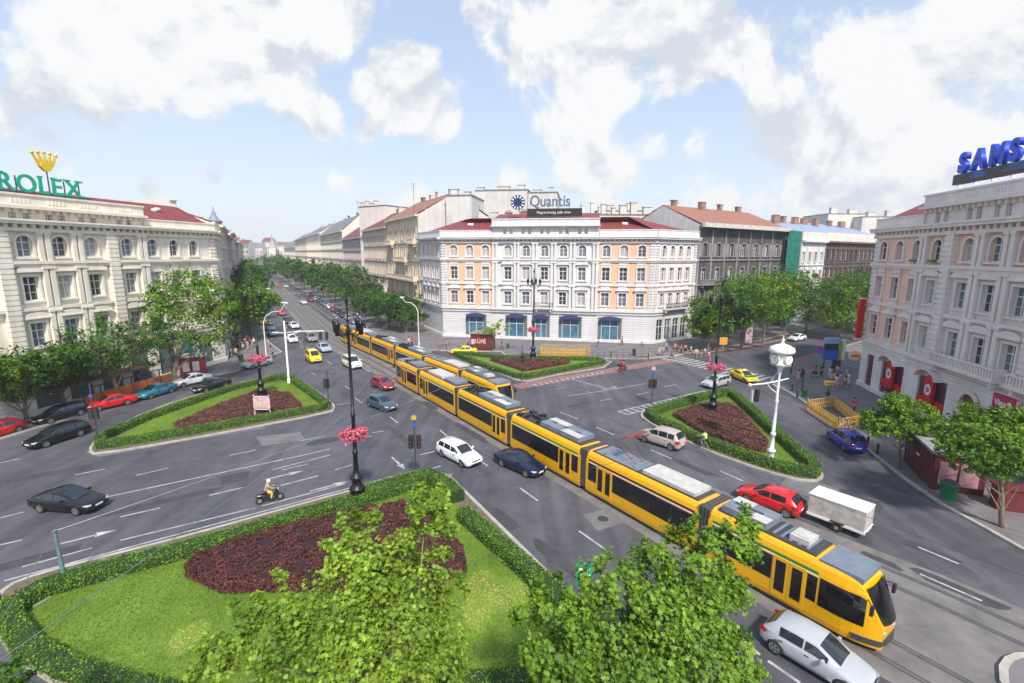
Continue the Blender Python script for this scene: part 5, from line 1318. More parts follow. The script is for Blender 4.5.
car('sedan','black',(193,395),(230,384.5),'black saloon car beside the white parked car, near the island hedge',group=gl)
car('estate','silver',(243,370),(271,363),'silver estate car at the left pavement corner below the hanging flowers',group=gl)
car('hatch','lightblue',None,None,'pale blue car at the kerb beside the crowd on the left',group=gb,center=B(104,-8.0),head=T_IN)
car('hatch','silver',None,None,'silver blue car at the kerb just behind the pale blue one',group=gb,center=B(112,-8.0),head=T_IN)
car('hatch','yellow',None,None,'small yellow taxi at the left kerb far up the boulevard',cat='taxi',group=gb,center=(262.5,324),head=T_IN)
car('hatch','crimson',None,None,'small red car alone in the boulevard lane, between kerb and tram track',group=gb,center=(281.6,315),head=T_IN)
car('hatch','navy',None,None,'dark blue car just ahead of a white one far up the boulevard',group=gb,center=(288,323),head=T_IN)
car('sedan','white',None,None,'white saloon car far up the boulevard, right behind the mast',group=gb,center=(294,328),head=T_IN)
car('hatch','white',None,None,'white car directly right of the white traffic mast',group=gb,center=(292,342),head=T_IN)
car('mpv','grey',None,None,'dark grey car half hidden behind the hanging traffic signals',group=gb,center=(311,341),head=T_IN)
car('sedan','lightblue',None,None,'grey blue saloon car just above the yellow taxi van',group=gb,center=(324,351),head=T_IN)
tv=car('van','yellow',None,None,'yellow taxi van on the boulevard left of the white van',cat='taxi',group=gb,center=(313.5,361),head=T_IN)
car('van','white',None,None,'white van on the boulevard behind the dark red car',group=gb,center=(352,367),head=T_IN+R(4))
car('hatch','darkred',None,None,'dark red hatchback beside the rear of the near tram',group=gb,center=(383,388),head=T_IN+R(8))
car('hatch','slate',None,None,'dark slate hatchback in front of the dark red one, above the near island',group=gb,center=(382,408),head=T_IN+R(14))
car('estate','white',(478,469),(441,450),'white estate car entering the near road beside the large island',group='cars crossing the square')
car('sedan','navy',(541,478),(500,460),'dark navy saloon car alongside the near tram',group='cars crossing the square')
car('mpv','champagne',None,None,'silver beige people carrier beside the hedge of the right island',group='cars crossing the square',center=(661,444),head=T_OUT+R(8))
car('hatch','red',None,None,'red compact car driving behind the near tram',group='cars crossing the square',center=(769,506),head=T_OUT+R(6))
car('hatch','silver',None,None,'silver hatchback nearest the camera, beside the tram cab',group='cars crossing the square',center=(815,664),head=T_IN+R(4))
car('mpv','blue',None,None,'bright blue people carrier parked at the right kerb by the yellow railings',center=(845,446),head=LN+PI+R(2))
car('estate','silver',None,None,'silver estate car turning behind the right island next to the yellow taxi',group='cars crossing the square',center=(716,386),head=A_W+R(0))
tx=car('sedan','yellow',None,None,'yellow taxi with a green front wing behind the right island',cat='taxi',group='cars crossing the square',center=(743,380),head=LN+R(18))
car('sedan','white',None,None,'white saloon car on the avenue in front of the dark trees at right',center=(797,340.5),head=A_W)
car('sedan','yellow',None,None,'bright yellow saloon taxi parked beside the dark red kiosk',cat='taxi',center=(464,354),head=R(188))
# far traffic
for (x,y,kk,cc,lb) in ((303.5,304,'sedan','white','small white car far up the boulevard on the right lanes'),(310,301.5,'sedan','darkred','small dark red car far up the boulevard, right of a white one'),(279.5,288,'sedan','crimson','tiny red car near the far zebra crossing'),(286,287.5,'sedan','white','tiny white car near the far zebra crossing')):
    car(kk,cc,None,None,lb,group=gb,center=(x,y),head=T_OUT if x>300 else T_IN)
rc_=random.Random(3); cols=['black','grey','silver','navy','black','darkred','white','grey','slate','black','silver','navy']
names='first second third fourth fifth sixth seventh eighth ninth tenth eleventh twelfth thirteenth fourteenth'.split()
for i in range(14):
    s=104+i*7.3; cc=cols[i%12]; p=B(s,10.4)
    car(rc_.choice(['sedan','hatch','estate']),cc,None,None,'%s car parked at the right kerb of the boulevard, %s from the tram'%(cc,names[i]),group=gp,center=tuple(p),head=T_IN-R(5.6))
for i in range(6):
    s=126+i*7.5; p=B(s,-8.7); cc=cols[(i+4)%12]
    car('hatch',cc,None,None,'%s car parked under the left boulevard trees, %s from the crowd'%(cc,names[i]),group='cars parked along the left side of the boulevard',center=tuple(p),head=T_IN-R(5.6))
for k,src in KARS.items():
    for o in [src]+list(src.children_recursive): bpy.data.objects.remove(o)
# taxi details
for o,gcol in ((tx,'green'),):
    g=MB(); g.box((1.35,0,.93),(.9,1.45,.03)); g.build('green_bonnet',cpaint('green'),o)
for o,h in ((tx,1.45),(tv,1.87)):
    g=MB(); g.box((.1,0,h+.05),(.15,.5,.14),taper=.8); g.build('roof_sign',M_wtxt,o)
# roof rack bikes on the blue car omitted from the body: two bicycles on its roof
def ring3(g,c,r,ax,th=.02,n=18):
    pts=[]; a,b=ax
    for j in range(n+1): q=2*PI*j/n; pts.append(Vector(c)+Vector(a)*r*math.cos(q)+Vector(b)*r*math.sin(q))
    g.tube(pts,th,5,cap=False)
def bicycle(loc,rz,label,colr,group=None,tilt=0):
    t=empty('bicycle',loc,rz,label,'bicycle',group); fr=mat('bike_'+colr[0],colr[1],.4,0,0)
    for x in (-.52,.52):
        g=MB(); ring3(g,(x,0,.34),.33,((1,0,0),(0,0,1)),.02); w_=g.build('wheel',M_rubber,t)
        g=MB()
        for j in range(6): q=PI*j/6; g.tube([(x-.31*math.cos(q),0,.34-.31*math.sin(q)),(x+.31*math.cos(q),0,.34+.31*math.sin(q))],.005,4)
        g.build('spokes',M_steel,w_)
    g=MB(); A_,B_,C_,D_,E_=(-.52,0,.34),(-.05,0,.30),(-.18,0,.80),(.38,0,.82),(.52,0,.34)
    for a,b in ((A_,B_),(A_,C_),(B_,C_),(C_,D_),(B_,D_),(D_,E_)): g.tube([a,b],.018,6)
    g.build('frame',fr,t)
    g=MB(); g.box((-.2,0,.9),(.24,.13,.06)); g.tube([(-.18,0,.78),(-.2,0,.88)],.014,5); g.build('saddle',M_blk,t)
    g=MB(); g.tube([(.38,0,.8),(.36,0,1.0)],.014,5); g.tube([(.33,-.27,1.02),(.37,0,1.0),(.33,.27,1.02)],.014,5); g.build('handlebar',M_blk,t)
    return t
p=at(845,446); hB=LN+PI+R(2)
for i,off in enumerate((-.35,.35)):
    q=Vector((-math.sin(hB),math.cos(hB),0))*off
    bicycle((p.x+q.x,p.y+q.y,1.70),hB,'%s bicycle carried upright on the blue car roof'%(('dark','pale')[i]),(('dark',(.05,.05,.06)),('pale',(.4,.4,.42)))[i],'bicycles on the blue car roof')
# white box trailer behind the red car
t=empty('trailer',tuple(at(838,526)),T_OUT+R(4),'white tarpaulin covered box trailer behind the red compact car','trailer')
g=MB()
hx,hy=1.55,.78
vs=[];rows=[(-hx,0),(-hx*.5,0),(0,0),(hx*.5,0),(hx,0)]
g.box((0,0,1.22),(3.1,1.56,1.25)); g.build('tarpaulin_cover',mat('tarpaulin',(.52,.49,.46),.7,0,.25,2.5,bump=.3,bscale=4),t)
g=MB(); g.box((0,0,1.87),(3.16,1.62,.06)); g.build('cover_top',M_wht,t)
g=MB(); g.box((0,0,.52),(3.2,1.66,.14)); g.build('chassis',M_wht,t)
g=MB(); g.tube([(1.5,-.3,.5),(2.6,0,.5)],.04); g.tube([(1.5,.3,.5),(2.6,0,.5)],.04); g.build('drawbar',M_steel,t)
for sg in (-1,1):
    vs=[];g=MB()
    for y in (.74*sg,.92*sg):
        for j in range(16): q=2*PI*j/16; vs.append((-.15+.28*math.cos(q),y,.29+.28*math.sin(q)))
    g.add(vs,[tuple(range(16)),tuple(range(31,15,-1))]+[(j,(j+1)%16,16+(j+1)%16,16+j) for j in range(16)]); w_=g.build('wheel',M_rubber,t)
    g=MB(); g.box((-.15,sg*.93,.29),(.2,.01,.2)); g.build('rim',M_rim,w_)
    g=MB(); g.box((-.15,sg*.85,.61),(.75,.22,.04)); g.build('mudguard',M_blk,t)
    g=MB(); g.box((-1.61,sg*.6,.52),(.03,.25,.1)); g.build('tail_light',M_tail,t)
# ---------------------------------------------------------------- vegetation
M_hedge=mat('hedge_leaves',(.125,.235,.02),.55,0,.5,1.3,c2=(.06,.14,.01),island=True,transl=.2,spec=.3)
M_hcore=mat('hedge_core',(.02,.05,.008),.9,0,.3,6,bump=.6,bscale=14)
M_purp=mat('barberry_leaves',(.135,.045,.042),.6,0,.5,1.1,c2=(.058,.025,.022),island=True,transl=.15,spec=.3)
M_pcore=mat('barberry_core',(.035,.012,.014),.9,0,.3,6,bump=.6,bscale=14)
M_grass=mat('lawn',(.15,.235,.03),.85,0,.3,.35,c2=(.09,.16,.02),bump=.25,bscale=40,spec=.2)
M_blade=mat('grass_blades',(.165,.26,.035),.7,0,.3,.4,c2=(.085,.16,.02),island=True,transl=.3,spec=.2)
M_dry=mat('dry_grass',(.38,.34,.11),.85,0,.3,1.5,c2=(.24,.30,.05),spec=.2)
def leafmat(n,c,c2): return mat(n,c,.5,0,.4,.55,c2=c2,island=True,transl=.32,spec=.35)
M_plane=leafmat('plane_leaves_fresh',(.25,.37,.035),(.10,.19,.015)); M_leafd=leafmat('street_tree_leaves',(.075,.175,.014),(.025,.075,.01)); M_leafm=leafmat('bright_street_tree_leaves',(.15,.27,.014),(.05,.12,.008)); M_leafy=leafmat('young_tree_leaves',(.28,.42,.03),(.16,.28,.02))
M_dkt=leafmat('dark_tree_leaves',(.04,.11,.012),(.015,.045,.008))
def leaves_mesh(P,Nn,size,shape,rng):
    """P (n,3) centres, Nn (n,3) normals -> mesh data arrays; shape: list of (u,v) rim points, fan from centre with slight fold"""
    n=len(P); ax=np.cross(Nn,rng.normal(size=(n,3))); ax/=np.linalg.norm(ax,axis=1,keepdims=True)+1e-9; bx=np.cross(Nn,ax)
    sz=size*rng.uniform(.5,1.35,n)[:,None]; asp=rng.uniform(.55,1.1,n)[:,None]; fold=rng.uniform(.2,2.0,n)[:,None]; cur=rng.uniform(-1,2.5,n)[:,None]; sh=np.array(shape); k=len(sh); V=np.empty((n,k,3),np.float32)
    for i,(u,v) in enumerate(shape): V[:,i]=P+ax*sz*u*asp+bx*sz*v-Nn*sz*((abs(u)**1.5*.5)*fold+.25*v*v*cur)
    return V.reshape(-1,3),k,n
def mesh_from(V,k,n,m,name):
    me=bpy.data.meshes.new(name); me.vertices.add(n*k); me.vertices.foreach_set('co',V.astype(np.float32).ravel()); me.loops.add(n*k); me.loops.foreach_set('vertex_index',np.arange(n*k,dtype=np.int32)); me.polygons.add(n); me.polygons.foreach_set('loop_start',np.arange(0,n*k,k,dtype=np.int32)); me.update(calc_edges=True); me.materials.append(m); return me
QUAD=[(-.5,-.32),(.5,-.32),(.5,.32),(-.5,.32)]
LEAF=[(0,-.5),(.28,-.12),(.2,.22),(0,.5),(-.2,.22),(-.28,-.12)]
PLANE=[(.0,-.42),(.16,-.2),(.46,-.18),(.26,.04),(.42,.30),(.15,.22),(.0,.56),(-.15,.22),(-.42,.30),(-.26,.04),(-.46,-.18),(-.16,-.2)]
def crown_mesh(blobs,n,size,m,seed,shape=LEAF,up=.5,name='crown',shell=.45,clump=True):
    """blobs: (centre, radius(3)) ; leaves gathered in clumps near the blob surfaces"""
    rng=np.random.default_rng(seed); vol=np.array([b[1][0]*b[1][1] for b in blobs]); vol=vol/vol.sum(); Ps=[];Ns=[]
    for (c,r),v in zip(blobs,vol):
        k=max(20,int(n*v)); c=np.array(c);r=np.array(r)
        if clump:
            nc=max(5,int(k/(52 if size<.2 else 30))); d=rng.normal(size=(nc,3)); d/=np.linalg.norm(d,axis=1,keepdims=True); rad=rng.uniform(shell+(.15 if size<.2 else 0),1.1,nc)**.8
            C_=d*rad[:,None]; idx=rng.integers(0,nc,k); q=C_[idx]+rng.normal(size=(k,3))*(.15 if size<.2 else .12 if size<.3 else .13); nd_=C_[idx]
        else:
            d=rng.normal(size=(k,3)); d/=np.linalg.norm(d,axis=1,keepdims=True); q=d*rng.uniform(shell,1.05,k)[:,None]; nd_=q
        Ps.append(c+q*r); Ns.append(nd_*.8+rng.normal(size=(k,3))*.55+np.array([0,0,up]))
    P=np.concatenate(Ps);N_=np.concatenate(Ns); N_/=np.linalg.norm(N_,axis=1,keepdims=True)
    V,k,n_=leaves_mesh(P,N_,size,shape,rng); return mesh_from(V,k,n_,m,name)
def trunk_mb(base,top,r0,branches,seed=0):
    g=MB(); rd=random.Random(seed); base=Vector(base); top=Vector(top); pts=[]
    for i in range(6): t=i/5; p=base.lerp(top,t); p.x+=rd.uniform(-.08,.08)*t*3; p.y+=rd.uniform(-.08,.08)*t*3; pts.append(p)
    g.tube(pts,[r0*1.25]+[r0*(1-.17*i) for i in range(1,6)],9)
    for b in branches:
        b=Vector(b); s=pts[rd.choice((1,2,3))]; b=s.lerp(b,.82); m=s.lerp(b,.5)+Vector((rd.uniform(-.3,.3),rd.uniform(-.3,.3),-.1)); g.tube([s,m,b],[r0*.34,r0*.18,r0*.04],6,cap=False)
    return g
M_pbark=mat('plane_bark',(.34,.30,.20),.85,0,.4,3,c2=(.17,.15,.09),bump=.3)
def make_tree(name,label,base,blobs,n,size,m,seed,group=None,r0=.2,shape=LEAF,bark=None,trunk_top=None,cat='tree',clump=True,up=.5):
    base=Vector(base); t=empty(name,base,0,label,cat,group); bl=[(Vector(c)-base,r) for c,r in blobs]
    me=crown_mesh([(tuple(c),r) for c,r in bl],n,size,m,seed,shape,up,clump=clump); link('crown',me,t)
    cen=sum((c for c,r in bl),Vector())/len(bl); top=Vector(trunk_top)-base if trunk_top else Vector((cen.x*.7,cen.y*.7,cen.z))
    trunk_mb((0,0,0),top,r0,[c for c,r in bl],seed).build('trunk',bark or M_wood,t); return t
def std_blobs(base,h,r,seed,low=.32,nb=9):
    rd=random.Random(seed); base=Vector(base); out=[]
    zc=h*(low+1)/2; hz_=h*(1-low)/2
    out.append((base+Vector((0,0,zc)),(r*.68,r*.68,hz_*.85)))
    for i in range(nb):
        a=2*PI*i/nb+rd.uniform(-.3,.3); z=zc+hz_*rd.uniform(-.55,.6); q=r*rd.uniform(.45,.72); k=r*rd.uniform(.3,.48)
        out.append((base+Vector((q*math.cos(a),q*math.sin(a),z)),(k,k,k*.85)))
    return out
def tree_px(bx,by,top,width,label,m,seed,low=.3,n=3200,size=.5,group=None,name='street_tree',r0=.2,loc=None,**k):
    p=at(bx,by) if loc is None else Vector(loc); h=hz(p,top); d=(p-Vector((0,0,H))).dot(fw); r=width*1.2/2/FPX*d
    return make_tree(name,label,p,std_blobs(p,h,r,seed,low),n,size,m,seed,group,r0,**k)
gL='trees on the left pavement'
tree_px(118,402,312,98,'broad dark street tree in front of the cream building, behind the red saloon',M_leafd,1,.36,5200,.38,gL)
tree_px(28,424,345,76,'dark street tree at left, behind the black estate cars',M_leafd,2,.3,4500,.40,gL)
tree_px(-30,440,338,95,'dark street tree cut by the left edge of the photo',M_leafm,3,.35,4500,.40,gL)
tree_px(66,410,338,62,'small street tree between the two dark ones at left',M_leafd,4,.3,3200,.38,gL)
p=at(172,386)
bl=[(atY(x,y,p.y+dy),(r/FPX*p.y*1.04,)*2+(r/FPX*p.y*.9,)) for x,y,dy,r in ((190,300,0,34),(160,305,-1,20),(150,318,1,14),(215,295,1,24),(185,285,0,18),(205,325,-1,24),(225,315,0,18),(232,300,1,12),(170,330,1,15),(205,345,0,16),(165,290,0,14))]
make_tree('plane_tree','tall bright plane tree with leaning pale trunk left of the boulevard mouth',p,bl,9000,.38,M_leafm,6,gL,.33,bark=M_pbark,trunk_top=atY(186,318,p.y))
gBL='trees along the left side of the boulevard'; gBR='trees along the right side of the boulevard'
i=0
for s in (97,106,116,128,142,158,176,198,224,256,296,345,400,470):
    h=12.5 if i<3 else 13.8; r=5.0 if i<6 else 8.5
    p=B(s,-12.2 if i<6 else -10.5); make_tree('boulevard_tree','%s green tree along the left boulevard kerb, %s from the square'%('bright' if i<2 else 'dark','first second third fourth fifth sixth seventh eighth ninth tenth eleventh twelfth thirteenth fourteenth'.split()[i]),p,std_blobs(p,h,r,20+i,.2,8),4200 if i<6 else 2200,.5 if i<5 else .9,M_leafm if i<2 else M_leafd,20+i,gBL); i+=1
i=0
for s,of,h,r in ((92,16.8,8.3,5.2),(100,16,8.8,5.8),(109,15.2,9.4,6),(121,15,12,6.3),(134,15,14.0,7),(149,15,14.5,7),(165,15,14.5,7.2),(184,14,15,8),(206,13,15,8),(232,12.5,15,8.5),(262,12,15,9.5),(300,12,15,10),(345,11,15,11),(400,10,15,13),(470,8,15,15)):
    p=B(s,of); make_tree('boulevard_tree','%s green tree along the right boulevard kerb, %s from the white corner building'%('mid' if i<3 else 'dark',names[i] if i<14 else 'last'),p,std_blobs(p,h,r,50+i,.16,9),5200 if i<5 else 2400,.48 if i<6 else .95,M_leafd if i!=3 else M_dkt,50+i,gBR); i+=1
gA='trees along the avenue at right'
for i,(bx,by,top,w_,lb) in enumerate(((708,352,300,40,'low round street tree in front of the white corner wing on the avenue'),(722,351,282,52,'street tree right behind the tall avenue lamp post'),(741,349,263,66,'tallest bushy tree before the soot-blackened house'),(763,345,262,64,'wide tree in the middle of the dark row on the avenue'),(784,340,262,60,'tree at the right end of the dark row, under the green netting'),(806,333,272,50,'tree beyond the green netting on the avenue'))):
    tree_px(bx,by,top,w_,lb,M_leafm if i in (0,2,3) else M_leafd,80+i,.2,6000,.45,gA)
for i,(bx,by,top,w_,lb) in enumerate(((838,340,275,52,'tree on the right avenue pavement left of the red vertical sign'),(858,336,268,56,'tree behind the red vertical sign on the avenue'),(846,326,268,60,'tree further along the right avenue pavement, behind two others'))):
    tree_px(bx,by,top,w_,lb,M_leafm if i!=1 else M_leafd,90+i,.12,6000,.45,gA)
p=at(899,468); bl=[(atY(x,y,p.y+dy),(r/FPX*p.y*1.05,)*2+(r/FPX*p.y*.75,)) for x,y,dy,r in ((897,417,0,22),(876,418,0,14),(918,414,1,18),(895,403,0,15),(885,430,-1,13),(915,430,0,15),(932,425,1,11),(868,425,1,9),(905,405,1,13))]
make_tree('street_tree','feathery bright green tree left of the dark red newsstand at right',p,bl,8500,.26,M_leafm,101,'trees on the right pavement',.13)
p=at(1003,529); bl=[(atY(x,y,p.y+dy),(r/FPX*p.y*1.1,)*2+(r/FPX*p.y*.7,)) for x,y,dy,r in ((985,440,0,34),(950,432,1,20),(1015,430,0,32),(990,420,1,24),(965,455,0,20),(1000,462,0,24),(1035,450,0,26),(945,445,0,10),(1025,468,0,14))]
make_tree('street_tree','feathery bright green tree at the right edge, over the newsstand',p,bl,14000,.25,M_leafm,102,'trees on the right pavement',.17)
p=at(492,352); bl=[(atY(x,y,p.y),(r/FPX*p.y*1.05,)*2+(r/FPX*p.y*.8,)) for x,y,r in ((490,326,8),(501,323,7),(507,329,5),(484,331,5),(497,331,6))]
make_tree('young_tree','thin young yellow-green tree right beside the dark red kiosk',p,bl,900,.3,M_leafy,103,None,.07)
# foreground plane trees
def fg(label,base,spec,n,seed,tt,m=M_plane):
    bl=[(atY(x,y,Y),(r/FPX*Y*1.06,)*2+(r/FPX*Y*.95,)) for x,y,Y,r in spec]
    return make_tree('plane_tree',label,base,bl,int(n*1.35),.165,m,seed,'plane trees in the foreground',.24,PLANE,M_pbark,tt,up=.9)
fg('fresh green plane tree in the foreground, its crown over the large island',(-3.6,12.2,0),[(430,500,14.6,22),(418,525,14.3,20),(445,530,14.2,14),(440,570,14,22),(370,550,13.6,38),(330,560,13.4,18),(355,525,13.6,18),(400,590,13.4,46),(350,610,13,50),(300,605,12.6,28),(275,580,13,13),(255,605,12.6,14),(265,640,12.2,34),(215,655,11.8,26),(235,610,12.4,12),(420,640,13,44),(370,660,12.3,54),(455,590,13.7,12),(300,670,11.6,46),(205,676,11.3,26),(440,665,12.6,32)],17000,201,(-3.5,12.6,6.6))
fg('darker green plane tree in the foreground, hiding part of the near tram',(3.6,12.0,0),[(742,525,13.2,18),(728,548,13,26),(700,530,13.2,16),(690,558,12.8,34),(655,552,13,16),(648,585,12.6,36),(606,578,12.4,28),(575,610,12.2,16),(553,598,12.2,24),(530,615,12,18),(560,640,11.8,40),(610,635,11.8,46),(665,625,12,46),(715,605,12.4,34),(742,590,12.6,18),(700,655,11.8,46),(640,672,11.2,50),(740,650,12,26),(575,675,11.2,36),(536,665,11.3,20),(730,672,11.4,34)],17000,202,(3.4,12.2,6.6),leafmat('plane_leaves_mid',(.17,.29,.025),(.07,.15,.014)))
fg('leafy plane tree tip at the bottom left corner of the photo',(-14.2,9.5,0),[(-5,690,11.2,26),(8,668,11.4,10),(25,690,11,16),(-20,665,11.5,22),(60,700,11,14)],1800,203,(-14,10.5,5.5),leafmat('plane_leaves_deep',(.07,.16,.018),(.03,.08,.01)))
# ---------------------------------------------------------------- planted islands
def hedge(name,label,pts,wd=.95,h=.95,closed=False,z0=.13,dens=250,m=M_hedge,core=M_hcore,leaf=.085,group=None,seed=1):
    pts=[Vector(p[:2]) for p in pts]; root=pts[0]; g=MB(); rd=random.Random(seed); n=len(pts); P2=[]
    # resample
    seq=pts+([pts[0]] if closed else []); out=[]
    for a,b in zip(seq,seq[1:]):
        k=max(1,int((b-a).length/.5))
        for i in range(k): out.append(a.lerp(b,i/k))
    if not closed: out.append(seq[-1])
    N_=len(out); prof=[(-.5,0),(-.52,.6),(-.46,.93),(-.2,1.0),(.2,1.0),(.46,.93),(.52,.6),(.5,0)]; vs=[]; frames=[]
    for i,p in enumerate(out):
        a=out[(i-1)%N_] if closed or i>0 else p; b=out[(i+1)%N_] if closed or i<N_-1 else p; t=(b-a).normalized(); q=Vector((t.y,-t.x)); frames.append((p,q))
        for (u,z) in prof: j=rd.uniform(-.03,.03); vs.append((p.x+q.x*(u*wd+j),p.y+q.y*(u*wd+j),z0+z*h+(rd.uniform(-.03,.03) if z>.5 else 0)))
    m8=8; K=N_ if closed else N_-1
    g.add(vs,[(i*m8+j,i*m8+j+1,((i+1)%N_)*m8+j+1,((i+1)%N_)*m8+j) for i in range(K) for j in range(m8-1)])
    if not closed: g.add(vs[:m8],[tuple(range(m8-1,-1,-1))]); g.add(vs[-m8:],[tuple(range(m8))])
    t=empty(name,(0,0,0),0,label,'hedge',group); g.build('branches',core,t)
    rng=np.random.default_rng(seed); L_=sum((out[(i+1)%N_]-out[i]).length for i in range(K)); nl=int(L_*(wd+2*h)*dens)
    fi=rng.integers(0,K,nl); ft=rng.random(nl); per=rng.random(nl)*(wd+2*h); Pp=np.empty((nl,3)); Nn=np.empty((nl,3))
    O=np.array([(p.x,p.y) for p,q in frames]); Qn=np.array([(q.x,q.y) for p,q in frames]); nx=(fi+1)%N_
    c=O[fi]*(1-ft[:,None])+O[nx]*ft[:,None]; qq=Qn[fi]*(1-ft[:,None])+Qn[nx]*ft[:,None]
    left=per<h; right=per>h+wd; top=~(left|right); u=np.where(left,-.52*wd,np.where(right,.52*wd,per-h-wd/2)); z=np.where(left,per,np.where(right,2*h+wd-per,h))
    bump=rng.normal(size=nl)*.03+.015; Pp[:,:2]=c+qq*(u+np.where(left,-bump,np.where(right,bump,0)))[:,None]; Pp[:,2]=z0+z+np.where(top,bump,0)
    Nn[:,:2]=qq*np.where(left,-1,np.where(right,1,0))[:,None]; Nn[:,2]=np.where(top,1,.35); Nn+=rng.normal(size=(nl,3))*.5; Nn/=np.linalg.norm(Nn,axis=1,keepdims=True)
    V,k,n_=leaves_mesh(Pp,Nn,leaf,QUAD,rng); link('leaves',mesh_from(V,k,n_,m,'leaves'),t); return t
def inside(poly,X_,Y_):
    r=np.zeros(len(X_),bool); n=len(poly); j=n-1
    for i in range(n):
        xi,yi=poly[i][0],poly[i][1]; xj,yj=poly[j][0],poly[j][1]
        r^=((yi>Y_)!=(yj>Y_))&(X_<(xj-xi)*(Y_-yi)/(yj-yi+1e-12)+xi); j=i
    return r
def bed(label,pts,h=.75,dens=260,leaf=.12,seed=1,m=M_purp,core=M_pcore):
    pts=[Vector(p[:2]) for p in pts]; t=empty('shrub_bed',(0,0,0),0,label,'shrubs'); g=MB()
    ins=inset(pts,.18); ar=sum(pts[i].x*pts[(i+1)%len(pts)].y-pts[(i+1)%len(pts)].x*pts[i].y for i in range(len(pts))); 
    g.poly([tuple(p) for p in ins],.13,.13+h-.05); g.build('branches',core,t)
    rng=np.random.default_rng(seed); xs=[p.x for p in pts]; ys=[p.y for p in pts]; A=abs(ar)/2; nt=int(A*dens)
    X_=rng.uniform(min(xs),max(xs),nt*4); Y_=rng.uniform(min(ys),max(ys),nt*4); k_=inside(pts,X_,Y_); X_=X_[k_][:nt]; Y_=Y_[k_][:nt]; n1_=len(X_)
    bm_=.10*np.sin(X_*2.3+seed)*np.cos(Y_*2.9)+.07*np.sin(X_*5.1+Y_*4.3)+.05*np.sin(X_*9-Y_*11)
    P1=np.stack([X_,Y_,.13+h+bm_+rng.normal(size=n1_)*.035],1); N1=np.tile([0,0,1.],(n1_,1))
    per=[(pts[i]-pts[i-1]).length for i in range(len(pts))]; ns=int(sum(per)*h*dens*.8); e=rng.choice(len(pts),ns,p=np.array(per)/sum(per)); tt=rng.random(ns); a=np.array([tuple(p) for p in pts]); b=np.roll(a,1,0)
    c=a[e]*(1-tt[:,None])+b[e]*tt[:,None]; dd=a[e]-b[e]; dd/=np.linalg.norm(dd,axis=1,keepdims=True)+1e-9; sg=-1 if ar<0 else 1
    nrm_=np.stack([dd[:,1],-dd[:,0]],1)*sg; zz=rng.random(ns)*h*1.05+.13; P2_=np.concatenate([c+nrm_*(rng.normal(size=ns)*.04)[:,None],zz[:,None]],1); N2_=np.concatenate([nrm_,np.full((ns,1),.4)],1)
    Pp=np.concatenate([P1,P2_]); Nn=np.concatenate([N1,N2_])+rng.normal(size=(n1_+ns,3))*.5; Nn/=np.linalg.norm(Nn,axis=1,keepdims=True)
    V,k,n_=leaves_mesh(Pp,Nn,leaf,QUAD,rng); link('leaves',mesh_from(V,k,n_,m,'leaves'),t); return t
def lawn(pts,blades,dry=None,seed=1):
    pts=[Vector(p[:2]) for p in pts]; g=MB(); g.poly([tuple(p) for p in pts],None,.15); o=g.build('grass',M_grass); tag(o,'short mown lawn inside the planted traffic island','grass',kind='stuff')
    if blades:
        rng=np.random.default_rng(seed); xs=[p.x for p in pts]; ys=[p.y for p in pts]; X_=rng.uniform(min(xs),max(xs),blades*2); Y_=rng.uniform(min(ys),max(ys),blades*2); k_=inside(pts,X_,Y_); X_=X_[k_];Y_=Y_[k_]; n=len(X_)
        keep=np.ones(n,bool); Pp=np.stack([X_,Y_,np.full(n,.17)],1); Nn=rng.normal(size=(n,3))*.7+np.array([0,-.5,.8]); Nn/=np.linalg.norm(Nn,axis=1,keepdims=True)
        isd=np.zeros(n,bool)
        if dry:
            for (dx,dy,dr) in dry: isd|=((X_-dx)**2+(Y_-dy)**2)<(dr*(1+.35*np.sin(X_*3)+.3*rng.normal(size=n)*.5))**2
        for sel,mm in ((~isd,M_blade),(isd,M_dry)):
            if sel.sum()<5: continue
            V,k,n_=leaves_mesh(Pp[sel],Nn[sel],.075,[(-.2,-.5),(.2,-.5),(.12,.6),(-.12,.6)],rng); o2=link('grass_blades',mesh_from(V,k,n_,mm,'grass_blades')); tag(o2,'grass blades of the island lawn' if mm is M_blade else 'dry yellow grass patch on the large island lawn','grass',kind='stuff')
M_purb=mat('brown_barberry_leaves',(.19,.075,.055),.65,0,.5,.9,c2=(.10,.045,.035),island=True,transl=.12,spec=.25)
# large near island A
kA=[p.xy for p in G([(-14,612),(3,588),(40,574),(110,556),(200,533),(300,505),(380,483),(425,473),(447,474),(462,488),(560,584),(640,668),(700,740),(420,735),(160,700),(60,686),(22,668),(-2,640)])]
pav('traffic_island_kerb',smoothpoly(kA,1),mat('island_soil',(.16,.13,.09),.95,0,.3,2),h=.14,kerb=.25)
lawn([p.xy for p in G([(22,610),(50,597),(150,568),(300,522),(410,488),(440,490),(548,596),(600,650),(580,690),(440,694),(220,712),(130,696),(60,674),(12,636)])],70000,[tuple(at(485,600).xy)+(1.7,),tuple(at(185,640).xy)+(.8,)],1)
hd_='clipped hedges of the traffic islands'
gp_=lambda l:[p.xy for p in G(l)]
hedge('hedge','long clipped hedge along the avenue side of the large island',gp_([(24,609),(50,595),(110,578),(200,554),(300,524),(380,500),(414,490)]),.85,.78,group=hd_,seed=11)
hedge('hedge','clipped hedge behind the near traffic light at the tip of the large island',gp_([(362,501),(395,491),(428,482),(446,492),(458,504)]),1.0,.85,group=hd_,seed=12)
hedge('hedge','long clipped hedge on the tram side of the large island',gp_([(463,520),(500,553),(555,603),(600,650),(640,690)]),.9,.78,group=hd_,seed=13)
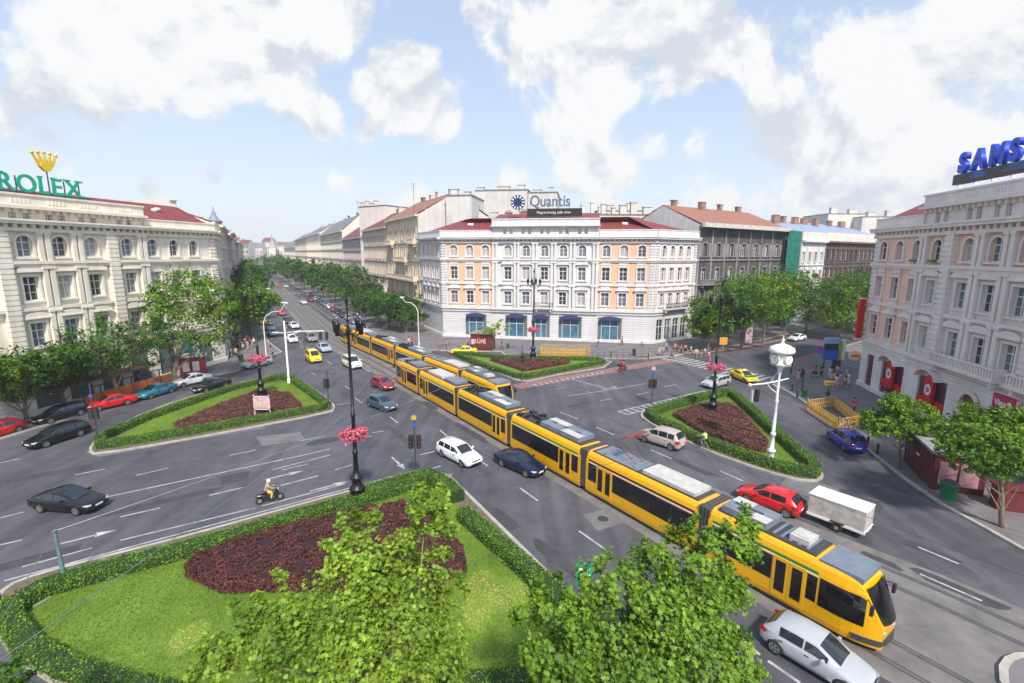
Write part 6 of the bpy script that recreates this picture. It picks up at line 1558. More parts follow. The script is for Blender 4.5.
hedge('hedge','curved dark clipped hedge round the left and bottom of the large island',gp_([(18,607),(11,628),(28,654),(70,678),(135,697),(220,714),(330,716),(440,694),(560,688),(640,700)]),.85,.6,group=hd_,seed=14)
bed('bed of dark red barberry shrubs on the large island',[p.xy for p in [at(x,y,.8) for x,y in ((184,566),(195,555),(237,538),(300,522),(365,506),(402,502),(425,509),(440,520),(462,545),(466,562),(440,572),(400,560),(360,565),(350,580),(300,581),(220,582))]],.72,620,.09,21)
g=MB(); g.poly([p.xy for p in G([(27,600),(44,592),(52,600),(34,610)])],.14,.2); tag(g.build('paving_slab',M_conc),'pale concrete slab by the leaning wire pole on the large island','paving slab')
# low curved kerb wall at the bottom left
g=MB(); kp=smoothpoly([p.xy for p in G([(-8,600),(0,625),(14,648),(46,674),(98,700),(160,716)])],2,False); ribbon(g,kp,.45,.34); n_=len(kp)
vs=[]
for i,p in enumerate(kp):
    t_=(kp[min(i+1,n_-1)]-kp[max(i-1,0)]).normalized(); q=Vector((t_.y,-t_.x)); vs+=[(*(p-q*.225),0),(*(p-q*.225),.34),(*(p+q*.225),.34),(*(p+q*.225),0)]
g.add(vs,[(4*i+a,4*i+4+a,4*i+5+a,4*i+1+a) for i in range(n_-1) for a in (0,2)]); tag(g.build('kerb_wall',mat('pinkish_kerb',(.50,.42,.33),.85,0,.25,2)),'low curved pinkish kerb wall round the bottom left of the large island','kerb wall')
# left island
kB=gp_([(87,452),(95,456),(200,438),(332,413),(336,408),(331,401),(300,380),(280,374),(228,386),(150,410),(97,438)])
pav('traffic_island_kerb',smoothpoly(kB,1),MATS['island_soil'],h=.14,kerb=.2)
lawn(gp_([(104,448),(325,408),(293,385),(270,380),(232,392),(150,418)]),26000,None,2)
hedge('hedge','clipped hedge all round the triangular left island',gp_([(101,449.5),(120,447),(220,430),(322,411),(326,407),(312,396),(292,382),(281,380),(262,384),(230,392),(150,420),(101,442)]),.75,.66,True,group=hd_,seed=15)
bed('bed of brown red barberry shrubs on the left island',[p.xy for p in [at(x,y,.6) for x,y in ((173,423),(215,405),(262,388),(290,393),(302,404),(240,415),(190,426))]],.5,330,.10,22,M_purb)
# centre island before the white building
kC=gp_([(448,352),(452,351),(500,358),(604,360.5),(612,362),(604,368),(560,375),(527,382),(514,380),(480,366)])
pav('traffic_island_kerb',kC,MATS['island_soil'],h=.14,kerb=.2)
lawn(gp_([(455,354),(500,360),(600,362),(560,372),(522,378),(480,364)]),12000,None,3)
hedge('hedge','clipped hedge round the centre island before the white corner building',gp_([(455,355.5),(480,366),(516,378.5),(527,379),(560,372.5),(603,364),(598,361.5),(500,359.5),(470,356)]),.7,.6,True,group=hd_,seed=16,dens=150,leaf=.11)
bed('bed of dark red barberry shrubs on the centre island',[p.xy for p in [at(x,y,.5) for x,y in ((490,358.5),(570,359.5),(568,362),(524,369.5))]],.45,260,.12,23,M_purb)
# right island
kD=gp_([(640,414),(646,409),(700,394),(722,390),(736,392),(770,425),(822,472),(824,479),(815,483),(790,480),(730,461),(680,440),(642,420)])
pav('traffic_island_kerb',smoothpoly(kD,1),MATS['island_soil'],h=.14,kerb=.22)
lawn(gp_([(655,415),(730,396),(810,472),(760,465),(700,444)]),26000,None,4)
hedge('hedge','clipped hedge round the triangular right island with the white clock',gp_([(649,416.5),(700,401),(728,395.5),(736,400),(770,432),(815,473),(812,478),(790,474.5),(760,466),(700,444),(655,423)]),.82,.75,True,group=hd_,seed=17)
bed('bed of dark red barberry shrubs on the right island',[p.xy for p in [at(x,y,.6) for x,y in ((673,412),(700,403),(730,402),(742,410),(768,440),(766,448),(740,444),(700,428))]],.5,330,.10,24,M_purb)
# ---------------------------------------------------------------- street furniture
M_petal=mat('pink_petals',(.68,.17,.25),.6,0,.5,4,c2=(.5,.06,.13),island=True,transl=.2); M_lglass=mat('lantern_glass',(.25,.26,.28),.15,0,.1); M_sgn=mat('traffic_sign_blue',(.03,.12,.45),.4,0,0)
M_sred=mat('signal_red',(.2,.012,.012),.3,0,0)
def flowers(t,z,r,n,seed,m=M_petal):
    rng=np.random.default_rng(seed); d=rng.normal(size=(n,3)); d/=np.linalg.norm(d,axis=1,keepdims=True); P=d*np.array([r,r,r*.45])*rng.uniform(.6,1.2,n)[:,None]+np.array([0,0,z]); P[:,2]-=np.where(rng.random(n)<.2,rng.random(n)*.35,0)
    Nn=d+rng.normal(size=(n,3))*.4; Nn/=np.linalg.norm(Nn,axis=1,keepdims=True); V,k,n_=leaves_mesh(P,Nn,.13,QUAD,rng); b=link('flowers',mesh_from(V,k,n_,m,'flowers'),t)
    g=MB(); g.lathe((0,0,z-.35*r),[(.1,-.1),(r*.6,0),(r*.85,.3*r),(r*.6,.55*r),(.1,.6*r)],12); g.build('flower_basket',M_hcore,t)
def candelabra(px,py,label,hgt=14.6,fl=None,seed=1,arms=4,rot=.42,ped=1.0):
    p=at(px,py,.13); t=empty('street_lamp',p,rot,label,'street lamp','tall black lamp posts with hanging flowers')
    g=MB(); g.lathe((0,0,0),[(.62,0),(.62,.25),(.48,.3),(.46,1.0),(.56,1.08),(.5,1.2),(.34,1.3),(.32,1.75),(.44,1.85),(.40,2.0),(.24,2.12),(.2,2.4)],10); g.build('pedestal',M_iron,t)
    g=MB(); g.lathe((0,0,2.4),[(.17,0),(.15,1.2),(.2,1.25),(.2,1.35),(.14,1.4),(.12,3.8),(.17,3.85),(.17,3.95),(.11,4.0),(.085,hgt-5.2),(.15,hgt-5.1),(.13,hgt-4.95),(.06,hgt-4.7),(.05,hgt-3.4),(.12,hgt-3.2),(.02,hgt-2.6)],10); g.build('pole',M_iron,t)
    for k in range(arms):
        a=2*PI*k/arms+PI/4; c,s=math.cos(a),math.sin(a); zt=hgt-2.2
        g=MB(); g.tube([(0,0,zt-.6),(c*.6,s*.6,zt-.75),(c*.95,s*.95,zt-.5),(c*1.1,s*1.1,zt-.05),(c*1.0,s*1.0,zt+.2)],.045,6); ar=g.build('arm',M_iron,t)
        g=MB(); g.lathe((c,s,zt-.75),[(.04,.1),(.13,.14),(.16,.45),(.19,.78),(.22,.82),(.18,.92),(.08,1.02),(.02,1.15)],8); la=g.build('lantern',M_iron,ar)
        g=MB(); g.lathe((c*1.2,s*1.2,zt-.72),[(.12,0),(.24,.10),(.28,.5),(.285,.72),(.2,.75)],8); g.build('lantern_glass',M_lglass,la) if 0 else None
        g=MB(); g.lathe((c,s,zt+.452),[(.04,0),(.13,.0),(.05,.12)],6); g.build('finial',M_lglass,la)
    if fl: flowers(t,fl,.88,1300,seed)
    return t
candelabra(358,503,'tall black lamp post with pink flower basket on the large island, nearest of the four',14.6,5.0,1)
candelabra(262,399,'tall black lamp post with deep pink flower basket on the left island',14.2,4.9,2)
candelabra(533,360,'tall black lamp post with pink flower basket before the white corner building',14.9,5.0,3)
candelabra(712,414,'tall black lamp post with pale pink flower basket on the right island',14.6,5.2,4)
pl=at(712,414,.13); t=empty('banner',(pl.x,pl.y,0),0,'small orange banner box hung high on the right island lamp post','banner'); g=MB(); g.box((.55,0,hz(pl,341)),(.8,.14,.75)); g.build('panel',mat('orange_box',(.65,.28,.04),.6,0,0),t); g=MB(); g.box((.1,0,hz(pl,341)),(.3,.05,.05)); g.build('bracket',M_iron,t)
# more distant lamps
def white_lamp(px,py,label,top,out,hgt=None,m=M_wht,g_='pale curved street lamps'):
    p=at(px,py,.13); h=hgt or hz(p,top[1]); t=empty('street_lamp',p,0,label,'street lamp',g_)
    q=atY(out[0],out[1],p.y)-p; dx=q.x; dz=q.z
    g=MB(); g.tube([(0,0,0),(0,0,.9)],.16,8); g.tube([(0,0,.9),(0,0,h*.78)],[.10,.08],8); g.tube([(0,0,h*.78),(dx*.12,0,h*.9),(dx*.4,0,h*.985),(dx*.8,0,h+.02),(dx,0,dz)],[.08,.07,.06,.05,.05],8); po=g.build('pole',m,t)
    g=MB(); g.tube([(dx*.85,0,dz+.06),(dx*1.12,0,dz-.02)],[.1,.14],8); g.build('lamp_head',M_wht,po)
    return t
white_lamp(419,347,'pale curved street lamp before the left wing of the white corner building',(419,303),(402,297.5))
white_lamp(267,364,'pale curved street lamp at the left kerb behind the crowd',(267,312),(285,303))
white_lamp(256.5,338,'pale curved street lamp further back between the left boulevard trees',(256,295),(269,289))
white_lamp(279,318,'pale curved street lamp far up the left boulevard kerb',(266,290),(271,288)) if 0 else None
# white traffic mast with an arm over the boulevard
def signal_head(parent,x,y,z,rz=0,n=3,back=False):
    g=MB(); g.box((x,y,z),(.32,.26,.34*n),rz); h=g.build('signal_head',M_blk,parent); 
    for i in range(n):
        g=MB(); zc=z+(n-1)*.17-i*.34; c,s=math.cos(rz),math.sin(rz)
        vs=[(x+c*.1*math.cos(q)+s*.135,y+s*.1*math.cos(q)-c*.135,zc+.1*math.sin(q)) for q in [2*PI*j/10 for j in range(10)]]; g.add(vs,[tuple(range(10))]); g.build('lens',(M_sred,M_dk,M_dk)[i] if i else M_sred,h)
    return h
p=at(289,383,.13); t=empty('traffic_mast',p,0,'white traffic mast with a curved arm and two hanging signals at the left island','traffic mast')
h=hz(p,322); ax=(atY(324,331,p.y)-p); g=MB(); g.lathe((0,0,0),[(.2,0),(.2,.6),(.13,.7),(.10,h),(.02,h+.05)],10); g.build('pole',M_wht,t)
g=MB(); za=hz(p,334); g.tube([(-1.6,0,za+.05),(0,0,za)],.06); g.tube([(0,0,za-.7),(1,0,za-.1),(2,0,ax.z-.05),(ax.x,0,ax.z)],.07); g.tube([(0,0,za),(2,0,ax.z+.02)],.05); g.build('arm',M_wht,t)
for e in (-.5,.3): signal_head(t,ax.x+e,0,ax.z-.65,R(0))
# white clock column with a traffic arm
p=at(770,463,.13); t=empty('street_clock',p,R(0),'white cast iron street clock column with a domed head on the right island','street clock')
zt=hz(p,350); zb_=hz(p,366.5); g=MB(); g.lathe((0,0,0),[(.36,0),(.36,.3),(.24,.4),(.26,1.0),(.34,1.05),(.34,1.15),(.17,1.3),(.16,2.4),(.22,2.45),(.22,2.6),(.13,2.7),(.11,5.2),(.17,5.3),(.10,5.5),(.09,zb_-.9),(.2,zb_-.3),(.35,zb_)],12); g.build('column',M_wht,t)
hh=zt-zb_; g=MB(); g.lathe((0,0,zb_),[(.5,0),(.76,.06),(.70,.16),(.70,hh*.72),(.92,hh*.76),(.95,hh*.9),(.86,hh*1.06),(.5,hh*1.2),(.16,hh*1.28),(.07,hh*1.4),(.13,hh*1.5),(.03,hh*1.62),(.01,hh*1.8)],16); cl=g.build('clock_head',M_wht,t)
for k in range(4):
    a=R(-90+20)+k*PI/2; c,s=math.cos(a),math.sin(a); r=.38
    def rim(rr,d,n=20): return [(c*d-s*rr*math.cos(q),s*d+c*rr*math.cos(q),zb_+hh*.39+rr*math.sin(q)) for q in [2*PI*j/n for j in range(n)]]
    g=MB(); g.add(rim(.42,.73),[tuple(range(20))]); g.add(rim(.42,.73)+rim(.42,.6),[(j,(j+1)%20,20+(j+1)%20,20+j) for j in range(20)]); f=g.build('clock_face',mat('clock_dial',(.82,.80,.76),.4,0,0),cl)
    g=MB(); g.add(rim(.42,.735)+rim(.37,.735),[(j,20+j,20+(j+1)%20,(j+1)%20) for j in range(20)])
    for ang_,ln in ((R(60),.26),(R(-40),.18)):
        u_=Vector((-s*math.cos(ang_),c*math.cos(ang_),math.sin(ang_))); w_=Vector((s*math.sin(ang_),-c*math.sin(ang_),math.cos(ang_)))*.02; o_=Vector((c*.738,s*.738,zb_+hh*.39)); g.add([o_-w_,o_+w_,o_+u_*ln+w_,o_+u_*ln-w_],[(0,1,2,3)])
    g.build('hands_and_ring',M_dk,f)
g=MB(); ex=(atY(750,385,p.y)-p); zz=ex.z; g.tube([(0,0,zz+.35),(ex.x*.5,0,zz+.12),(ex.x,0,zz)],.06); g.tube([(0,0,zz-.7),(ex.x*.25,0,zz-.3),(ex.x*.4,0,zz+.12)],.035); g.tube([(0,0,zz+.35),(.75,0,zz+.55)],.05); g.tube([(0,0,zz-.2),(ex.x*.2,0,zz+.1)],.03); g.lathe((ex.x,0,zz-.1),[(.02,-.02),(.13,.0),(.13,.2),(.02,.24)],8); g.build('arm',M_wht,t)
signal_head(t,ex.x*.72,0,zz-.85,R(30)); g=MB(); g.box((ex.x*.9,0,zz-.9),(.04,.3,1.0)); g.build('signal_backboard',M_wht,t)
# traffic lights
def traffic_light(px,py,label,top,zs,sign=None,heads=((-.28,0),(.28,0))):
    p=at(px,py,.13); h=hz(p,top); t=empty('traffic_light',p,0,label,'traffic light','traffic lights'); g=MB(); g.tube([(0,0,0),(0,0,h)],.06,8); g.lathe((0,0,0),[(.12,0),(.12,.5),(.07,.55)],8); g.build('pole',M_dk,t)
    for (x,a) in heads: signal_head(t,x,0,zs,a)
    if sign:
        for (z,m,s_) in sign:
            g=MB(); n_=16; vs=[(s_*math.cos(2*PI*j/n_),-.09,z+s_*math.sin(2*PI*j/n_)) for j in range(n_)]+[(s_*math.cos(2*PI*j/n_),-.06,z+s_*math.sin(2*PI*j/n_)) for j in range(n_)]; g.add(vs,[tuple(range(n_-1,-1,-1)),tuple(range(n_,2*n_))]+[(j,(j+1)%n_,n_+(j+1)%n_,n_+j) for j in range(n_)]); g.build('sign_disc',m,t)
    return t
traffic_light(416,479,'traffic light with yellow and blue signs at the tip of the large island',418,3.0,[(4.3,M_sgn,.17),(4.9,mat('sign_yellow',(.5,.38,.04),.5,0,0),.2)],((-.28,-.2),(.3,.4)))
traffic_light(329,409,'traffic light at the right tip of the left island',372,2.9,None,((-.22,0),(.0,1.2)))
traffic_light(99,446,'tall traffic light at the left tip of the left island',385,3.0,[(4.6,M_sgn,.15)],((-.24,.3),(.2,.3)))
traffic_light(522,380,'traffic light at the lower tip of the centre island',346,2.9,[(4.0,M_sgn,.2)],((-.22,0),(.22,.4)))
traffic_light(651.5,403,'traffic light with a round pale sign left of the right island',370,2.3,[(3.6,M_sgn,.2),(4.1,mat('sign_rose',(.6,.35,.35),.5,0,0),.24)],((-.28,0),(.28,.3)))
traffic_light(802,390,'dark traffic light on the right pavement behind the white clock',371,2.2,None,((-.2,0),))
# leaning wire pole on the large island
p=at(66,586,.14); q=atY(54.5,531,p.y)-p; t=empty('wire_pole',p,0,'leaning grey green wire pole on the hedge of the large island','wire pole'); g=MB(); g.tube([(0,0,0),(q.x*.1,0,q.z*.1)],[.16,.14],8); g.tube([(q.x*.1,0,q.z*.1),tuple(q)],[.11,.07],8); g.build('pole',mat('pole_green_grey',(.14,.22,.22),.6,0,.2,2),t); g=MB(); g.box(tuple(q),(.18,.18,.08)); g.build('pole_cap',M_steel,t)
def wire(a,b,label,r=.012,sag=.4,m=M_steel,group='overhead wires'):
    a,b=Vector(a),Vector(b); g=MB(); n=14; pts=[a.lerp(b,i/n)-Vector((0,0,sag*4*(i/n)*(1-i/n))) for i in range(n+1)]; g.tube(pts,r,4,cap=False); tag(g.build('overhead_wire',m),label,'wire',group)
tp=p+q
wire(at(2,617,5.3),tp,'thin pale wire running left from the leaning pole',.014,.1)
wire(tp,B(30,3.5,8.2),'thin pale wire from the leaning pole out over the avenue',.014,.6)
wire(at(0,660,7.2),B(44,2,8.2),'second thin pale wire crossing over the avenue lanes',.014,.6)
for k,(o,lb) in enumerate(((.75,'near'),(4.6,'far'))):
    wire(B(-20,o,5.75),B(60,o,5.75),'dark contact wire above the %s tram track'%lb,.010,.15,M_dk); 
wire(B(60,.75,5.75),B(150,2,5.75),'dark contact wire above the far boulevard tracks',.012,.15,M_dk)
for a,b,lb in ((B(8,-14,8.5),B(8,16,8.5),'span wire crossing over the near tram'),(B(30,-14,8.5),B(30,14,8.5),'span wire crossing over the tram by the navy saloon'),(B(52,-13,8.5),B(52,14,8.5),'span wire crossing over the tail of the near tram'),(B(75,-11,8.5),B(75,14,8.5),'span wire crossing over the standing tram')):
    wire(a,b,lb,.009,.8,M_dk)
# shop kiosk dark red with pale writing
def kiosk(px,py,label,w_,d_,h,rz,m,roofm,txt=None,name='kiosk',cat='kiosk'):
    p=at(px,py,.13); t=empty(name,p,rz,label,cat); g=MB(); g.box((0,0,h/2+.1),(w_,d_,h-.2)); b=g.build('walls',m,t); g=MB(); g.box((0,0,h+.06),(w_+.5,d_+.5,.12)); g.box((0,0,h+.25),(w_+.1,d_+.1,.26),taper=.6); g.build('roof',roofm,t); g=MB(); g.box((0,0,.05),(w_+.1,d_+.1,.1)); g.build('base',M_dk,t)
    return t,p,b
M_dred=mat('dark_red_boards',(.16,.025,.03),.6,0,.25,3)
t,p,b=kiosk(483,349,'dark red street kiosk with pale writing, between the yellow taxi and young tree',3.9,2.4,2.9,R(-12),M_dred,mat('kiosk_roof',(.32,.22,.2),.7,0,.2))
F=lambda s,d,z:Vector((s,-1.2-d,z)); letters(b,'BÜFÉ',F,0,-1.35,.02,1.25,1.0,mat('gilt',(.7,.55,.4),.5,0,0),.02,.02,adv=.08); g=MB(); g.box((-1.5,-1.22,1.5),(.6,.04,.9)); g.build('hatch_window',M_pinkb,b)
for q in (-1.9,-.95,0,.95,1.9): g=MB(); g.box((q,-1.215,1.55),(.07,.05,2.6)); g.build('board_strip',M_dk,b)
# newsstand at right: long dark red shed
A_=at(903,460,.13); B_=at(930.5,489,.13); t=empty('newsstand',tuple((A_+B_)/2),0,'long dark red shed newsstand under the two bright trees at right','newsstand')
u=(B_-A_).normalized(); nn_=Vector((-u.y,u.x,0)); nn_=nn_ if nn_.x>0 else -nn_; L1=(B_-A_).length; c=(A_+B_)/2; o=-u*L1/2
Fk=lambda s,d,z: o+u*s+nn_*d+Vector((0,0,z))
g=MB(); g.fbox(Fk,0,L1,0,3.0,0,2.75)
bm=None; w_=g.build('walls',mat('shed_red',(.12,.018,.02),.55,0,.25,2),t)
me=w_.data; bm=bmesh.new(); bm.from_mesh(me); bmesh.ops.recalc_face_normals(bm,faces=bm.faces); bm.to_mesh(me); bm.free()
g=MB(); g.fbox(Fk,-.25,L1+.25,-.25,3.25,2.753,2.95); g.build('roof',mat('shed_roof',(.30,.31,.32),.7,0,.25,1.5),t)
for q in range(9):
    s=L1*(q+.5)/9; g=MB(); g.fbox(Fk,s-.02,s+.02,-.03,-.003,.1,2.6); g.build('board_strip',M_dred,w_)
g=MB(); g.fbox(Fk,L1*.42,L1*.42+.55,-.03,-.004,1.5,1.65); g.build('notice',M_wtxt,w_)
e=Fk(L1,0,0); 
g=MB(); g.fbox(Fk,L1+.003,L1+.05,.3,1.35,.5,2.2); g.fbox(Fk,L1+.003,L1+.05,1.5,2.6,.5,2.2); g.build('poster_window',mat('poster_pink',(.55,.28,.33),.5,0,.4,4),w_)
g=MB(); g.fbox(Fk,L1+.9,L1+1.9,2.9,5.2,0,1.5); g.fbox(Fk,L1+.8,L1+2.0,2.8,5.3,1.503,1.6); q=g.build('magazine_rack',M_dred,t)
g=MB(); rk=random.Random(4)
M_mag=[mat('magazine_white',(.7,.7,.68),.5,0,0),mat('magazine_red',(.5,.05,.05),.5,0,0),mat('magazine_blue',(.08,.2,.45),.5,0,0)]
for i in range(9):
    g=MB(); c0=Fk(L1+.86,3.0+.24*i,.5+.45*(i%2)); g.box(c0,(.22,.22,.32),ang_of(u)); g.build('magazine',M_mag[i%3],q)
# bins
def bin_(px,py,label,m,h=1.0,r=.3):
    p=at(px,py,.13); t=empty('litter_bin',p,0,label,'bin','litter bins'); g=MB(); g.lathe((0,0,0),[(r*.8,0),(r,h*.85),(r*1.08,h*.87),(r*1.08,h)],10); g.build('drum',m,t); g=MB(); g.lathe((0,0,h+.003),[(r*.9,0),(r*.7,.12),(.05,.16)],10); g.build('lid',M_dk,t)
M_gbin=mat('green_plastic',(.02,.20,.08),.5,0,.1)
bin_(947.5,499,'large green refuse bin beside the dark red newsstand',M_gbin,1.25,.5); bin_(804,397,'small green litter bin on the right pavement by the yellow railings',M_gbin); bin_(634,355.5,'dark litter bin before the white corner building, right of its last shop',M_dk,1.1,.3); bin_(508,349,'small green litter bin behind the centre island',M_gbin,.9,.28); bin_(241,361.5,'dark green bin beside the crowd on the left pavement',M_gbin,1.1,.4)
# metro railings: yellow orange
M_rail=mat('railing_yellow',(.75,.45,.08),.5,0,.15,2); M_raill=mat('railing_ochre',(.66,.42,.14),.6,0,.2,2)
def railing(name,label,pts,m,h=1.05,step=.35,closed=False,slab=None):
    P=[p for p in pts]; t=empty(name,(0,0,0),0,label,'railing'); g=MB()
    for a,b in zip(P,P[1:]+([P[0]] if closed else [])):
        L_=(b-a).length; n=max(1,int(L_/step))
        for z in (.12,h*.5,h): g.tube([a+Vector((0,0,z)),b+Vector((0,0,z))],.035,5)
        for i in range(n): q=a.lerp(b,i/n); g.box(q+Vector((0,0,h/2)),(.05,.05,h),0)
        for i in range(n):
            q=a.lerp(b,i/n); q2=a.lerp(b,(i+1)/n); g.tube([q+Vector((0,0,.15)),q2+Vector((0,0,h*.95))],.02,4)
    g.build('railing_panel',m,t)
    for q in P: 
        g=MB(); g.lathe(q,[(.07,0),(.07,h+.12),(.09,h+.14),(.03,h+.24)],8); g.build('post',m,t)
    return t
za=.13
t=railing('metro_entrance_railing','ochre yellow railing round the underground stairs before the white corner building',[at(540,356,za),at(588,357.5,za),at(589,352.5,za),at(542,351.5,za)],M_raill,1.25,.3,True)
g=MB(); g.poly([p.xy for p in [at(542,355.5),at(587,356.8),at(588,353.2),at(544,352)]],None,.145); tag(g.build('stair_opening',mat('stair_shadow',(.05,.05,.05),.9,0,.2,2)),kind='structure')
g=MB()
P0=[at(x,y,za) for x,y in ((541,355.8),(588,357.2))]
F=lambda s,d,z: P0[0].lerp(P0[1],s)+Vector((0,0,z))+Vector((0,1,0))*d
g.fbox(F,0,1,.05,.12,.1,1.1); g.build('ochre_panel',M_raill,t)
t=railing('metro_entrance_railing','bright yellow railing round the underground stairs on the right pavement',[at(807,410,za),at(838,430,za),at(858,426,za),at(833,406,za)],M_rail,1.1,.28,True)
for i,(a,b) in enumerate((((807,410),(838,430)),((833,406),(858,426)))):
    P0=[at(*a,za),at(*b,za)]; g=MB(); F=lambda s,d,z: P0[0].lerp(P0[1],s)+Vector((0,0,z))+Vector((0,1,0))*d
    for k in range(22): g.fbox(F,(k+.3)/22,(k+.7)/22,-.02,.02,.3,.85)
    g.build('lattice_panel',M_rail,t)
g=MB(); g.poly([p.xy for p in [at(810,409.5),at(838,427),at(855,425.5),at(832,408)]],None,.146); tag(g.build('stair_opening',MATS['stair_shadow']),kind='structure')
t=empty('metro_sign',at(826.5,405,za),0,'yellow underground station sign on a post by the yellow railings','sign'); g=MB(); g.tube([(0,0,0),(0,0,2.75)],.06,8); g.build('post',M_dk,t); g=MB(); g.box((0,0,2.6),(1.15,.22,.48)); b=g.build('sign_box',M_rail,t); letters(b,'Oktogon',lambda s,d,z:Vector((s,-.115-d,z)),0,-.5,0,2.5,.25,M_blk,.01,0,adv=.05)
# grey bollard chain railing along the kerb before the white corner building
t=empty('kerb_railing',(0,0,0),0,'thin grey kerb railing before the white corner building','railing'); g=MB(); a,b=at(592,358,za),at(648,359.5,za); n=9
for z in (.5,1.0): g.tube([a+Vector((0,0,z)),b+Vector((0,0,z))],.025,5)
for i in range(n+1): g.tube([a.lerp(b,i/n),a.lerp(b,i/n)+Vector((0,0,1.05))],.035,6)
g.build('rails',M_dk,t)
# bollards
for i,(x,y,lb) in enumerate(((611,357,'third from the lamp post'),(867,447,'left one beside the blue car'),(877,454,'right one beside the blue car'),(792,391,'by the clock'),(797,398,'nearest the pavement corner'),(605,340,'in front of the last blue shop window'))):
    p=at(x,y,.13); g=MB(); g.lathe((0,0,0),[(.1,0),(.1,.8),(.12,.82),(.12,.9),(.03,1.0)],8); tag(g.build('bollard',M_dk,None,p),'dark iron bollard on the pavement, '+lb,'bollard','bollards')
# billboard cluster at right
t=empty('advertising_stand',at(833,371,za),0,'blue and yellow illuminated advertising stand on the right pavement corner','billboard')
pb=at(833,371,za); zq=lambda y: hz(pb,y)-pb.z; xq=lambda x:(atY(x,350,pb.y)-pb).x
for (x0,x1,y0,y1,m,nm,dp) in ((824,838,349.5,359.5,mat('ad_blue',(.01,.13,.60),.3,0,.2,1),'blue_panel',.5),(824,838,338,343.5,mat('ad_pale_blue',(.35,.52,.75),.4,0,.2,3),'pale_blue_panel',.5),(824.5,837,343.6,349.4,M_blk,'dark_panel',.4),(837.5,841,341,360,mat('ad_yellow',(.55,.48,.02),.4,0,.3,3),'yellow_panel',.5),(841.2,844.8,339,359.5,M_wtxt,'white_frame',.35)):
    g=MB(); g.box(((xq(x0)+xq(x1))/2,0,(zq(y0)+zq(y1))/2),(xq(x1)-xq(x0),dp,zq(y0)-zq(y1))); g.build(nm,m,t)
g=MB(); 
for x in (825.5,836.5,842): g.tube([(xq(x),0,0),(xq(x),0,zq(342))],.08,6)
g.box((xq(838),0,.9),(1.0,.5,1.6)); g.build('posts',M_dk,t)
g=MB(); g.box((xq(819.5),0,zq(350)),(.8,.06,1.1)); g.build('purple_flag',mat('flag_purple',(.28,.10,.42),.6,0,.1),t)
p_=at(752,347,za); 
t=empty('poster_column',at(748,344,za),0,'pale poster board leaning under the dark avenue trees','poster board'); g=MB(); g.box((0,0,2.0),(1.3,.2,3.6)); b=g.build('board',M_pinkb,t); g=MB()
for z in (1.0,1.9,2.8): g.box((0,-.105,z),(.9,.01,.45))
g.build('poster',M_greyst,b)
# picture frame stand on the left island hedge
t=empty('easel_frame',at(263,417,za),0,'pale open frame stand with a picture on the left island edge','frame stand'); g=MB()
for (c_,d_) in (((0,0,2.2),(1.7,.08,.12)),((0,0,.85),(1.7,.08,.12)),((-.8,0,1.3),(.1,.08,2.2)),((.8,0,1.3),(.1,.08,2.2))): g.box(c_,d_)
g.build('frame',M_pinkb,t); g=MB(); g.box((0,.02,1.55),(1.5,.04,1.15)); g.build('picture',mat('picture_mixed',(.62,.45,.42),.6,0,.5,5,c2=(.3,.25,.2)),t)
# green street sign in the foreground tree
p=at(583,596,.13); t=empty('street_sign',(atY(583,596,15.5).x,15.5,.13),0,'small green street sign standing up through the foreground tree','sign'); zt=atY(583,566,15.5).z; g=MB(); g.tube([(0,0,0),(0,0,zt)],.05,8); g.build('post',M_steel,t); g=MB(); g.box((0,-.06,zt-.42),(.62,.05,.85)); b=g.build('sign_plate',mat('plate_green',(.02,.34,.20),.4,0,0),t); g=MB()
for z in (-.2,-.42,-.62): g.box((0,-.09,zt+z),(.42,.01,.07))
g.build('lettering_rows',M_wtxt,b)
# newsstand-like red kiosk and orange terrace on the left pavement
t,p,b=kiosk(194,374,'small red and white street kiosk behind the plane tree at left',3.0,2.0,2.6,R(30),mat('kiosk_red',(.32,.03,.04),.5,0,.15),M_wht)
for q in (-.75,.4): g=MB(); g.box((q,-1.02,1.3),(.8,.04,1.3)); g.build('white_panel',M_wht,b)
t=empty('terrace_screen',(0,0,0),0,'orange cafe terrace screen along the cream building behind the trees','cafe terrace'); a,b_=LE-NV*23+NT*1.7,LE-NV*11.5+NT*1.7; u=(b_-a).normalized(); Ft=frame(a,u,Vector((u.y,-u.x))); g=MB(); g.fbox(Ft,0,11.5,0,.08,.13,1.1); g.build('orange_panel',mat('orange_canvas',(.62,.17,.03),.7,0,.15),t); g=MB()
for q in range(7): g.fbox(Ft,q*1.9,q*1.9+.08,-.02,.1,.13,2.0)
g.fbox(Ft,0,11.5,.0,.05,1.9,2.0); g.build('screen_posts',M_dk,t)
g=MB(); g.fbox(Ft,-3,9,-1.6,.6,2.75,2.85); tag(g.build('awning',mat('brown_awning',(.10,.06,.05),.8,0,.2)),'dark cafe awning over the orange terrace screen at left','awning')
# roof antennas
for (x,D,y0,y1,lb) in ((415.5,115,212,183,'tall thin mast on the orange roof at the boulevard corner'),(360,165,212,200,'thin television aerial above the slate roof of the boulevard row')):
    p=wpt(x,D); z0,z1=hz(p,y0),hz(p,y1); t=empty('roof_antenna',(p.x,p.y,z0-1.5),0,lb,'antenna'); g=MB(); g.tube([(0,0,0),(0,0,z1-z0+1.5)],.05,6); g.build('mast',M_dk,t); g=MB()
    for k in range(3): g.box((0,0,(z1-z0+1.3)-k*.5),(1.4-.3*k,.04,.04))
    g.build('crossbars',M_dk,t)
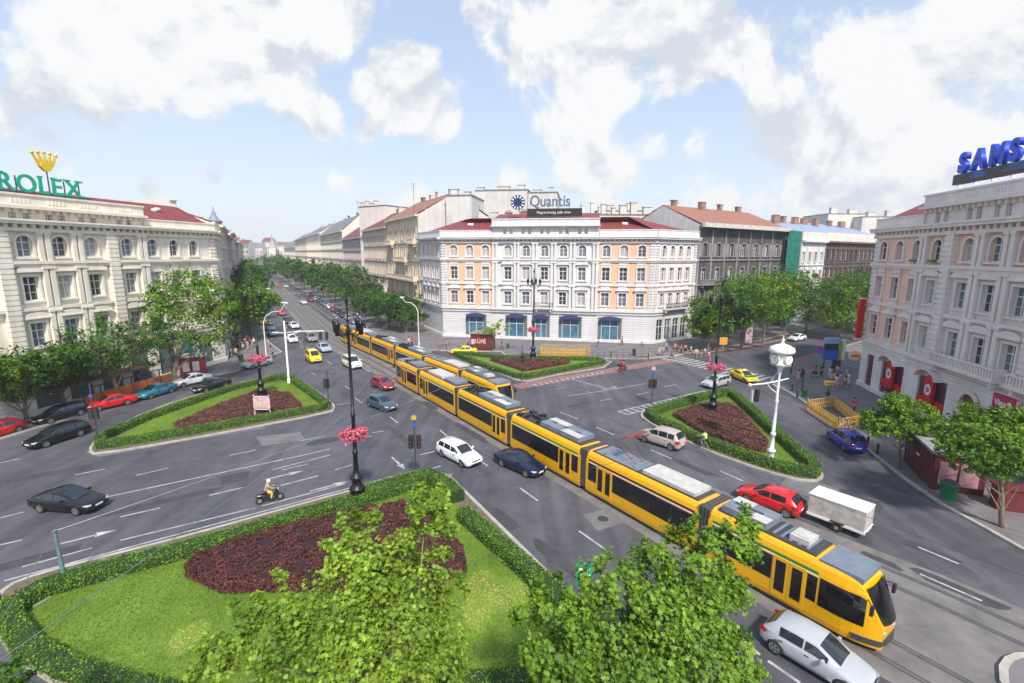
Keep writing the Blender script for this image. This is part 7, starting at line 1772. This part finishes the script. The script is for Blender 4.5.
# ---------------------------------------------------------------- people
def skin_body(name,V,Ed,Rr,m,sub=1):
    me=bpy.data.meshes.new(name); me.from_pydata(V,Ed,[]); o=bpy.data.objects.new(name,me); col.objects.link(o)
    sk=o.modifiers.new('s','SKIN'); sl=me.skin_vertices[0].data
    for i,r in enumerate(Rr): sl[i].radius=(r,r) if not isinstance(r,tuple) else r
    sl[0].use_root=True; o.modifiers.new('u','SUBSURF').levels=sub
    bpy.context.view_layer.update(); dg=bpy.context.evaluated_depsgraph_get(); m2=bpy.data.meshes.new_from_object(o.evaluated_get(dg)); bpy.data.objects.remove(o); m2.materials.clear(); m2.materials.append(m)
    for p in m2.polygons: p.use_smooth=True; p.material_index=0
    return m2
M_cloth={}
def cloth(c):
    D=dict(white=(.72,.72,.72),red=(.55,.02,.04),pink=(.65,.28,.33),black=(.015,.015,.018),navy=(.02,.03,.09),blue=(.08,.16,.42),grey=(.22,.22,.24),beige=(.48,.38,.27),green=(.06,.22,.08),lilac=(.38,.32,.55),yellow=(.7,.52,.05),denim=(.07,.11,.2),lime=(.55,.75,.25),brown=(.16,.09,.06),khaki=(.26,.23,.14),orange=(.65,.22,.03))
    return mat('cloth_'+c,D[c],.85,0,.15,6)
M_hair=mat('dark_hair',(.03,.02,.014),.7,0,0)
# joints: 0 pelvis 1 waist 2 chest 3 neck 4 head centre 5 crown ; arms ; legs
def pose(kind):
    s=.17; h=.10
    J={'pel':(0,0,.95),'wai':(0,0,1.12),'che':(0.01,0,1.34),'nec':(0.0,0,1.50),'hed':(.015,0,1.62),'crn':(.01,0,1.74)}
    if kind=='stand':
        J.update(ls=(0,.19,1.42),le=(-.03,.25,1.14),lh=(.05,.26,.90),rs=(0,-.19,1.42),re=(-.03,-.25,1.14),rh=(.05,-.26,.90),lk=(.02,.10,.50),lf=(0,.11,.06),lt=(.14,.12,.03),rk=(.02,-.10,.50),rf=(0,-.11,.06),rt_=(.14,-.12,.03))
    elif kind=='walk':
        J.update(ls=(0,.19,1.42),le=(-.14,.25,1.16),lh=(-.12,.25,.92),rs=(0,-.19,1.42),re=(.10,-.25,1.15),rh=(.26,-.22,.98),lk=(.20,.09,.52),lf=(.30,.09,.09),lt=(.43,.10,.07),rk=(-.04,-.09,.50),rf=(-.30,-.09,.14),rt_=(-.20,-.10,.03))
    elif kind=='ride':   # seated on a scooter or bicycle, hands forward
        J={'pel':(0,0,.88),'wai':(.06,0,1.05),'che':(.16,0,1.25),'nec':(.22,0,1.41),'hed':(.26,0,1.53),'crn':(.26,0,1.65)}
        J.update(ls=(.16,.19,1.33),le=(.36,.25,1.13),lh=(.58,.24,1.06),rs=(.16,-.19,1.33),re=(.36,-.25,1.13),rh=(.58,-.24,1.06),lk=(.40,.14,.72),lf=(.30,.14,.32),lt=(.44,.14,.28),rk=(.40,-.14,.72),rf=(.30,-.14,.32),rt_=(.44,-.14,.28))
    return J
def make_person(kind,female):
    J=pose(kind); k=['pel','wai','che','nec','hed','crn','ls','le','lh','rs','re','rh','lk','lf','lt','rk','rf','rt_']
    V=[J[a] for a in k]; ix={a:i for i,a in enumerate(k)}
    def hand(a,b,y): 
        a,b=Vector(J[a]),Vector(J[b]); d=(b-a).normalized(); return b+d*.09
    V2=V+[tuple(hand('le','lh',1)),tuple(hand('re','rh',-1))]
    E_=[('pel','wai'),('wai','che'),('che','nec'),('nec','hed'),('hed','crn'),('che','ls'),('ls','le'),('le','lh'),('che','rs'),('rs','re'),('re','rh'),('pel','lk'),('lk','lf'),('lf','lt'),('pel','rk'),('rk','rf'),('rf','rt_')]
    Ed=[(ix[a],ix[b]) for a,b in E_]+[(ix['lh'],18),(ix['rh'],19)]
    Rr=[.13,.115,.135,.052,.092,.07,.062,.045,.033,.062,.045,.033,.062,.042,.035,.062,.042,.035,.035,.035]
    root=empty('person'); root['category']='person'
    link('body',skin_body('body',V2,Ed,Rr,M_skin,1),root)
    # shirt: torso and upper arms, slightly larger
    V3=[J['pel'],J['wai'],J['che'],tuple(Vector(J['che']).lerp(Vector(J['nec']),.5)),J['ls'],tuple(Vector(J['ls']).lerp(Vector(J['le']),.75)),J['rs'],tuple(Vector(J['rs']).lerp(Vector(J['re']),.75))]
    link('shirt',skin_body('shirt',V3,[(0,1),(1,2),(2,3),(2,4),(4,5),(2,6),(6,7)],[(.15),(.135 if not female else .115),.155,.08,.085,.066,.085,.066],cloth('white'),1),root)
    if female and kind!='ride':
        g=MB(); g.lathe((0,0,.52),[(.27,0),(.23,.2),(.16,.42),(.14,.5)],12); link('skirt',None,root) if 0 else g.build('skirt',cloth('navy'),root)
    else:
        q=.97; V4=[J['pel'],J['lk'],tuple(Vector(J['lk']).lerp(Vector(J['lf']),q)),J['rk'],tuple(Vector(J['rk']).lerp(Vector(J['rf']),q))]
        link('trousers',skin_body('trousers',V4,[(0,1),(1,2),(0,3),(3,4)],[.145,.085,.062,.085,.062],cloth('navy'),1),root)
    c=Vector(J['hed']); g=MB(); g.lathe((c.x-.012,0,c.z-.02),[(.085,-.02 if not female else -.16),(.104,.02),(.106,.08),(.085,.13),(.03,.155)],10); g.build('hair',M_hair,root)
    for sg in (-1,1):
        a=Vector(J['lf' if sg>0 else 'rf']); b=Vector(J['lt' if sg>0 else 'rt_']); g=MB(); g.tube([a+Vector((-.05,0,-.02)),a.lerp(b,.5)+Vector((0,0,-.005)),b+Vector((.05,0,.0))],[.045,.05,.035],6); g.build('shoe',M_blk,root)
    # face
    f=c+Vector((.088,0,0)); g=MB(); g.box(f+Vector((.008,0,-.005)),(.03,.022,.04)); g.build('nose',M_skin,root)
    index_kids(root); return root
PP={(k,f):make_person(k,f) for k in('stand','walk') for f in(0,1)}; PP[('ride',0)]=make_person('ride',0)
def person(loc,rz,label,top,bot,kind='walk',f=0,group=None,sc_=1.0):
    r=copy_tree(PP[(kind,f)]); r.location=loc; r.rotation_euler=(0,0,rz); r.scale=(sc_,)*3
    for o in r.children:
        n=o.name.split('.')[0]
        if n=='shirt': setmat(o,cloth(top))
        if n in('trousers','skirt'): setmat(o,cloth(bot))
    tag(r,label,'person',group); return r
rp=random.Random(12)
def crowd(lst,place,group):
    for (x,y,top,bot,f,kind,ex) in lst:
        gar='skirt' if f else 'trousers'
        person(at(x,y,.13 if place!='crossing' else .01),rp.uniform(0,2*PI),'person in %s top and %s %s %s'%(top,bot,gar,ex),top,bot,kind,f,group,rp.uniform(.95,1.05))
crowd([(237.5,349,'black','black',0,'stand','at the left edge of the crowd'),(240.5,346,'white','pink',1,'walk','in the crowd at the left kerb'),(243,349.5,'pink','white',1,'stand','in the crowd at the left kerb'),(245.5,346.5,'white','beige',0,'walk','in the middle of the left crowd'),
 (248,350,'pink','beige',0,'stand','in the left crowd near the kerb'),(250,345,'red','denim',0,'walk','at the back of the left crowd'),(252.5,348,'pink','grey',1,'stand','right of the left crowd'),(247,343.5,'white','navy',0,'stand','at the back of the left crowd'),(241,342,'beige','brown',0,'walk','behind the left crowd'),(254,344,'red','white',1,'walk','beside the black lamp post'),
 (236.5,357.5,'beige','black',0,'walk','standing apart before the left crowd'),(231,357,'pink','denim',1,'walk','left of the beige walker'),(273,356.5,'grey','black',0,'stand','alone beside the curved lamp at the kerb'),(271,354.5,'red','grey',1,'stand','beside the curved lamp at the kerb'),(234,345,'white','khaki',0,'walk','near the cream building corner'),(228,352,'red','grey',0,'walk','near the small red kiosk'),(238,338,'pink','black',1,'walk','further up the left pavement')],'pavement','crowd on the left pavement')
crowd([(659,355,'white','beige',1,'stand','before the white corner wing'),(662.5,355.5,'lilac','blue',0,'stand','before the white corner wing'),(649,358.5,'green','khaki',0,'walk','at the kerb railing end'),(672,359,'red','black',0,'walk','stepping onto the zebra crossing'),(674.5,352,'yellow','green',0,'stand','behind the zebra crossing'),(681,353,'red','navy',0,'stand','in the red pair by the crossing'),(685,354,'red','black',1,'stand','in the red pair by the crossing'),(677,351,'black','black',0,'stand','beside the scooters at the wall'),
 (690.5,355,'beige','brown',0,'walk','between the red pair and the lamp post'),(696,358.5,'white','grey',0,'walk','at the avenue crossing'),(701,358.5,'black','grey',0,'walk','at the avenue crossing'),(704.5,357.5,'white','denim',1,'walk','at the avenue crossing'),(708.5,361,'pink','red',1,'walk','at the avenue crossing'),(666,351.5,'white','navy',0,'walk','by the blue doors of the corner wing'),(622,345,'grey','black',0,'walk','before the last blue shop window'),(598,347,'white','denim',1,'walk','along the white building wall')],'pavement','people by the avenue crossing')
crowd([(791,373.5,'black','navy',0,'stand','right behind the clock head'),(798,382,'pink','beige',1,'walk','by the bollards behind the clock'),(801.5,381,'white','grey',0,'walk','by the bollards behind the clock'),(812,376,'red','denim',0,'walk','in the red pair on the right pavement'),(815,377.5,'red','black',1,'walk','in the red pair on the right pavement'),(821,376,'black','black',0,'stand','alone left of the advertising stand'),(829.5,379,'white','white',0,'walk','below the advertising stand'),(836.5,377,'white','grey',1,'walk','below the advertising stand'),
 (832.5,385,'pink','denim',0,'walk','in the group before the round sign'),(836,388,'white','pink',1,'walk','in the group before the round sign'),(839.5,385,'white','beige',0,'stand','in the group before the round sign'),(844.5,389,'beige','brown',1,'walk','in the group before the round sign'),(848,385,'white','white',0,'walk','nearest the right building door'),(846.5,379.5,'pink','khaki',0,'walk','between the round sign and group'),(826.5,404,'black','black',0,'stand','under the yellow station sign'),(853,413,'red','navy',0,'walk','at the right wall behind the yellow railing'),(870,424,'white','orange',1,'walk','near the left bright tree'),(888,412,'beige','white',0,'walk','under the first red shop sign')],'pavement','people on the right pavement')
crowd([(412,346,'red','black',0,'stand','beside the curved lamp behind the trams'),(409,346.5,'white','denim',0,'stand','beside the curved lamp behind the trams'),(468,347,'grey','black',0,'walk','left of the dark red kiosk'),(502,350,'black','denim',0,'walk','under the thin young tree'),(447,349,'blue','khaki',0,'walk','left of the yellow saloon taxi')],'pavement','people before the white corner building')
crowd([(5,412,'pink','grey',0,'walk','under the far left street trees'),(62,404,'red','navy',0,'walk','behind the parked estate car'),(104,391,'white','black',0,'walk','by the orange terrace screen'),(140,385,'beige','denim',1,'walk','by the orange terrace screen')],'pavement','people on the left pavement')
# riders
def scooter(px,py,head,label,colr,ptop,pbot,plabel,helmet,big=False):
    p=at(px,py,.01); t=empty('motor_scooter',p,head,label,'motor scooter'); pm=mat('scooter_'+colr,dict(black=(.015,.015,.015),red=(.35,.02,.02))[colr],.35,0,0,coat=.5)
    for x in (-.62,.66):
        g=MB(); ring3(g,(x,0,.26),.19,((1,0,0),(0,0,1)),.07,16); w_=g.build('wheel',M_rubber,t); g=MB(); g.tube([(x,-.03,.26),(x,.03,.26)],.13,12); g.build('rim',M_rim,w_)
    g=MB(); g.tube([(-.85,0,.62),(-.6,0,.60),(-.2,0,.48),(.0,0,.32),(.3,0,.30),(.42,0,.45)],[.08,.17,.19,.14,.13,.08],8); g.tube([(.40,0,.35),(.50,0,.7),(.42,0,.95)],[.16,.13,.08],8); g.build('bodywork',pm,t)
    g=MB(); g.tube([(-.65,0,.76),(-.35,0,.80),(.0,0,.78)],[.08,.13,.09],8); g.build('seat',M_blk,t)
    g=MB(); g.tube([(.66,0,.26),(.46,0,.95)],.035,6); g.tube([(.38,-.3,1.02),(.44,0,1.0),(.38,.3,1.02)],.02,6); g.build('handlebar',M_dk,t)
    g=MB(); g.box((.56,0,.86),(.08,.16,.12)); g.build('headlight',M_lamp,t)
    if big: g=MB(); g.box((-.8,0,.98),(.36,.38,.32)); g.build('top_box',M_blk,t)
    d=Vector((math.cos(head),math.sin(head),0)); q=p-d*.22+Vector((0,0,-.02))
    pe=person(q,head,plabel,ptop,pbot,'ride',0)
    for o in pe.children:
        if o.name.startswith('hair'): 
            me=o.data.copy(); 
            for v in me.vertices: 
                c=Vector((.25,0,1.52)); v.co=c+(v.co-c)*1.3
            o.data=me; o.name='helmet'; setmat(o,cloth(helmet))
scooter(270,502,A_E-R(2),'black and yellow motor scooter riding along the large island hedge','black','beige','yellow','person in beige jacket and white helmet riding the scooter by the hedge','white')
scooter(623,371,A_E,'dark red motorcycle with a top box on the red cycle lane','red','red','black','person in red jacket and dark helmet riding on the red cycle lane','black',True)
p=at(703,449,.01); hh_=T_IN+R(160)
bicycle(p,T_OUT,'bicycle ridden along the hedge of the right island',('grey',(.35,.28,.25)))
person(p+Vector((math.cos(T_OUT),math.sin(T_OUT),0))*-.22+Vector((0,0,.10)),T_OUT,'person in lime top cycling beside the right island hedge','lime','grey','ride',0)
for k,src in PP.items():
    for o in [src]+list(src.children_recursive): bpy.data.objects.remove(o)
# parked two-wheelers at the corner wing
for i,(x,y) in enumerate(((668,347.5),(675,349),(642,347))):
    bicycle(at(x,y,.13),R(40+30*i),'parked bicycle %s'%('by the blue doors of the corner wing','right of the blue doors, behind the red pair','leaning before the plain white wall')[i],('dark2',(.05,.05,.06)),'bicycles parked at the corner wing')
# ---------------------------------------------------------------- air
g=MB(); g.box((-150,700,49),(1500,1500,104)); hm=bpy.data.materials.new('haze'); hm.use_nodes=True; nt_=hm.node_tree; nt_.nodes.remove(nt_.nodes['Principled BSDF'])
pv=nt_.nodes.new('ShaderNodeVolumePrincipled'); pv.inputs['Color'].default_value=(.88,.93,1,1); pv.inputs['Density'].default_value=.00032; nt_.links.new(pv.outputs[0],nt_.nodes['Material Output'].inputs['Volume'])
hz_o=g.build('haze',hm); tag(hz_o,'thin pale summer haze over the far boulevard','haze',kind='stuff')
# ---------------------------------------------------------------- put every empty at its thing's base
bpy.context.view_layer.update()
for o in list(col.objects):
    if o.type=='EMPTY' and o.parent is None and o.location.length<1e-6 and o.children:
        lo=Vector((1e9,)*3); hi=-lo
        for c in o.children:
            if c.type!='MESH': continue
            for v in c.bound_box:
                q=c.matrix_local@Vector(v)
                lo=Vector(map(min,lo,q)); hi=Vector(map(max,hi,q))
        b=Vector(((lo.x+hi.x)/2,(lo.y+hi.y)/2,lo.z)); o.location=b
        for c in o.children: c.location=c.location-b
for k,v in USED.items():
    if v>1 or len(k.split())>16 or len(k.split())<4: print('LABEL',v,len(k.split()),k)
